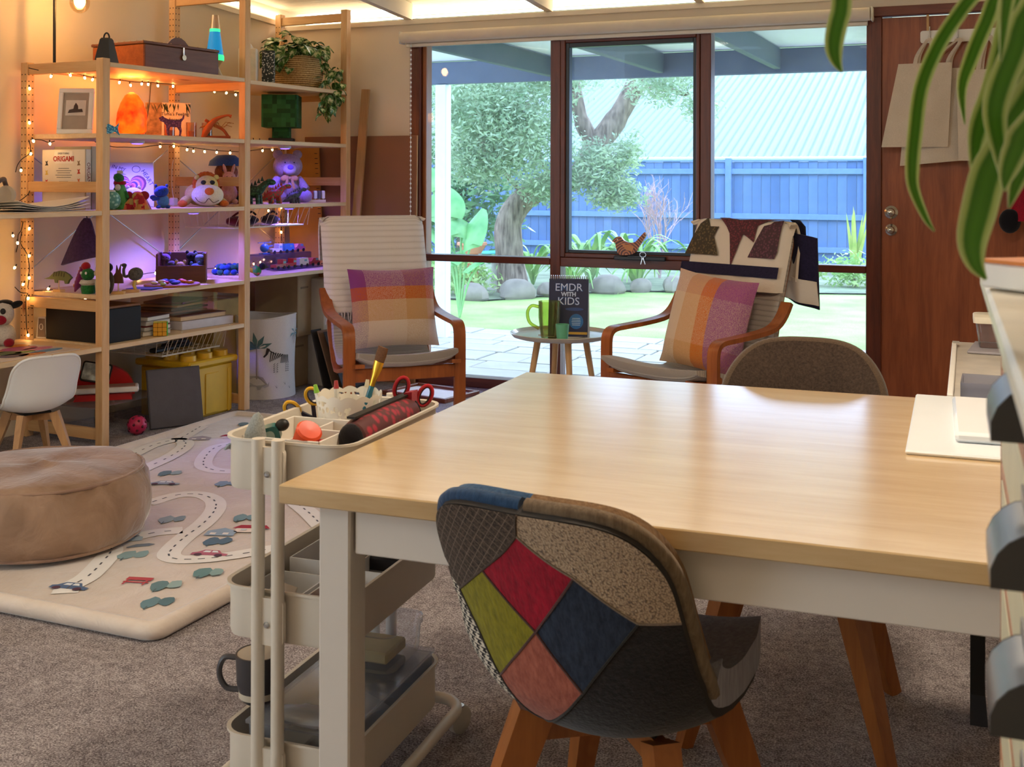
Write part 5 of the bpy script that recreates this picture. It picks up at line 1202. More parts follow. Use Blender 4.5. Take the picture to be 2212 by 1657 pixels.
for a in ((.172, 0), ): MB().box((.172, 0, .12), (.006, .10, .21), .003).build('rib', yw, t, smooth=0)
for y in (-.13, .13): MB().box((.172, y, .12), (.006, .02, .23), .003).build('rib', yw, t, smooth=0); MB().box((y, -.167, .12), (.02, .006, .23), .003).build('rib', yw, t, smooth=0)
# hamper with printed animals
t = S('fabric_hamper', 'tall round white fabric hamper printed with a zebra, palms and a rhino', 'hamper', -.19, 1.38, 0)
hm = fabric('e6ddd6', 'd8cfc8', 300, .1)
HR, HH = .168, .455
def hamp(u, v): r = HR * (1 - .03 * math.sin(v * 5)) + .004 * math.sin(u * 40) * v; a = u * 6.2832; return (r * math.cos(a), r * math.sin(a), HH * v + .01 * math.sin(a * 2 + 1) * v)
MB().sheet(lambda u, v: hamp(u, v), 48, 10, .004).build('side', hm, t, smooth=60)
MB().lathe([(0, .002), (HR - .004, .002), (HR - .004, .006), (0, .006)], 40).build('bottom', hm, t)
MB().tube([(HR * 1.005 * math.cos(a), HR * 1.005 * math.sin(a), HH + .01 * math.sin(a * 2 + 1)) for a in [i * 6.2832 / 40 for i in range(40)]], .005, 6, True).build('rim', hm, t)
MB().lathe([(0, HH - .07), (HR - .012, HH - .07), (HR - .02, HH - .05), (0, HH - .045)], 30).build('laundry', fabric('6a6660'), t)
def onham(name, shapes, col, a0, z0):
    """flat print wrapped on the hamper: outlines in metres about angle a0 and height z0"""
    mb = MB()
    for sh_ in shapes:
        v = []
        for x, z in sh_:
            zz = z0 + z; r = HR * (1 - .03 * math.sin(zz / HH * 5)) + .0052; a = R(a0) + x / HR
            v.append((r * math.cos(a), r * math.sin(a), zz))
        mb.add(v, [tuple(range(len(v)))])
    return mb.build(name, flat(col, .85, var=.05), t, smooth=0)
AV = -38  # direction of the viewer seen from the hamper
leafs = []
for k, (a, L) in enumerate(((20, .09), (60, .085), (100, .095), (140, .08), (170, .07))):
    c_, s_ = math.cos(R(a)), math.sin(R(a)); leafs.append([(0, 0), (L * .5 * c_ - .014 * s_, L * .5 * s_ + .014 * c_), (L * c_, L * s_), (L * .5 * c_ + .014 * s_, L * .5 * s_ - .014 * c_)])
onham('palm_leaf_print', leafs, '5a7a78', AV - 30, .285)
onham('palm_trunk_print', [[(-.004, -.17), (.004, -.17), (.003, 0), (-.003, 0)]], 'a89888', AV - 30, .285)
leafs2 = [[(0, 0), (L * .5 * math.cos(R(a)), L * .5 * math.sin(R(a)) + .006), (L * math.cos(R(a)), L * math.sin(R(a)) - .012), (L * .5 * math.cos(R(a)), L * .5 * math.sin(R(a)) - .004)] for a, L in ((-10, .05), (35, .055), (80, .05), (130, .05), (190, .05), (230, .045), (-50, .045))]
onham('palm_leaf_print', leafs2, '6a98a0', AV + 52, .36); onham('palm_trunk_print', [[(-.002, -.06), (.002, -.06), (.002, 0), (-.002, 0)]], 'a89888', AV + 52, .36)
onham('rhino_print', [[(-.05, 0), (-.06, .05), (-.045, .075), (.02, .078), (.05, .07), (.075, .03), (.085, .045), (.082, .02), (.06, .012), (.045, .02), (.035, .0), (.02, .0), (.015, .02), (-.02, .022), (-.03, 0)]], 'b8b0ac', AV - 35, .055)
zb = []
zb.append([(-.075, .10), (-.088, .085), (-.08, .08), (-.062, .098), (-.05, .128), (-.068, .135)])
for k in range(6): x = -.052 + k * .0095; zb.append([(x, .055 + .004 * k), (x + .004, .055 + .004 * k), (x + .012 + .004 * k, .112 - .004 * k), (x + .006 + .004 * k, .116 - .004 * k)])
for k in range(6): x = .012 + k * .010; zb.append([(x, .045), (x + .004, .045), (x + .010 - .002 * k, .092 - .001 * k), (x + .005 - .002 * k, .094 - .001 * k)])
for lx in (-.03, -.012, .045, .06):
    for k in range(5): zb.append([(lx, .01 * k - .005), (lx + .009, .012 * k - .004), (lx + .009, .012 * k - .001), (lx, .01 * k - .001)])
zb.append([(-.066, .132), (-.02, .100), (-.022, .096), (-.070, .126)])
onham('zebra_print', zb, '3a302c', AV + 12, .155)
for a, z in ((AV + 8, .06), (AV + 26, .075), (AV + 38, .05)): onham('grass_print', [[(-.012, .02), (0, 0), (.002, .004)], [(.012, .022), (0, 0), (.002, .001)], [(-.001, .026), (0, 0), (.002, 0)]], '9a948c', a, z)
# cartons and portfolios beside the hamper
cb = flat('b59a74', .85, var=.06); cbw = flat('cfc6b6', .8, var=.05)
for (x, y, z, d, rz, m, lab) in ((-.33, 1.72, 0, (.30, .22, .30), 0, cb, 'brown carton on the floor behind the hamper'), (-.30, 1.71, .302, (.30, .24, .36), 6, cb, 'tall tan carton with faint print stacked behind the hamper'), (-.12, 1.80, .0, (.16, .10, .64), -8, cbw, 'narrow upright pale carton by the end frame of shelves'), (-.40, 1.20, 0, (.20, .26, .56), 0, flat('c8a86a', .85), 'tan carton with dark lid behind the middle post')):
    t = S('carton', lab, 'box', x, y, z, rz)
    MB().box((0, 0, d[2] / 2), d, .004).build('carton_body', m, t, smooth=0)
    MB().box((0, 0, d[2] + .0005), (d[0] * .98, .03, .001)).build('tape', flat('d8c8a0', .5), t, smooth=0)
    MB().box((d[0] / 2 + .0005, -d[1] * .2, d[2] * .8), (.001, d[1] * .35, .012)).build('printed_line', flat('8a7458', .8), t, smooth=0)
for k, (x, y, a, c, lab) in enumerate(((.04, 1.80, 16, '3a3430', 'dark portfolio leaning behind the armchair, innermost of three'), (.085, 1.81, 20, '8a6a50', 'brown card portfolio leaning behind the armchair, middle of three'), (.13, 1.82, 24, '2c2624', 'black portfolio leaning behind the armchair, outermost of three'))):
    t = S('art_portfolio', lab, 'portfolio', x, y, 0, 88, 'portfolios leaning by the shelves')
    MB().box((0, .065 - .005 * k, .17), (.30, .008, .36), .002, rot=(-a, 0, 0)).build('cover', flat(c, .6), t, smooth=0); MB().box((0, .070 - .005 * k, .17), (.285, .004, .34), 0, rot=(-a, 0, 0)).build('papers', paper, t, smooth=0)
# big cardboard sheets, plank and sketch pad against the window wall
t = thing('cardboard_sheet', 'tall brown cardboard sheet standing against the wall beside the window', 'cardboard', (-3.66, WY - .045, 0))
MB().box((0, 0, .75), (.80, .008, 1.50), .002, rot=(-1.0, 0, 0)).build('sheet', flat('96684a', .85, var=.05, ns=3), t, smooth=0); MB().box((.398, 0, .75), (.006, .010, 1.50), 0, rot=(-1.0, 0, 0)).build('edge', flat('b8885c', .85), t, smooth=0)
t = thing('sketch_pad', 'large tan spiral-bound sketch pad standing behind the plush bear', 'sketch pad', (-3.98, WY - .082, 0))
MB().box((-.03, 0, .72), (.24, .010, 1.42), .002, rot=(-1.2, -3.5, 0)).build('cover', flat('c08a3c', .7, var=.05), t, smooth=0)
sp = MB()
for k in range(44): z = .06 + k * .031; xo = .09 - (z - .72) * .061; sp.tube([(xo + .008 * math.cos(a), -.014 + (0.72 - z) * .021 + .012 * math.sin(a), z) for a in [i * 6.283 / 8 for i in range(8)]], .0016, 4, True)
stuff(sp.build('spiral', blackm, t))
t = thing('leaning_plank', 'long narrow pine plank leaning against the cardboard sheet', 'plank', (-3.63, WY - .14, 0))
MB().box((.0, 0, .89), (.055, .018, 1.79), .002, rot=(-2.6, 3.2, 0)).build('plank', wood('a87c4a', 'c89c68', 'Z', 1, .6), t, smooth=0)
# --- left desk bay
t = S('headphones', 'grey over-ear headphones lying on the papers at the left edge', 'headphones', -.14, -.475, 1.118, 20)
for s_ in (0, 1): MB().lathe([(0, 0), (.034, 0), (.042, .012), (.04, .026), (.024, .028), (0, .024)], 24, T=Matrix.Translation((.0, -.03 + .10 * s_, .045)) @ Matrix.Rotation(R(90 if not s_ else -90), 4, 'X')).build('ear_cup', flat('b8ac98', .6), t)
MB().tube(smoothpath([(0, -.04, .06), (.03, -.03, .10), (.02, .03, .115), (-.01, .09, .10), (0, .10, .06)], 5), .010, 8).build('headband', flat('5a4c48', .6), t)
rn = random.Random(5)
for k in range(5):
    t = S('paper_sheet', ('bottom sheet of the loose papers on the left shelf', 'second sheet of the loose papers on the left shelf', 'third sheet of the loose papers on the left shelf', 'fourth sheet of the loose papers on the left shelf', 'curling top sheet of the loose papers on the left shelf')[k], 'paper', -.16 - .012 * k, -.27 + .008 * k, A3 + .001 + .005 * k, rn.uniform(-8, 8))
    c = .006 * k
    MB().sheet(lambda u, v: ((u - .5) * .30, (v - .5) * .42, .002 + c * (abs(v - .45) * 2) ** 2 * (.5 + u)), 6, 10, .0015).build('sheet', paper, t)
t = S('cow_toy', 'white cow hand puppet with dark ears and red nose at the left edge', 'toy', -.40, -.215, A5, 30)
MB().ell((0, 0, .05), (.05, .045, .055)).build('body', fabric('e8dccc'), t); MB().ell((0, -.01, .15), (.045, .045, .055), n=16, m=10).build('head', fabric('ece4d8'), t)
MB().ell((.0, -.055, .125), (.03, .014, .022)).build('nose', fabric('a81c30'), t); MB().ell((.012, -.052, .165), (.013, .006, .014)).build('eye', blackm, t); MB().ell((-.026, -.048, .165), (.013, .006, .014)).build('eye', blackm, t)
for s_ in (-1, 1): MB().ell((s_ * .05, 0, .19), (.034, .010, .016), (0, -s_ * 20, 0)).build('ear', fabric('1c1818'), t); MB().ell((s_ * .035, -.04, .02), (.022, .03, .02)).build('foot', fabric('a81c30'), t)
MB().ell((0, .005, .195), (.036, .034, .018)).build('hair', fabric('1c1818'), t)
t = S('place_mat', 'bright printed place mat on the low desk behind the white chair', 'mat', -.20, -.36, A5 + .0005, 0)
MB().box((0, 0, .0015), (.38, .46, .003)).build('mat', flat('e0cfc0', .4), t, smooth=0)
for k, (x, y, rx, ry, c) in enumerate(((-.05, .10, .06, .09, 'a83a78'), (.02, .14, .04, .08, 'd07aa0'), (-.13, .16, .05, .05, 'd8801c'), (.10, .12, .03, .09, '5a90b8'), (.02, -.02, .07, .06, '3a5a38'), (.10, -.05, .05, .07, '4a4a68'), (.13, .02, .03, .07, 'c8702a'), (-.06, -.06, .05, .08, 'c88a60'), (.05, .05, .03, .05, '6a8a3a'))):
    MB().prism([(rx * math.cos(a), ry * math.sin(a)) for a in [i * 6.283 / 12 for i in range(12)]], .001, Matrix.Translation((x, y, .0035)) @ Matrix.Rotation(R(90), 4, 'X')).build('printed_shape', flat(c, .5, var=.3, ns=60), t, smooth=0)
# ================================================================== FURNITURE
# ------------------------------------------------------------------ armchairs
bent = wood('8a4416', 'b8662c', 'Z', .8, .35, coat=.2)
greyc = fabric('bdb2a6', 'a89c90', 300, .2)
def ribbed(h, h2, n):
    t = NT('ribbed_' + h); tc = t.node('ShaderNodeTexCoord'); sp = t.node('ShaderNodeSeparateXYZ'); t.link(tc.outputs['UV'], sp.inputs[0])
    s_ = t.math('SINE', t.math('MULTIPLY', sp.outputs[1], n * 6.2832)); f = t.math('POWER', t.math('ABSOLUTE', s_), .4)
    nz = t.noise(t.coords('Object'), 250, 2)
    t.col(t.mix(t.math('MULTIPLY', f, .85), hexc(h2), hexc(h))); t.b.inputs['Roughness'].default_value = .95; t.b.inputs['Sheen Weight'].default_value = .2
    t.bump(t.math('ADD', f, t.math('MULTIPLY', nz, .4)), .6, .006); return t.m
seatm = ribbed('c4b9ad', 'a3978b', 34)
SIDE = bez((.70, .016), (.5, .016), (.3, .016), (.06, .016), 6)[:-1] + bez((.06, .016), (.015, .016), (0, .03), (0, .09), 6)[:-1] + [(0, .2), (0, .33), (0, .45)] + bez((0, .46), (0, .525), (.01, .545), (.09, .545), 8)[:-1] + bez((.09, .545), (.2, .55), (.3, .555), (.37, .565), 5)[:-1] + bez((.37, .565), (.44, .575), (.48, .61), (.52, .68), 7)
CUSH = [(-.07, .432), (.0, .425), (.10, .402), (.20, .375), (.30, .355), (.365, .352), (.42, .39), (.452, .47), (.485, .60), (.525, .75), (.565, .885), (.598, .985)]
def armchair(lab, loc, rz, HWD=.315, CW=.56):
    t = thing('armchair', lab, 'armchair', loc, rz)
    for s_ in (-1, 1):
        MB().bar([(s_ * HWD, y, z) for y, z in SIDE], .055, .021, (1, 0, 0)).build('side_frame', bent, t, smooth=50)
        MB().bar([(s_ * .235, y + .008, z - .062 + max(0, y - .4) * .10) if y < .43 else (s_ * .235, y + .056, z - .02) for y, z in CUSH], .045, .018, (1, 0, 0)).build('seat_rail', bent, t, smooth=50)
        MB().box((s_ * (HWD - .04), .05, .375), (.06, .05, .03), .004).build('seat_bracket', bent, t)
    MB().box((0, .0, .318), (2 * HWD - .05, .022, .062), .004).build('front_rail', bent, t, smooth=0)
    MB().box((0, .42, .30), (2 * HWD - .05, .022, .05), .004).build('rear_rail', bent, t, smooth=0)
    MB().box((0, .66, .03), (2 * HWD - .05, .05, .02), .004).build('floor_rail', bent, t, smooth=0)
    P = smoothpath([(0, y, z) for y, z in CUSH], 4); N = len(P) - 1
    def cu(u, v):
        i = min(int(v * N + 1e-6), N); p = P[i]; x = (u - .5) * CW; e = abs(2 * u - 1)
        dip = .018 * (1 - e ** 2)
        return (x, p[1] + (dip if v > .55 else 0), p[2] - (dip if v < .5 else 0))
    MB().sheet(cu, 16, N, lambda u, v: .058 * (1 - .5 * abs(2 * u - 1) ** 6) * (1 - .45 * abs(2 * v - 1) ** 20)).build('cushion', seatm, t, smooth=60)
    return t
ca = armchair('bentwood armchair with white ribbed throw and plaid cushion beside the shelves', (-2.605, 4.85, 0), 44.8, .272, .48)
cb_ = armchair('bentwood armchair with patchwork quilt over its back in front of the window', (-1.41, 4.98, 0), -26)
def local_thing(base, name, lab, cat, p, rot):
    M = Matrix.Translation(base.location) @ Matrix.Rotation(base.rotation_euler[2], 4, 'Z') @ Matrix.Translation(p) @ Euler(tuple(R(a) for a in rot)).to_matrix().to_4x4()
    t = thing(name, lab, cat); t.location = M.to_translation(); t.rotation_euler = M.to_euler(); return t
BK = smoothpath([(.425, .50), (.47, .62), (.505, .75), (.55, .90), (.588, 1.02), (.625, 1.045), (.675, 1.03), (.70, .96), (.685, .85), (.67, .72)], 4)
BK = [(p[0], p[1]) for p in BK] if len(BK[0]) == 2 else BK
def drape(t, width, v0, v1, m, th=.008, skew=0.0, side=.05, x0=0):
    n = len(BK) - 1
    def f(u, v):
        k = (v0 + (v1 - v0) * v) * n; i = min(int(k), n - 1); a = k - i
        y = BK[i][0] * (1 - a) + BK[i + 1][0] * a - .012; z = BK[i][1] * (1 - a) + BK[i + 1][1] * a
        e = 2 * u - 1; x = x0 + e * width / 2
        back = max(0, abs(x) - width / 2 + .035) / .05
        if k < n * .5: y += side * min(1.2, back) ** 1.3
        else: y -= side * .6 * min(1.2, back)
        return (x, y + .004 * math.sin(u * 23) * (1 - v * .4), z - .03 * min(1.2, back) * (1 if .42 < k / n < .62 else 0) + skew * e)
    return MB().sheet(f, 26, 34, th).build('cloth', m, t, smooth=60)
t = thing('throw_blanket', 'white ribbed throw with a fringe over the back of left armchair', 'blanket', ca.location, 44.8)
drape(t, .55, .06, .92, ribbed('f2e6dc', 'd8c8ba', 17), .009, .0, .06)
fr_ = MB()
for k in range(34):
    x = -.27 + k * .0163; e = abs(x) - .24
    y0 = BK[2][0] - .018 + (.06 * (max(0, e) / .05) ** 1.3 if e > 0 else 0); z0 = BK[2][1]
    fr_.tube([(x, y0, z0 + .01), (x + random.uniform(-.006, .006), y0 - .004, z0 - .025), (x + random.uniform(-.012, .012), y0 + .002, z0 - .055)], [.0035, .003, .002], 5)
stuff(fr_.build('fringe', fabric('f2e6dc'), t))
def quilt_mat():
    t_ = NT('quilt'); t_.col(hexc('e8d8c4')); t_.b.inputs['Roughness'].default_value = .95; t_.bump(t_.noise(t_.coords('Object'), 60, 3), .3, .004); return t_.m
t = thing('patchwork_quilt', 'cream patchwork quilt with star blocks folded over right armchair back', 'quilt', cb_.location, -26)
drape(t, .58, .20, .96, quilt_mat(), .012, .0, .06)
def onback(x, v, off=.014):
    k = v * (len(BK) - 1); i = min(int(k), len(BK) - 2); a = k - i
    return (x, BK[i][0] * (1 - a) + BK[i + 1][0] * a - .012 - off * (1 if v < .55 else -2.5), BK[i][1] * (1 - a) + BK[i + 1][1] * a + (off if v > .47 else 0))
def quilt_patch(name, poly, m, nsub=5):
    """poly in (x, v) on the quilt; fan of strips so that it follows the bend"""
    poly = [(x, v if v > .47 else .45 - (.47 - v) * 1.6) for x, v in poly]
    cx = sum(p[0] for p in poly) / len(poly); cv = sum(p[1] for p in poly) / len(poly); mb = MB()
    for a, b in zip(poly, poly[1:] + poly[:1]):
        mb.grid(lambda u, w: onback(*( (cx + ((a[0] * (1 - u) + b[0] * u) - cx) * w), (cv + ((a[1] * (1 - u) + b[1] * u) - cv) * w)), .008), 3, nsub, False)
    return mb.build(name, m, t, smooth=60)
nv = fabric('2a2440', '1c1830', 90); mr = pat('7a2a38', '4a1824', 90); ol = pat('6a5a38', '3a3020', 80); mv = pat('6a3a4a', '42242e', 80)
quilt_patch('star_patch', [(-.115, .50), (-.04, .44), (.0, .36), (.04, .44), (.11, .42), (.115, .47), (.27, .56), (.2, .56), (.0, .49), (-.1, .56), (-.15, .56)], mr)
quilt_patch('star_patch', [(-.29, .385), (-.20, .52), (-.165, .46), (-.11, .46), (-.13, .43), (-.085, .385)], ol)
quilt_patch('star_patch', [(.09, .385), (.14, .45), (.15, .47), (.2, .475), (.25, .51), (.25, .40), (.24, .385)], mv)
quilt_patch('border_band', [(-.30, .345), (.275, .345), (.275, .368), (-.30, .368)], nv)
quilt_patch('border_band', [(-.29, .90), (.29, .90), (.29, .95), (-.29, .95)], nv)
quilt_patch('border_band', [(.24, .58), (.292, .58), (.292, .95), (.24, .95)], nv)
quilt_patch('star_patch', [(.0, .66), (.10, .70), (.2, .68), (.16, .78), (.2, .86), (.08, .84), (-.02, .86)], mv)
MB().sheet(lambda u, v: (.15 + .21 * u, .672 + .018 * math.sin(u * 8) + .02 * v, 1.02 - .05 * u - .33 * v), 10, 8, .010).build('hanging_fold', nv, t, smooth=60)
MB().sheet(lambda u, v: (.17 + .20 * u, .652 + .018 * math.sin(u * 8) + .02 * v, .80 - .11 * v - .03 * u), 10, 4, .006).build('hanging_fold', quilt_mat(), t, smooth=60)
# cushions
def pillow(t, w_, h, th, m):
    n = 20
    def half(sg):
        def f(u, v):
            a, b = 2 * u - 1, 2 * v - 1
            k = (max(0, 1 - abs(a) ** 3.2) * max(0, 1 - abs(b) ** 3.2)) ** .55
            px_ = a * (1 - .06 * (1 - b * b) * abs(a)); pz_ = b * (1 - .06 * (1 - a * a) * abs(b))
            return (px_ * w_ / 2, -sg * th / 2 * k * (1 + .05 * math.sin(5 * a + 3 * b)), pz_ * h / 2)
        return f
    mb = MB(); mb.grid(half(1), n, n); k = len(mb.f); mb.grid(half(-1), n, n)
    mb.f = mb.f[:k] + [q[::-1] for q in mb.f[k:]]
    return mb.build('cover', m, t, smooth=80)
plA = stripes('plaid_across', [(0, '8a4a78'), (.16, 'dcb8a8'), (.45, 'dcc0a4'), (.60, 'c89858'), (.86, 'd8a8a0')], [(0, 'e2cdb8'), (.32, 'd0a070'), (.58, 'c85a18'), (.75, '8a3a80')], lo=.5, hi=.95)
plB = stripes('plaid_down', [(0, 'e4c8aa'), (.24, 'dca878'), (.46, 'd8701c'), (.62, '9a4a88')], [(0, 'c89a58'), (.25, 'e2c4a0'), (.76, 'c88a80')], lo=.05, hi=.5)
t = local_thing(ca, 'plaid_cushion', 'square plaid cushion, purple and orange bands across, on left armchair', 'cushion', (.03, .31, .595), (-14, 0, 0)); pillow(t, .45, .40, .15, plA)
t = local_thing(cb_, 'plaid_cushion', 'square plaid cushion, orange and purple bands downwards, on right armchair', 'cushion', (.03, .31, .58), (-14, 5, 0)); pillow(t, .46, .45, .15, plB)

# ------------------------------------------------------------------ side table and what stands on it
t = thing('side_table', 'small round tray table with splayed wooden legs between the armchairs', 'side table', (-2.0, 5.345, 0))
MB().lathe([(0, .458), (.215, .458), (.243, .466), (.256, .484), (.252, .486), (.236, .472), (0, .467)], 48).build('tray_top', flat('d8d0c0', .22, .35, .05), t)
legw = wood('c89458', 'e2b884', 'Z', 1, .5)
for a in (35, 125, 215, 305):
    c_, s_ = math.cos(R(a)), math.sin(R(a)); MB().tube([(.12 * c_, .12 * s_, .456), (.20 * c_, .20 * s_, 0)], [.017, .011], 12).build('leg', legw, t)
    MB().box((.12 * c_, .12 * s_, .452), (.06, .05, .01), .003).build('leg_plate', flat('e0c070', .5), t)
t = thing('doily', 'round white crocheted doily on the tray table', 'doily', (-1.99, 5.29, .4685)); q = MB()
q.add([(0, 0, .001)] + [((.13 + .008 * math.cos(k * 3.1416)) * math.cos(k * 6.2832 / 48), (.13 + .008 * math.cos(k * 3.1416)) * math.sin(k * 6.2832 / 48), .001) for k in range(48)], [(0, 1 + k, 1 + (k + 1) % 48) for k in range(48)])
q.build('lace', flat('f2ece0', .9, var=.25, ns=120), t, smooth=0)
t = thing('glass_mug', 'tall green glass mug with a handle on the tray table', 'mug', (-2.02, 5.225, .470), 20)
gg = clear('eef2cc', .05, .7, .97, .05)
q = MB().lathe([(0, .0), (.038, 0), (.042, .01), (.052, .10), (.053, .178), (.049, .178), (.047, .10), (.038, .014), (0, .012)], 28)
q.v = [(p[0] * (1 + .03 * math.sin(p[2] * 160 + math.atan2(p[1], p[0]) * 5)) if .015 < p[2] < .15 else p[0], p[1], p[2]) for p in q.v]; q.build('body', gg, t)
MB().tube(smoothpath([(-.05, 0, .15), (-.085, 0, .155), (-.105, 0, .125), (-.095, 0, .075), (-.05, 0, .045)], 5), .008, 10).build('handle', clear('e6ea9c', .05, .8, .96, .2), t)
t = thing('green_cup', 'small jade green beaker beside the glass mug', 'cup', (-1.93, 5.165, .470))
MB().lathe([(0, 0), (.026, 0), (.033, .078), (.030, .078), (.024, .006), (0, .006)], 28).build('beaker', flat('6ab890', .45, var=.04), t)
t = thing('flip_calendar', 'navy spiral-bound flip book titled EMDR with kids on the tray table', 'flip book', (-1.97, 5.365, .468), 14)
navy = flat('141a48', .35, var=.05)
lean = 11
Fm = Matrix.Translation((0, -.055, 0)) @ Matrix.Rotation(R(-lean), 4, 'X'); Bm = Matrix.Translation((0, .055, 0)) @ Matrix.Rotation(R(lean), 4, 'X')
MB().box((0, 0, .142), (.195, .006, .284), 0, T=Fm).build('front_cover', navy, t, smooth=0); MB().box((0, .006, .14), (.19, .006, .276), 0, T=Fm).build('pages', paper, t, smooth=0); MB().box((0, 0, .142), (.195, .004, .284), 0, T=Bm).build('back_board', flat('e6e4e8', .6), t, smooth=0)
q = MB()
for k in range(18): q.tube([(-.088 + .0103 * k, .010 * math.cos(a), .284 + .011 * math.sin(a)) for a in [i * 6.283 / 8 for i in range(8)]], .0016, 4, True)
stuff(q.build('spiral', flat('d8d8e0', .3, .8), t))
def onfront(o): o.matrix_basis = Fm @ o.matrix_basis; return o
ltm = flat('c8d4f0', .4, var=0); lt2 = flat('5a80c8', .4, var=0)
for s_, sz, z, m in (('EMDR', .052, .240, lt2), ('WITH', .028, .207, ltm), ('KIDS', .052, .172, lt2)): onfront(text('title', s_, sz, m, t, (0, -.0035, z), ext=.0005, bold=.0012))
for s_, sz, z in (('EMDR', .052, .240), ('KIDS', .052, .172)): onfront(text('title_inline', s_, sz, flat('e6ecfa', .4, var=0), t, (0, -.0043, z), ext=.0003, bold=-.0008))
MB().prism([(.045 * math.cos(a), .008 * math.sin(a)) for a in [i * 6.283 / 20 for i in range(20)]], .001, Fm @ Matrix.Translation((.03, -.0038, .135))).build('orbit_mark', flat('2a4a90', .4, var=0), t)
MB().prism([(.035 * math.cos(a), .037 * math.sin(a)) for a in [i * 6.283 / 24 for i in range(24)]], .001, Fm @ Matrix.Translation((.04, -.0038, .075))).build('badge', flat('1e6ab0', .4, var=0), t)
q = MB()
for k in range(5): q.box((.04, -.0046, .09 - .008 * k), (.045 - .003 * abs(k - 2), .0006, .0025), 0, T=Fm)
stuff(q.build('badge_lines', flat('c8e0f0', .5, var=0), t, smooth=0))
MB().box((.02, -.0038, .018), (.15, .001, .012), 0, T=Fm).build('yellow_band', flat('d8a83a', .4, var=0), t, smooth=0)
# wooden framed tray on the floor
t = thing('floor_frame', 'shallow wooden frame with white panel lying on carpet near the window', 'frame', (-3.02, 5.93, 0), -12)
for c, d in (((0, -.15, .012), (.46, .022, .024)), ((0, .15, .012), (.46, .022, .024)), ((-.22, 0, .012), (.022, .28, .024)), ((.22, 0, .012), (.022, .28, .024))): MB().box(c, d, .002).build('frame_side', wood('6a3018', '8f4a26', 'X', 1, .4), t, smooth=0)
MB().box((0, 0, .006), (.42, .28, .008)).build('panel', whitem, t, smooth=0)

# ------------------------------------------------------------------ big table
tb = thing('dining_table', 'large table with light beech top and white legs in the foreground', 'table', (-1.065, 1.557, 0), 2.3)
def beech():
    t_ = NT('beech_top'); v = t_.coords('Object', (1.0, 9, 9)); n = t_.noise(v, 2.2, 6, .6, .4); n2 = t_.noise(v, 14, 3)
    t_.col(t_.ramp(t_.math('ADD', t_.math('MULTIPLY', n, .7), t_.math('MULTIPLY', n2, .3)), [(.3, hexc('c29c64')), (.7, hexc('d8b888'))]))
    t_.b.inputs['Roughness'].default_value = .35; t_.b.inputs['Coat Weight'].default_value = 1.0; t_.b.inputs['Coat Roughness'].default_value = .16; t_.b.inputs['Coat IOR'].default_value = 1.85; return t_.m
MB().box((.90, .58, .735), (1.80, 1.16, .03), .002).build('tabletop', beech(), tb, smooth=0)
whp = flat('dcd2c8', .45, var=.02)
for x, y in ((.082, .062), (1.712, .062), (.082, 1.098), (1.712, 1.098)): MB().box((x, y, .36), (.056, .056, .72), .003).build('leg', whp, tb, smooth=0)
for c, d in (((.90, .052, .680), (1.57, .02, .08)), ((.90, 1.108, .680), (1.57, .02, .08)), ((.072, .58, .680), (.02, .98, .08)), ((1.728, .58, .680), (.02, .98, .08))): MB().box(c, d, .002).build('apron', whp, tb, smooth=0)
t = thing('whiteboard', 'thin white board lying flat at the far right of the table', 'board', (.03, 2.47, .7502), 2)
MB().box((.0, 0, .004), (.40, .58, .008), .003).build('panel', flat('eef2f4', .25, var=.01), t, smooth=0)
t = thing('white_tablet', 'thicker white slab lying on the white board', 'tablet', (.10, 2.47, .7585), 3)
MB().box((0, 0, .010), (.38, .38, .019), .006).build('body', flat('f4f5f6', .25, var=.01), t)
# ------------------------------------------------------------------ shell chairs
PROF = [(.125, .82), (.092, .74), (.066, .66), (.042, .58), (.012, .50), (-.045, .445), (-.13, .422), (-.23, .42), (-.33, .43), (-.405, .437), (-.43, .425)]
HW = [.225, .228, .23, .232, .24, .238, .232, .225, .212, .185, .14]
CRL = [.03, .045, .06, .075, .085, .075, .055, .042, .032, .022, .012]
def interp(L, v):
    k = max(0, min(1, v)) * (len(L) - 1); i = min(int(k), len(L) - 2); a = k - i
    s_ = a
    if isinstance(L[0], tuple):
        p = [L[max(i - 1, 0)], L[i], L[i + 1], L[min(i + 2, len(L) - 1)]]
        return tuple(.5 * ((2 * p[1][q]) + (p[2][q] - p[0][q]) * a + (2 * p[0][q] - 5 * p[1][q] + 4 * p[2][q] - p[3][q]) * a * a + (3 * p[1][q] - p[0][q] - 3 * p[2][q] + p[3][q]) * a ** 3) for q in (0, 1))
    return L[i] * (1 - a) + L[i + 1] * a
TOPF, XS, EXP = [.02], [1.0], [3.4]
def shellpt(u, v, off=0.0, sc_=1.0):
    """u -1..1 across, v 0 top of back .. 1 front of seat; off > 0 = away from the sitter"""
    y, z = interp(PROF, v); e = .01
    y1, z1 = interp(PROF, min(1, v + e)); y0, z0 = interp(PROF, max(0, v - e))
    ty, tz = y1 - y0, z1 - z0; L = math.hypot(ty, tz); ty /= L; tz /= L
    ny, nz = tz, -ty       # towards the sitter
    w_ = interp(HW, v); c = interp(CRL, v)
    w_ *= XS[0]; tf = 1.0
    if v < .2: tf = TOPF[0] + (1 - TOPF[0]) * (1 - (1 - v / .2) ** EXP[0]) ** (1 / EXP[0])
    w_ *= tf
    k = c * abs(u * tf) ** 2.2 - off
    return (u * w_ * sc_, (y + ny * k) * sc_, (z + nz * k) * sc_)
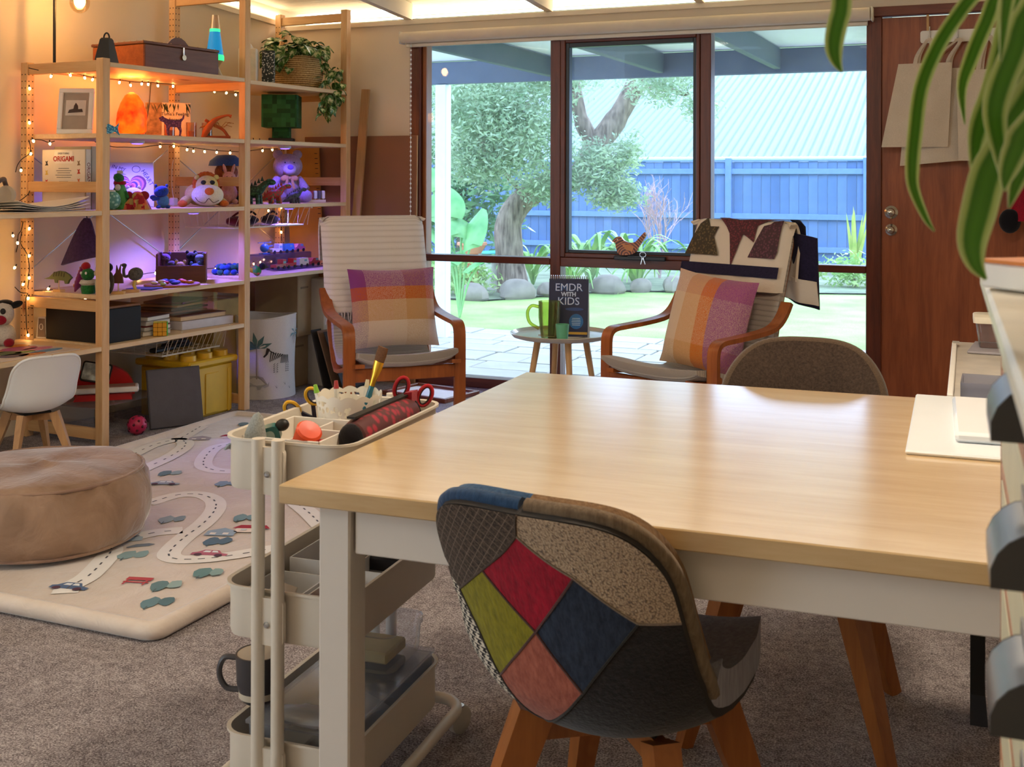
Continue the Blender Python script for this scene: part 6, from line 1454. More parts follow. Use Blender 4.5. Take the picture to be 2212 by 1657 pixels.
def shellmesh(v0, v1, off0, off1, nu=20, nv=26, u0=-1, u1=1, sc_=1.0):
    g = 2.0 if v0 == 0 else 1.0; mb = MB(); A = lambda u, v: shellpt(u0 + (u1 - u0) * u, v0 + (v1 - v0) * v ** g, off0, sc_); B = lambda u, v: shellpt(u0 + (u1 - u0) * u, v0 + (v1 - v0) * v ** g, off1, sc_)
    mb.grid(A, nu, nv); n = len(mb.v); k = len(mb.f); mb.grid(B, nu, nv); mb.f = [q[::-1] for q in mb.f[:k]] + mb.f[k:]
    bd = [i for i in range(nu + 1)] + [j * (nu + 1) + nu for j in range(1, nv + 1)] + [nv * (nu + 1) + i for i in range(nu - 1, -1, -1)] + [j * (nu + 1) for j in range(nv - 1, 0, -1)]
    for a, b in zip(bd, bd[1:] + bd[:1]): mb.f.append((a, b, b + n, a + n))
    return mb
def chair_legs(t, m, sc_=1.0, splay=.215, under=.405):
    for sx in (-1, 1):
        for sy in (-1, 1):
            a = Vector((sx * .11, -.2 + sy * .11, under)) * sc_; b = Vector((sx * splay, -.2 + sy * splay, 0)) * sc_
            mb = MB(); d = (b - a).normalized(); s1 = Vector((sx, -sy, 0)).normalized(); s2 = d.cross(s1).normalized()
            R_ = []
            for k, (wa, wb) in ((0, (.030, .022)), (.25, (.028, .021)), (1, (.015, .013))):
                p = a + (b - a) * k; R_.append([tuple(p + s1 * x * wb * sc_ + s2 * y * wa * sc_) for x, y in ((-1, -1), (1, -1), (1, 1), (-1, 1))])
            mb.ring_surf(R_).build('leg', m, t, smooth=0)
    MB().bar([(-.12 * sc_, -.31 * sc_, (under - .03) * sc_), (.12 * sc_, -.09 * sc_, (under - .03) * sc_)], .05 * sc_, .02 * sc_, (0, 0, 1)).build('cross_brace', m, t, smooth=0); MB().bar([(-.12 * sc_, -.09 * sc_, (under - .03) * sc_), (.12 * sc_, -.31 * sc_, (under - .03) * sc_)], .05 * sc_, .02 * sc_, (0, 0, 1)).build('cross_brace', m, t, smooth=0)
    MB().box((0, -.2 * sc_, (under + .002) * sc_), (.20 * sc_, .20 * sc_, .014 * sc_), .004).build('mount_plate', blackm, t, smooth=0)
chw = wood('8a4a1c', 'b06a30', 'Z', .8, .4)
# patchwork chair
pc = thing('patchwork_chair', 'chair with colourful patchwork fabric back and tapered wooden legs in front', 'chair', (-.598, 1.628, 0), 172); pc.scale = (1, 1, .957)
chair_legs(pc, chw)
XS[0] = .84; EXP[0] = 2.9
def hound(): # houndstooth
    t_ = NT('houndstooth'); v = t_.coords('Object', (1, 1, 1), (0, R(35), 0)); sp = t_.node('ShaderNodeSeparateXYZ'); t_.link(v, sp.inputs[0])
    S_ = 62
    x = t_.math('FRACT', t_.math('MULTIPLY', sp.outputs[0], S_)); y = t_.math('FRACT', t_.math('MULTIPLY', sp.outputs[2], S_))
    a = t_.math('GREATER_THAN', x, .5); b = t_.math('GREATER_THAN', y, .5)
    dg = t_.math('GREATER_THAN', t_.math('FRACT', t_.math('MULTIPLY', t_.math('ADD', x, y), 2.0)), .5)
    same = t_.math('COMPARE', a, b); t_.n[-1].inputs[2].default_value = .1 if False else .1
    f = t_.math('ADD', t_.math('MULTIPLY', same, a), t_.math('MULTIPLY', t_.math('SUBTRACT', 1.0, same), dg))
    t_.col(t_.mix(f, hexc('e0d4c0'), hexc('181214'))); t_.b.inputs['Roughness'].default_value = .95; t_.bump(t_.noise(t_.coords('Object'), 300, 2), .4, .003); return t_.m
def tweed_lines():
    t_ = NT('plaid_tweed'); v = t_.coords('Object', (1, 1, 1), (0, R(38), 0)); sp = t_.node('ShaderNodeSeparateXYZ'); t_.link(v, sp.inputs[0])
    n = t_.noise(t_.coords('Object'), 260, 2, .7)
    f = None
    for k in (0, 2):
        g = t_.math('LESS_THAN', t_.math('FRACT', t_.math('MULTIPLY', sp.outputs[k], 75)), .09); f = g if f is None else t_.math('MAXIMUM', f, g)
    base = t_.ramp(n, [(.35, hexc('2a201a')), (.65, hexc('5a4a3e'))])
    t_.col(t_.mix(t_.math('MULTIPLY', f, .35), base, hexc('a89480'))); t_.b.inputs['Roughness'].default_value = .95; t_.bump(n, .4, .003); return t_.m
def knit():
    t_ = NT('beige_knit'); v = t_.coords('Object', (1, 1, 1), (0, R(-35), 0)); vo = t_.node('ShaderNodeTexVoronoi'); vo.inputs['Scale'].default_value = 380; mp = t_.node('ShaderNodeMapping'); mp.inputs['Scale'].default_value = (1, 1, .55); t_.link(v, mp.inputs[0]); t_.link(mp.outputs[0], vo.inputs['Vector'])
    t_.col(t_.ramp(vo.outputs['Distance'], [(.2, hexc('c0a88c')), (.55, hexc('a88e74')), (.85, hexc('6a5a4e'))])); t_.b.inputs['Roughness'].default_value = .95; t_.bump(vo.outputs['Distance'], -.5 if False else .5, .003); return t_.m
S0, S1 = .56, .0        # v range of the patched outside: under the seat .. top edge
def pp(u, s_): return shellpt(-u, S0 + (S1 - S0) * s_, .030)
T_, Cc, Bt, Lp, Rp = (-.06, .91), (-.04, .56), (-.30, .10), (-.86, .58), (.74, .62)
Lm_, Rm_, Lb_, Rb_ = (-.47, .74), (.36, .79), (-.50, .32), (.26, .36)
def lerp2(a, b, t_): return (a[0] + (b[0] - a[0]) * t_, a[1] + (b[1] - a[1]) * t_)
def quad_patch(c, m, bulge=0.0):
    mb = MB(); q00, q10, q11, q01 = c
    def f(u, v):
        p = lerp2(lerp2(q00, q10, u), lerp2(q01, q11, u), v); return pp(*p)
    mb.grid(f, 10, 10); return mb.build('back_patch', m, pc, smooth=70)
def polyat(E, t_):
    k = t_ * (len(E) - 1); i = min(int(k), len(E) - 2); return lerp2(E[i], E[i + 1], k - i)
def rule_patch(E1, E2, m):
    mb = MB(); mb.grid(lambda u, v: pp(*lerp2(polyat(E2, u), polyat(E1, u), v)), 64, 30); return mb.build('back_patch', m, pc, smooth=70)
def sf(h, h2): return fabric(h, h2, 130, .5, .95, .15, (1, 1, .12))
lb = [quad_patch((Cc, Lm_, T_, Rm_), sf('a8102c', '7a0a20')), quad_patch((Cc, Lb_, Lp, Lm_), sf('8f861c', '6a6212')), quad_patch((Cc, Rb_, Bt, Lb_), sf('b06450', '8a4638')), quad_patch((Cc, Rm_, Rp, Rb_), sf('2c3648', '1a2030')),
      rule_patch([(-.02, 1), (-1, 1), (-1, .60)], [T_, Lm_, Lp], tweed_lines()), rule_patch([(-.02, 1), (1, 1), (1, .60)], [T_, Rm_, Rp], knit()),
      rule_patch([(-1, .60), (-1, .0), (-.3, 0)], [Lp, Lb_, Bt], hound()), rule_patch([(1, .60), (1, 0), (-.3, 0)], [Rp, Rb_, Bt], fabric('241c1a', '120e0d', 120, .6))]
for o, l in zip(lb, ('crimson patch', 'olive green patch', 'salmon pink patch', 'navy blue patch', 'brown plaid patch', 'beige knit patch', 'black and white houndstooth patch', 'black patch')): o['label'] = l + ' on the chair back'
shellmesh(0, 1, .0, .027).build('shell', flat('2a2420', .8), pc, smooth=70)
shellmesh(0.0, .36, -.022, .004, u0=0, u1=1, nu=12).build('front_patch', sf('3a5878', '28405c'), pc, smooth=70)
shellmesh(0.0, .36, -.022, .004, u0=-1, u1=0, nu=12).build('front_patch', sf('8a6a4a', '6a4e34'), pc, smooth=70)
XS[0] = .86
shellmesh(.47, 1.0, -.045, .012).build('seat_pad', sf('a4a0aa', '807c86'), pc, smooth=70)
XS[0] = .84
for E_, c in (([(-.02, 1), T_, Lm_, Lp], '4a3a30'), ([T_, Rm_, Rp, (1, .6)], '8a7868'), ([Lp, Lb_, Bt], '3a3230'), ([Rp, Rb_, Bt], '2a2622'), ([Lm_, Cc, Rb_], '5a3a38'), ([Rm_, Cc, Lb_], '5a3a38')):
    MB().tube([tuple(pp(*polyat(E_, k / 24))) for k in range(25)], .0022, 5).build('seam', fabric(c), pc)
for sg in (-1, 1): MB().tube([shellpt(sg, .48 * (v / 40) ** 2, .006) for v in range(0, 41)], .012, 8).build('edge_roll', sf('2f4a6a', '20344e') if sg > 0 else sf('7e6a54', '5e4c3a'), pc, smooth=70)
# brown chair across the table
EXP[0] = 2.3; XS[0] = .82
bc = thing('brown_chair', 'dark brown fabric shell chair across the table beside the door', 'chair', (-.455, 2.905, 0), 4)
chair_legs(bc, chw)
tw_ = fabric('4a3a2e', '2c211a', 160, .6)
shellmesh(0, 1, -.018, .024).build('shell', tw_, bc, smooth=70)
MB().tube([shellpt(-1, (v / 40) ** 2, .003) for v in range(40, 0, -1)] + [shellpt(1, (v / 40) ** 2, .003) for v in range(0, 41)], .018, 7).build('edge_piping', fabric('5a4838'), bc, smooth=70)
# child's white chair at the low desk
EXP[0] = 3.0; XS[0] = 1.0
kc = thing('kids_chair', "small white plastic shell chair with wooden legs at the child's desk", 'chair', (-3.66, 3.66, 0), -112)
chair_legs(kc, wood('a8784a', 'cc9c68', 'Z', 1, .5), .62)
shellmesh(0, 1, .0, .012, sc_=.62).build('shell', flat('eef0f2', .35, var=.01), kc, smooth=70)
for sg in (-1, 1): MB().tube([shellpt(sg, (v / 36) ** 2, .005, .62) for v in range(37)], .006, 7).build('rim', flat('f4f5f6', .35, var=.01), kc, smooth=70)

# ------------------------------------------------------------------ play mat and pouf
mt = thing('play_mat', 'padded cream play mat printed with roads, cars and houses', 'play mat', (0, 0, 0))
MX0, MX1, MY0, MY1 = -3.63, -2.06, 2.45, 4.92
def velvet(h, h2, ns=6):
    t_ = NT('velvet_' + h); v = t_.coords('Object'); n = t_.noise(v, ns, 4, .6, .8)
    t_.col(t_.ramp(n, [(.3, hexc(h2)), (.7, hexc(h))])); t_.b.inputs['Roughness'].default_value = .75; t_.b.inputs['Sheen Weight'].default_value = .8; t_.b.inputs['Sheen Roughness'].default_value = .35; t_.b.inputs['Specular IOR Level'].default_value = .2
    t_.bump(t_.noise(v, 14, 3, .6, 1.0), .25, .02); return t_.m
mm = velvet('e2d4c8', 'd4c4b6', 5)
def matp(u, v):
    x = MX0 + .035 + (MX1 - MX0 - .07) * u; y = MY0 + .035 + (MY1 - MY0 - .07) * v
    return (x, y, .0335 + .0012 * math.sin(x * 9 + y * 4) + .001 * math.sin(y * 11 - x * 5))
MB().sheet(matp, 24, 36, .03).build('padded_top', mm, mt, smooth=60)
MB().tube([(MX0 + .03, MY0 + .03, .026), (MX1 - .03, MY0 + .03, .026), (MX1 - .03, MY1 - .03, .026), (MX0 + .03, MY1 - .03, .026)], .026, 12, True)
q = MB()
cs = []
for cx, cy_, a0 in ((MX1 - .06, MY1 - .06, 0), (MX0 + .06, MY1 - .06, 90), (MX0 + .06, MY0 + .06, 180), (MX1 - .06, MY0 + .06, 270)):
    for k in range(6): a = R(a0 + 18 * k); cs.append((cx + .035 * math.cos(a), cy_ + .035 * math.sin(a), .0262))
q.tube(cs, .026, 12, True).build('rolled_edge', velvet('e6d8cc', 'd8c8ba', 5), mt, smooth=60)
RZ = .0362
def strip(pts, w_, z):
    P = [Vector((x, y, z)) for x, y in pts]; L = []; Rr = []
    for i, p in enumerate(P):
        d = (P[min(i + 1, len(P) - 1)] - P[max(i - 1, 0)]); d = Vector((-d.y, d.x, 0)).normalized() * w_ / 2; L.append(tuple(p + d)); Rr.append(tuple(p - d))
    n = len(P); return L + Rr, [(i + n, i + 1 + n, i + 1, i) for i in range(n - 1)]
ROADS = [[(-2.908, 3.41), (-2.885, 3.543), (-2.813, 3.588), (-2.714, 3.548), (-2.633, 3.451), (-2.564, 3.296), (-2.522, 3.144), (-2.481, 3.03), (-2.445, 2.97), (-2.394, 2.953), (-2.324, 2.988), (-2.263, 3.049), (-2.209, 3.122), (-2.12, 3.25)],
         [(-2.579, 3.203), (-2.641, 3.148), (-2.678, 3.077)], [(-3.2, 3.6), (-3.261, 3.773), (-3.302, 3.995), (-3.361, 4.174), (-3.428, 4.273), (-3.497, 4.294), (-3.52, 4.163), (-3.476, 3.964), (-3.46, 3.8)],
         [(-3.488, 4.298), (-3.545, 4.478), (-3.58, 4.583)], [(-3.178, 4.383), (-3.236, 4.258), (-3.174, 4.096), (-3.081, 3.96), (-2.997, 3.913), (-2.913, 3.924), (-2.8, 4.0), (-2.6, 4.2)],
         [(-2.50, 2.58), (-2.525, 2.625), (-2.541, 2.718), (-2.602, 2.853), (-2.646, 2.932), (-2.693, 2.974)], [(-2.55, 3.78), (-2.414, 3.645), (-2.285, 3.539), (-2.172, 3.437), (-2.1, 3.38)]]
rdm_ = flat('f0ece8', .9, var=.03); dsh = flat('5a5a62', .9, var=0)
for r in ROADS:
    sp_ = [(p[0], p[1]) for p in smoothpath([(a, b, 0) for a, b in r], 6)]
    MB().add(*strip(sp_, .075, RZ)).build('road_print', rdm_, mt, smooth=0)
    d = MB(); acc = 0
    for a, b in zip(sp_, sp_[1:]):
        acc += math.hypot(b[0] - a[0], b[1] - a[1])
        if acc > .042: acc = 0; m_ = ((a[0] + b[0]) / 2, (a[1] + b[1]) / 2); dx, dy = b[0] - a[0], b[1] - a[1]; L = math.hypot(dx, dy); d.add(*strip([(m_[0] - dx / L * .011, m_[1] - dy / L * .011), (m_[0] + dx / L * .011, m_[1] + dy / L * .011)], .006, RZ + .0006))
    stuff(d.build('dash_marks', dsh, mt, smooth=0))
def mprint(name, x, y, rz, shapes):
    """flat prints; outlines in cm, seen upright from the near end of the mat"""
    for k, (c, out) in enumerate(shapes):
        T = Matrix.Translation((x, y, RZ + .0005 * (k + 1))) @ Matrix.Rotation(R(rz), 4, 'Z')
        MB().add([(a / 100, b / 100, 0) for a, b in out], [tuple(range(len(out)))], T).build(name, flat(c, .9, var=.08), mt, smooth=0)
def blob(rx, ry, n=11, j=.16, seed=0, ox=0, oy=0):
    r = random.Random(seed); return [(ox + rx * math.cos(k * 6.283 / n) * (1 + r.uniform(-j, j)), oy + ry * math.sin(k * 6.283 / n) * (1 + r.uniform(-j, j))) for k in range(n)]
house = lambda a, b: [(a, [(-5, 0), (5, 0), (5, 5), (0, 8.5), (-5, 5)]), ('f2ece8', [(-3.4, 1), (-1.4, 1), (-1.4, 3), (-3.4, 3)]), ('f2ece8', [(1, 1), (3, 1), (3, 3), (1, 3)])]
redh = [('efe0d8', [(-5, 0), (5, 0), (5, 4.5), (-5, 4.5)]), ('a83040', [(-6.5, 4.2), (6.5, 4.2), (4.5, 7.8), (-4.5, 7.8)]), ('8a2a38', [(2, 0), (4, 0), (4, 3), (2, 3)]), ('c8d0d8', [(-3, 1.5), (-1, 1.5), (-1, 3), (-3, 3)])]
carp = lambda c: [(c, [(-6, 1), (6, 1), (6, 3), (3.6, 3.6), (2, 6), (-3, 6), (-4.6, 3.6), (-6, 3)]), ('eef0f4', [(-2.8, 3.6), (-.4, 3.6), (-.4, 5.2), (-2.4, 5.2)]), ('eef0f4', [(.2, 3.6), (2.6, 3.6), (1.6, 5.2), (.2, 5.2)]), ('5a3a4a', blob(1.3, 1.3, 10, 0, 0, -3.4, 1)), ('5a3a4a', blob(1.3, 1.3, 10, 0, 0, 3.4, 1))]
mprint('house_print', -2.43, 3.20, 20, house('9ab0c8', 0)); mprint('house_print', -2.36, 3.27, 20, redh)
mprint('car_print', -2.33, 3.01, 15, carp('b86a80')); mprint('car_print', -2.52, 2.60, 10, carp('5a7094')); mprint('car_print', -3.03, 3.64, 20, carp('9aa8c0'))
mprint('bench_print', -2.37, 2.72, 15, [('b84a50', [(-4, 1), (4, 1), (4, 2), (-4, 2)]), ('b84a50', [(-4, 3), (4, 3), (4, 5.5), (-4, 5.5)]), ('b84a50', [(-3.4, -1), (-2.8, -1), (-2.8, 3), (-3.4, 3)]), ('b84a50', [(2.8, -1), (3.4, -1), (3.4, 3), (2.8, 3)])])
mprint('car_print', -2.59, 3.0, 40, [('7a8494', [(-4, 0), (3, 0), (5, 1.5), (3, 3), (-1, 3), (-4, 1)])])
for k, (x, y, c1, c2) in enumerate(((-2.29, 2.74, '6a8a90', '9ab4b4'), (-2.22, 2.62, '6a8a94', '5a7a84'), (-3.14, 3.79, '6a848e', '9ab0b4'), (-2.71, 3.28, 'a0b0b4', '8a9ca4'), (-2.485, 3.40, '7a9aa4', '7a9aa4'), (-2.245, 2.88, '6a8e90', '8aa8a8'), (-2.41, 3.14, '5a748a', '5a748a'), (-3.3, 4.6, '8a9aa4', 'a0b0b4'), (-3.42, 4.70, '7a9098', '9aacb0'), (-2.83, 3.75, '8aa4b8', '8aa4b8'), (-2.57, 2.92, '8aa4a8', '8aa4a8'))):
    mprint('tree_print', x, y, 20, [(c1, blob(2.6, 4.2, 11, .18, k)), (c2, blob(2.2, 3.4, 11, .18, k + 40, 4.2, 1.0)), ('5a6a70', [(-.3, -5.6), (.3, -5.6), (.2, -3), (-.2, -3)])])
mprint('house_print', -3.28, 4.42, 25, redh); mprint('house_print', -3.40, 4.33, 25, house('b0a8b8', 0))
mprint('pond_print', -2.70, 3.05, 20, [('b8c8d4', blob(7, 4, 14, .15, 3))])
# pouf
pf = thing('floor_pouf', 'large round taupe velvet floor cushion on the play mat', 'pouf', (-2.95, 2.95, .0365))
pv_ = velvet('ac8e78', '80644f', 5)
prof = [(0, 0), (.20, 0), (.29, .008), (.325, .03), (.342, .08), (.347, .13), (.342, .18), (.325, .222), (.312, .232), (.29, .242), (.22, .252), (.12, .258), (0, .26)]
q = MB().lathe([(a, b) for a, b in [(p[0], p[1]) for p in smoothpath([(r, z, 0) for r, z in prof], 3)]], 72)
def wr(p):
    r = math.hypot(p[0], p[1]); a = math.atan2(p[1], p[0])
    if r < .02: return p
    k = .0045 * math.sin(a * 31 + 3 * math.sin(a * 4)) * math.exp(-((p[2] - .205) / .03) ** 2) + .006 * math.sin(a * 5 + 1) * (p[2] / .26) + .003 * math.sin(a * 17 + p[2] * 30) * (p[2] < .2)
    dz = .006 * math.sin(a * 3 + r * 14) * (p[2] > .235) - .012 * (p[2] > .235) * (1 - r / .33)
    return (p[0] * (1 + k / r), p[1] * (1 + k / r), p[2] + dz)
q.v = [wr(p) for p in q.v]; q.build('cushion_body', pv_, pf, smooth=80)
for z, r in ((.228, .3195), (.02, .318)): MB().tube([(r * math.cos(a), r * math.sin(a), z + .003 * math.sin(a * 3)) for a in [i * 6.2832 / 72 for i in range(72)]], .0055, 8, True).build('piping', velvet('a88a74', '86685a', 5), pf)

# ------------------------------------------------------------------ trolley
ct = thing('utility_trolley', 'beige three-tier metal utility trolley beside the table', 'trolley', (-1.382, 1.82, 0), 4)
tm = flat('ddd2c2', .4, var=.02)
W_, L_ = .275, .47
def rr(w_, l, r, z, cx=W_ / 2, cy_=L_ / 2, n=6): return [(cx + x, cy_ + y, z) for x, y in roundrect(w_, l, r, n)]
def tray(z0, z1):
    q = MB(); q.ring_surf([rr(W_ - .012, L_ - .012, .045, z0), rr(W_ - .006, L_ - .006, .05, z0 + .006), rr(W_ - .006, L_ - .006, .05, z1 - .006), rr(W_ + .006, L_ + .006, .055, z1 - .004), rr(W_ + .006, L_ + .006, .055, z1 + .001), rr(W_ - .010, L_ - .010, .048, z1), rr(W_ - .010, L_ - .010, .048, z0 + .008)])
    return q.build('tray', tm, ct, smooth=40)
for z in (.183, .464, .745):
    tray(z - .098, z)
    for e in (0, 1):
        y = -.012 if e == 0 else L_ + .012; MB().prism(roundrect(.070, .088, .012), .010, Matrix.Translation((.118, y + (.010 if e else -.010) * .2, z - .052))).build('bracket', tm, ct)
        MB().lathe([(0, 0), (.006, 0), (.006, .003), (.003, .006), (0, .006)], 12, T=Matrix.Translation((.118, y - .006 if e == 0 else y + .006, z - .058)) @ Matrix.Rotation(R(90 if e == 0 else -90), 4, 'X')).build('screw', sil, ct)
for e in (0, 1):
    y = -.015 if e == 0 else L_ + .015
    for x in (.097, .139): MB().cyl((x, y, .05), (x, y, .752), .0125, n=14).build('post', tm, ct)
MB().tube(rr(W_ + .06, L_ + .10, .06, .062), .0125, 10, True).build('base_tube', tm, ct)
for x, y in ((-.025, -.03), (W_ + .025, -.03), (-.025, L_ + .03), (W_ + .025, L_ + .03)):
    c_ = MB().lathe([(0, -.012), (.026, -.012), (.031, -.008), (.031, .008), (.026, .012), (0, .012)], 20, T=Matrix.Translation((x, y, .031)) @ Matrix.Rotation(R(90), 4, 'Y') @ Matrix.Rotation(R(20), 4, 'X')).build('caster_wheel', flat('c8c4bc', .35, .2), ct)
    MB().cyl((x, y, .04), (x, y, .062), .011, n=10).build('caster_stem', sil, ct)
def CT(x, y, z): return tuple(Matrix.Translation(ct.location) @ Matrix.Rotation(R(4), 4, 'Z') @ Vector((x, y, z)))
TZ = .656
def K(name, lab, cat, x, y, z, rz=0, rot=None):
    t = thing(name, lab, cat, CT(x, y, z), rz + 4)
    if rot: t.rotation_euler = (R(rot[0]), R(rot[1]), R(rot[2] + 4))
    return t
# lace basket with brush
t = K('lace_basket', 'round cream lace-cut metal basket of brushes on trolley top', 'basket', .118, .315, TZ)
def lacem():
    t_ = NT('lace_metal'); v = t_.coords('UV', (16, 4.2, 1)); vo = t_.node('ShaderNodeTexVoronoi'); vo.inputs['Scale'].default_value = 1.9; vo.inputs['Randomness'].default_value = .75; t_.link(v, vo.inputs['Vector'])
    sp = t_.node('ShaderNodeSeparateXYZ'); t_.link(t_.coords('UV'), sp.inputs[0])
    h = t_.math('LESS_THAN', vo.outputs['Distance'], .40); band = t_.math('MULTIPLY', t_.math('GREATER_THAN', sp.outputs[1], .16), t_.math('LESS_THAN', sp.outputs[1], .93)); h = t_.math('MULTIPLY', h, band)
    t_.col(hexc('f0e8d8')); t_.b.inputs['Roughness'].default_value = .5
    tr_ = t_.node('ShaderNodeBsdfTransparent'); mx = t_.node('ShaderNodeMixShader'); t_.link(h, mx.inputs[0]); t_.link(t_.b.outputs[0], mx.inputs[1]); t_.link(tr_.outputs[0], mx.inputs[2]); t_.link(mx.outputs[0], t_.out.inputs[0]); return t_.m
MB().grid(lambda u, v: ((.058 + .012 * v) * math.cos(u * 6.2832), (.058 + .012 * v) * math.sin(u * 6.2832), .122 * v + (.006 * abs(math.sin(u * 6.2832 * 7)) if v > .99 else 0)), 98, 8).build('lace_side', lacem(), t, smooth=80)
MB().lathe([(0, .002), (.058, .002), (.058, .006), (0, .006)], 30).build('base', flat('f0e8d8', .5), t)
for k, (x, y, c) in enumerate(((-.04, -.02, '8ac040'), (-.03, .01, 'a83a3a'), (.01, .035, 'd8c8a8'))):
    q = K('coloured_marker', ('green-tipped marker leaning out of the lace basket', 'red-banded marker inside the lace basket', 'pale pencil inside the lace basket')[k], 'marker', .118 + x, .315 + y, TZ + .012, 0, (6 - 8 * k, -10 + 6 * k, 0)); MB().cyl((0, 0, 0), (0, 0, .118), .0055, n=8).build('barrel', flat('e8e4d8', .4), q); MB().cyl((0, 0, .118), (0, 0, .135), .0062, .004, n=8).build('cap', flat(c, .4), q)
q = K('paint_brush', 'wide flat paint brush with teal handle and gold ferrule standing in basket', 'brush', .125, .325, TZ + .012, 0, (-2, 17, 0)); q.scale = (.78,) * 3
MB().tube([(0, 0, 0), (0, 0, .06), (0, 0, .13), (0, 0, .175)], [.004, .007, .0095, .0075], 12).build('handle', flat('0e6a80', .25, coat=.6), q)
q2 = MB(); q2.ring_surf([[(a * .0075 * math.cos(k), b * .0075 * math.sin(k), z) for k in [i * 6.283 / 14 for i in range(14)]] for z, a, b in ((.173, 1.05, 1.05), (.195, 1.2, 1.0), (.225, 1.9, .75), (.243, 2.0, .7))]); q2.build('ferrule', flat('d8a83a', .25, .9, .05), q)
q2 = MB(); q2.ring_surf([[(a * .0075 * math.cos(k), b * .0075 * math.sin(k), z) for k in [i * 6.283 / 14 for i in range(14)]] for z, a, b in ((.242, 1.95, .65), (.262, 2.15, .75), (.284, 2.0, .5))]); q2.build('bristles', flat('6a4426', .8, var=.3, ns=300), q)
def scissors(lab, x, y, z, rot, c1, c2, s_=1.0):
    t = K('craft_scissors', lab, 'scissors', x, y, z, 0, rot)
    for sg, c, b in ((-1, c1, c2), (1, c1, c2)):
        ring = [(sg * .027 * s_ + .0165 * s_ * math.cos(a) * (1.0), 0, .105 * s_ + .027 * s_ * math.sin(a)) for a in [i * 6.2832 / 18 for i in range(18)]]
        T = Matrix.Rotation(R(sg * 2), 4, 'Y'); MB().tube([tuple(T @ Vector(p)) for p in ring], .0045 * s_, 8, True).build('finger_loop', flat(c, .35), t)
        inner = [(sg * .027 * s_ + .0125 * s_ * math.cos(a), 0, .105 * s_ + .023 * s_ * math.sin(a)) for a in [i * 6.2832 / 18 for i in range(18)]]; MB().tube([tuple(T @ Vector(p)) for p in inner], .0028 * s_, 6, True).build('loop_liner', flat(b, .5), t)
        MB().bar([(sg * .018 * s_, 0, .082 * s_), (sg * .004 * s_, 0, .05 * s_), (-sg * .004 * s_, sg * .001, .03 * s_)], .011 * s_, .008 * s_, (1, 0, 0)).build('shank', flat(b, .4), t)
        MB().prism([(-sg * .006 * s_, .032 * s_), (sg * .004 * s_, .034 * s_), (-sg * .003 * s_, -.05 * s_)], .0015, Matrix.Translation((0, sg * .001, 0))).build('blade', sil, t, smooth=0)
    return t
scissors('yellow and navy craft scissors at the left of trolley top', .03, .36, TZ + .03, (25, -32, 28), 'e0a81c', '241c3a', .85)
scissors('red and black scissors standing at the far end of trolley top', .185, .42, TZ + .028, (8, 20, 28), 'b01c28', '1c181c', .9)
t = K('pencil_case', 'long red patterned pencil case with black zip on trolley top', 'pencil case', .214, .275, TZ + .022, 0); t.scale = (1.15, 1.1, 1.15)
q = MB(); q.ring_surf([[(.031 * math.cos(k) * a, y, .04 + .036 * math.sin(k) * a) for k in [i * 6.283 / 16 for i in range(16)]] for y, a in ((-.13, .45), (-.12, .85), (-.09, 1), (0, 1.03), (.09, 1), (.12, .85), (.13, .45))]); q.build('body', pat('a82838', '5a2a28', 55), t)
MB().bar([(-.004, y / 100, .0775) for y in range(-12, 13, 2)], .016, .004, (1, 0, 0)).build('zip', blackm, t); 
for e in (-1, 1): MB().ell((0, e * .128, .042), (.024, .012, .028)).build('end_panel', fabric('1c1618'), t)
MB().prism([(-.01, .05), (.012, .052), (.012, .085), (-.004, .082)], .03, Matrix.Translation((0, .125, 0))).build('tag_loop', fabric('a82030'), t)
t = K('desk_organiser', 'white divided organiser tray inside the trolley top', 'organiser', .105, .15, TZ)
og = flat('ece2d4', .5, var=.02)
for c, d in (((0, 0, .003), (.17, .20, .005)), ((-.083, 0, .042), (.004, .20, .08)), ((.083, 0, .042), (.004, .20, .08)), ((0, -.098, .042), (.17, .004, .08)), ((0, .098, .042), (.17, .004, .08)), ((.01, .0, .04), (.004, .196, .075)), ((.045, .02, .04), (.07, .004, .075))): MB().box(c, d, .001).build('divider', og, t, smooth=0)
t = K('orange_sharpener', 'orange cup-shaped sharpener in the organiser', 'sharpener', .135, .085, TZ + .066, 0, (20, 35, 0)); MB().lathe([(0, 0), (.022, 0), (.026, .04), (.022, .044), (0, .042)], 20).build('cup', flat('e04a18', .4), t); MB().box((.03, 0, .02), (.012, .03, .03), .004).build('blade_holder', flat('b81c28', .4), t)
t = K('tape_dispenser', 'teal and clear correction tape dispenser in the organiser', 'tape', .055, .085, TZ + .078, 0, (10, -15, 20)); MB().prism(roundrect(.055, .035, .012), .022).build('case', flat('1e6a68', .3, coat=.4), t); MB().prism(roundrect(.035, .02, .008), .0235).build('window', flat('a8c0b8', .2), t); MB().ell((.035, 0, .012), (.014, .012, .012)).build('knob', blackm, t)
t = K('grey_felt_shapes', 'grey pointed felt finger shape at near left corner of trolley top', 'felt shape', -.0 + .035, .06, TZ + .012, 0, (0, 8, 0)); MB().lathe([(0, 0), (.026, 0), (.028, .03), (.022, .075), (.010, .11), (0, .118)], 16, sy=.7).build('cone', fabric('a8aaa4'), t)
for k, (x, y, c, lab) in enumerate(((.03, .02, 'b8c0c4', 'pale blue felt scrap in the trolley corner'), (.06, .03, 'c8b898', 'tan felt scrap in the trolley corner'), (.085, .022, 'b0b4b8', 'grey felt scrap in the trolley corner'))):
    t = K('felt_scrap', lab, 'felt', x - .006, y + .02, TZ + .03, k * 40); MB().sheet(lambda u, v: ((u - .5) * .05, (v - .5) * .04, .03 + .014 * math.sin(u * 5 + k) * math.cos(v * 4)), 8, 8, .003).build('scrap', fabric(c), t)
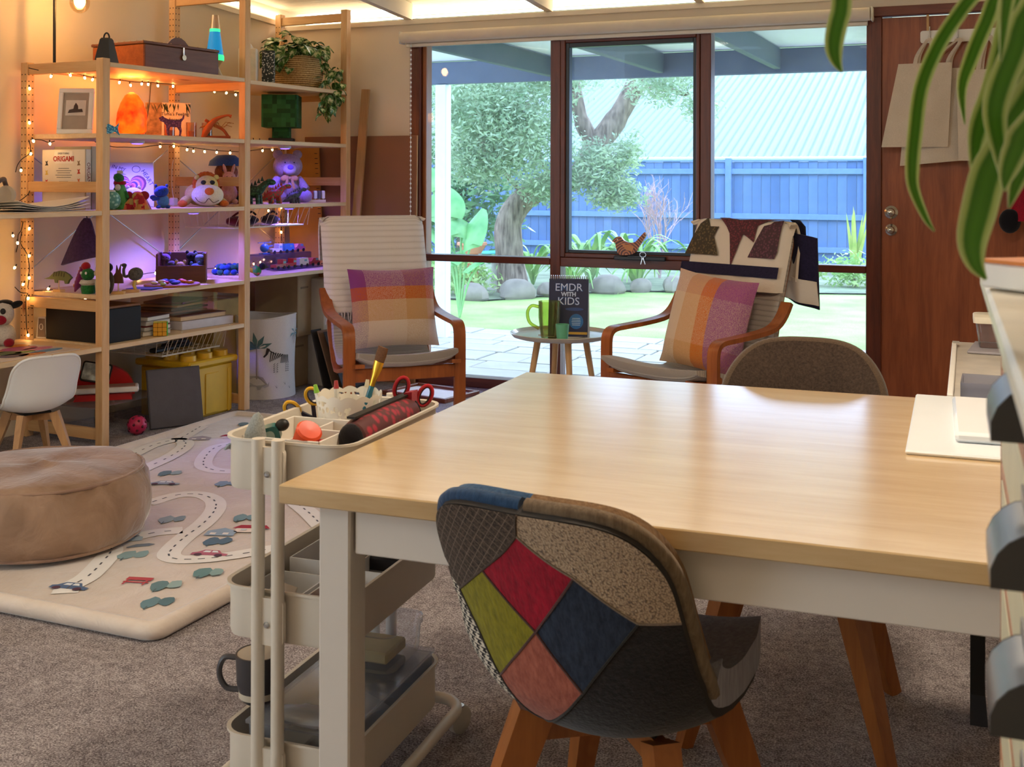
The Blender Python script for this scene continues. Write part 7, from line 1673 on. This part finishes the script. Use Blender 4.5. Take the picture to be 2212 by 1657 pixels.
# middle tray
TZ2 = .376
for k, (x, y, w_, l, h, c, lab) in enumerate(((.075, .11, .12, .16, .055, 'd8d4d0', 'white divided box at the near end of trolley middle tier'), (.205, .13, .10, .20, .06, 'e6e0dc', 'white box of card scraps on trolley middle tier'), (.10, .33, .15, .20, .07, 'dcd8d6', 'white box at the far end of trolley middle tier'))):
    t = K('tray_insert', lab, 'box', x, y, TZ2)
    for c_, d in (((0, 0, .003), (w_, l, .005)), ((-w_ / 2, 0, h / 2), (.003, l, h)), ((w_ / 2, 0, h / 2), (.003, l, h)), ((0, -l / 2, h / 2), (w_, .003, h)), ((0, l / 2, h / 2), (w_, .003, h))): MB().box(c_, d).build('side', flat(c, .5, var=.02), t, smooth=0)
for k, (x, y, c, rz, lab) in enumerate(((.07, .11, 'b8a898', 20, 'tan card scrap on trolley middle tier'), (.205, .10, 'b86a70', -15, 'pink card scrap on trolley middle tier'), (.20, .17, 'e8e0c8', 30, 'cream card scrap on trolley middle tier'))):
    t = K('card_scrap', lab, 'card', x, y, TZ2 + .008, rz); MB().box((0, 0, .02), (.05, .09, .035), .002, rot=(0, 20, 0)).build('card', flat(c, .7), t, smooth=0)
t = K('black_case', 'flat black case across the far end of trolley middle tier', 'case', .19, .37, TZ2 + .002); MB().box((0, 0, .035), (.10, .15, .065), .006).build('body', flat('1a181c', .4), t); MB().box((0, -.076, .035), (.06, .002, .006)).build('label', flat('8a888c', .5), t, smooth=0)
# bottom tray
TZ3 = .096
t = K('clear_tub', 'long flat clear plastic tub on trolley bottom tier', 'tub', .155, .235, TZ3)
ctb = clear('f4f6fc', .08, .6, .99, .15)
for c, d in (((0, 0, .003), (.20, .42, .005)), ((-.10, 0, .05), (.003, .42, .10)), ((.10, 0, .05), (.003, .42, .10)), ((0, -.21, .05), (.20, .003, .10)), ((0, .21, .05), (.20, .003, .10)), ((0, 0, .103), (.212, .432, .008))): MB().box(c, d, .001).build('wall', ctb, t, smooth=0)
for k, c in enumerate(('c8b890', '8a98a4', 'd8d0c0', '6a7480')): MB().box((-.04 + .028 * k, -.12 + .08 * k, .03), (.07, .10, .04), .004, rot=(0, 0, 30 * k)).build('contents', flat(c, .7), t, smooth=0)
t = K('clear_lunch_box', 'rounded clear plastic box with lid stacked on the long tub', 'box', .165, .36, TZ3 + .1085)
def rbox(w_, l, r, zs): return [[(x * k, y * k, z) for x, y in roundrect(w_, l, r, 5)] for z, k in zs]
MB().ring_surf(rbox(.15, .17, .03, ((0, .9), (.008, .96), (.06, 1.0), (.065, 1.05), (.078, 1.05), (.08, 1.0), (.074, .92)))).build('box', ctb, t, smooth=50)
MB().box((0, 0, .02), (.09, .10, .025), .004).build('contents', flat('e0c88a', .7), t, smooth=0)
t = K('dark_mug', 'charcoal ceramic mug standing on trolley bottom tier', 'mug', .020, .155, TZ3 + .0)
t.location = CT(.030, .10, .2035)
MB().lathe([(0, 0), (.03, 0), (.036, .006), (.044, .04), (.046, .095), (.043, .095), (.041, .04), (.03, .01), (0, .008)], 30).build('cup', flat('3e3c40', .3, var=.03), t)
MB().lathe([(0, .0105), (.0395, .0105), (.0425, .094)], 30).build('glaze', flat('c8bca8', .4), t)
MB().tube(smoothpath([(-.042, -.01, .082), (-.07, -.016, .08), (-.08, -.018, .05), (-.066, -.015, .022), (-.038, -.008, .018)], 5), .006, 8).build('handle', flat('4a484c', .3, var=.03), t)
t = K('plastic_bag', 'crumpled clear bag of white bits at near end of bottom tier', 'bag', .175, .012 + .03, .204); q = MB().ell((0, 0, .014), (.08, .035, .014), n=16, m=8); q.v = [(p[0], p[1], max(.0, p[2] + .004 * math.sin(p[0] * 120) * math.cos(p[1] * 150))) for p in q.v]; q.build('bag', clear('f0f2f8', .15, 1, .9, .45), t)
MB().box((-.02, 0, .010), (.07, .03, .006), .002).build('contents', flat('d8c8b0', .8), t, smooth=0)

# ------------------------------------------------------------------ cabinet beyond the table
t = thing('side_desk', 'narrow pale desk with black legs between the table and the door', 'desk', (.17, 3.385, 0), 1.5)
MB().box((0, 0, .712), (.60, 1.15, .024), .003).build('top', flat('cfc6b8', .35), t, smooth=0); MB().box((.02, 0, .685), (.50, 1.05, .03), .002).build('under_frame', flat('2a282a', .5), t, smooth=0)
for x in (-.235, .26):
    for y in (-.53, .53):
        l_ = MB().box((x, y, .35), (.032, .032, .66), .002).build('leg', blackm, t, smooth=0); MB().prism([(-.016, 0), (.022, 0), (.016, .07), (-.016, .07)], .034, Matrix.Translation((x, y, 0))).build('foot_cap', flat('2c2a2c', .7), l_, smooth=0)
t = thing('white_edge_strip', 'long white plastic strip along the edge of the narrow desk', 'strip', (-.126, 3.38, .7245), 1.5); MB().box((0, 0, .006), (.014, .95, .012), .002).build('strip', whitem, t, smooth=0); MB().box((.004, .46, .0125), (.02, .05, .001)).build('tape', flat('b8b0a4', .6), t, smooth=0)
t = thing('grey_folder', 'flat grey folder under the lidded box on the narrow desk', 'folder', (.06, 3.80, .7245), -4); MB().box((0, 0, .004), (.30, .24, .007), .002).build('cover', flat('a8a2a8', .6), t, smooth=0)
t = thing('lidded_box', 'small clear plastic box with cream lid on the narrow desk', 'box', (.015, 3.84, .733), 2)
MB().ring_surf(rbox(.19, .15, .02, ((0, .86), (.004, .88), (.075, .98), (.078, .95)))).build('tub', clear('f6f4f4', .08, 1, .97, .12), t, smooth=50); MB().ring_surf(rbox(.20, .16, .022, ((.074, 1.0), (.090, 1.0), (.093, .97)))).build('lid', flat('efe4cc', .5), t, smooth=50); MB().box((.02, -.072, .03), (.06, .002, .03)).build('label', flat('d89a70', .6), t, smooth=0)
t = thing('acrylic_tray', 'small clear acrylic tray at the near end of narrow desk', 'tray', (.02, 2.98, .7245)); 
for c, d in (((0, 0, .003), (.22, .14, .004)), ((0, -.07, .02), (.22, .003, .04)), ((-.11, 0, .02), (.003, .14, .04)), ((0, .07, .02), (.22, .003, .04)), ((.11, 0, .02), (.003, .14, .04))): MB().box(c, d).build('side', clear('e6e8f4', .05, 1, .9, .25), t, smooth=0)
# ------------------------------------------------------------------ chest of drawers at the right edge, with plant
cd = thing('drawer_chest', 'tall narrow chest of small drawers with metal cup pulls at the right edge', 'chest of drawers', (-.002, 1.30, 0), 2.3)
cwood = wood('9a6a4c', 'b8886a', 'Z', .8, .5); cpaint = flat('c9c2a4', .5, var=.06)
CL = .90
MB().box((.235, -CL / 2, .567), (.43, CL - .006, 1.124), .002).build('carcass', cpaint, cd, smooth=0)
MB().box((.21, -CL / 2, 1.137), (.46, CL + .01, .016), .003).build('top', flat('d8d0bc', .35), cd, smooth=0)
for y in (-.009, -CL + .009): MB().box((.01, y, .567), (.02, .018, 1.124), .002).build('stile', cwood, cd, smooth=0)
pew = flat('8f9298', .35, .85, .1); pdark = flat('3a3430', .6, .3)
for k in range(11):
    z = 1.088 - .0945 * k
    MB().box((.012, -CL / 2, z + .047), (.024, CL - .04, .012), .001).build('rail', cwood, cd, smooth=0)
    d_ = MB().box((.009, -CL / 2, z), (.018, CL - .044, .078), .003).build('drawer', cpaint, cd, smooth=0)
    if k < 8:
        out = [(0, .020), (-.006, .019), (-.014, .014), (-.021, .006), (-.025, -.004), (-.025, -.016), (-.021, -.016), (-.020, -.005), (-.013, .008), (0, .014)]
        q = MB(); n = len(out); v = []
        for y in (-CL / 2 - .043, -CL / 2 + .043):
            v += [(x, y, z + b) for x, b in out]
        f = [(j, (j + 1) % n, (j + 1) % n + n, j + n) for j in range(n)]; q.add(v, f).build('cup_pull', pew, d_, smooth=30)
        for y in (-CL / 2 - .043, -CL / 2 + .043): MB().prism([(p[0], p[1] + z) for p in [(0, .020), (-.006, .019), (-.014, .014), (-.021, .006), (-.025, -.004), (-.025, -.016), (0, -.016)]], .003, Matrix.Translation((0, y, 0))).build('pull_cheek', pdark, d_, smooth=0)
        MB().box((-.001, -CL / 2, z + .024), (.002, .10, .012)).build('pull_plate', pew, d_, smooth=0)
t = thing('orange_book', 'orange-covered book lying on top of the drawer chest', 'book', (.10, 1.06, 1.1455), 40); MB().box((0, 0, .012), (.14, .20, .022), .002).build('pages', paper, t, smooth=0); MB().box((0, 0, .0245), (.145, .205, .003)).build('cover', flat('d8803a', .5), t, smooth=0)
sp_t = thing('spider_plant', 'spider plant with long arching green and cream leaves on drawer chest', 'potted plant', (.205, .84, 1.1455))
MB().lathe([(0, 0), (.06, 0), (.085, .15), (.09, .15), (.09, .17), (.078, .17), (0, .155)], 24).build('pot', flat('c07850', .8), sp_t)
def spiderm():
    t_ = NT('spider_leaf'); sp = t_.node('ShaderNodeSeparateXYZ'); t_.link(t_.coords('UV'), sp.inputs[0]); n = t_.noise(t_.coords('Object'), 60, 2)
    c = t_.ramp(sp.outputs[0], [(0, hexc('d4dca0')), (.16, hexc('b8cc7a')), (.26, hexc('4f8a22')), (.5, hexc('5f9a2c')), (.74, hexc('4f8a22')), (.84, hexc('b8cc7a')), (1, hexc('d4dca0'))]); t_.col(c); t_.b.inputs['Roughness'].default_value = .4
    tl = t_.node('ShaderNodeBsdfTranslucent'); t_.link(c, tl.inputs[0]); mx = t_.node('ShaderNodeMixShader'); mx.inputs[0].default_value = .35; t_.link(t_.b.outputs[0], mx.inputs[1]); t_.link(tl.outputs[0], mx.inputs[2]); t_.link(mx.outputs[0], t_.out.inputs[0]); return t_.m
spm = spiderm()
SPL = [
    ([(0.12, .84, 1.43), (-0.02, .835, 1.45), (-0.094, 0.829, 1.384), (-0.104, 0.825, 1.355), (-0.108, 0.823, 1.335), (-0.107, 0.824, 1.323), (-0.103, 0.825, 1.314)], .0105),
    ([(.13, .88, 1.43), (.04, .90, 1.43), (-0.015, 0.917, 1.382), (-0.033, 0.909, 1.358), (-0.046, 0.904, 1.335), (-0.056, 0.9, 1.307), (-0.060, 0.898, 1.274), (-0.062, 0.90, 1.25), (-0.061, 0.903, 1.233), (-0.053, 0.906, 1.212), (-0.047, 0.908, 1.202)], .0085),
    ([(.12, .92, 1.42), (.05, .95, 1.42), (0.001, 0.978, 1.391), (-0.013, 0.972, 1.362), (-0.024, 0.967, 1.333), (-0.03, 0.965, 1.311), (-0.028, 0.966, 1.283)], .0095),
    ([(.12, .83, 1.38), (.05, .82, 1.40), (0.009, 0.818, 1.366), (0.003, 0.816, 1.339), (-0.001, 0.814, 1.318), (-0.006, 0.812, 1.297), (-0.014, 0.809, 1.276), (-0.017, 0.807, 1.258), (-0.017, 0.808, 1.228)], .013),
    ([(.12, .80, 1.37), (.05, .775, 1.38), (0.015, 0.767, 1.343), (0.006, 0.763, 1.318), (-0.002, 0.76, 1.296), (-0.005, 0.758, 1.279), (-0.002, 0.759, 1.256), (0.001, 0.761, 1.233)], .0125),
    ([(.12, .85, 1.36), (.05, .855, 1.35), (0.016, 0.854, 1.311), (0.008, 0.851, 1.29), (0.003, 0.849, 1.271), (-0.001, 0.847, 1.252), (-0.005, 0.845, 1.236)], .012),
    ([(.12, .81, 1.35), (.05, .79, 1.34), (.015, .785, 1.29), (-0.002, 0.781, 1.257), (-0.009, 0.779, 1.243), (-0.014, 0.777, 1.222), (-0.018, 0.776, 1.202), (-0.016, 0.776, 1.188), (-0.010, 0.779, 1.178)], .017),
    ([(.12, .78, 1.34), (.06, .75, 1.32), (0.014, 0.745, 1.272), (0.007, 0.742, 1.259), (0.002, 0.74, 1.245), (0.0, 0.739, 1.234)], .012),
    ([(.12, .82, 1.34), (.06, .815, 1.30), (0.016, 0.811, 1.254), (0.009, 0.808, 1.243), (0.003, 0.807, 1.222)], .012),
    ([(.12, .90, 1.40), (.08, .95, 1.44), (.05, 1.02, 1.43), (.035, 1.06, 1.38), (.03, 1.08, 1.33)], .011),
    ([(.14, .80, 1.38), (.06, .77, 1.42), (.02, .75, 1.40), (.004, .745, 1.36), (-.002, .742, 1.31)], .011),
]
for pts, wd_ in SPL:
    base = Vector((.205, .84, 1.1455)); P = smoothpath([(.205 - .205 + .0, 0, .165)] + [tuple(Vector(p) - base) for p in pts], 4); n = len(P) - 1
    def f(u, v):
        i = min(int(round(v * n)), n); p = Vector(P[i]); d = Vector(P[min(i + 1, n)]) - Vector(P[max(i - 1, 0)]); s_ = d.cross(Vector((.39, -.92, .12))).normalized()
        w_ = 1.35 * wd_ * min(1, .35 + 4 * v) * (1 - max(0, (v - .62) / .38) ** 2 * .95); q = s_ * (u - .5) * w_
        return tuple(p + q + Vector((.39, -.92, 0)) * .0012 * abs(2 * u - 1))
    MB().sheet(f, 4, n, .0004).build('leaf', spm, sp_t, smooth=70)

t = S('white_cable', 'thin white power cable hanging down the wall inside the shelves', 'cable', -.555, .50, 0)
MB().tube(smoothpath([(0, .06, 1.42), (.003, .05, 1.2), (.003, .02, 1.0), (.003, -.03, .85), (.003, -.06, .70)], 5), .0035, 6).build('cord', whitem, t)
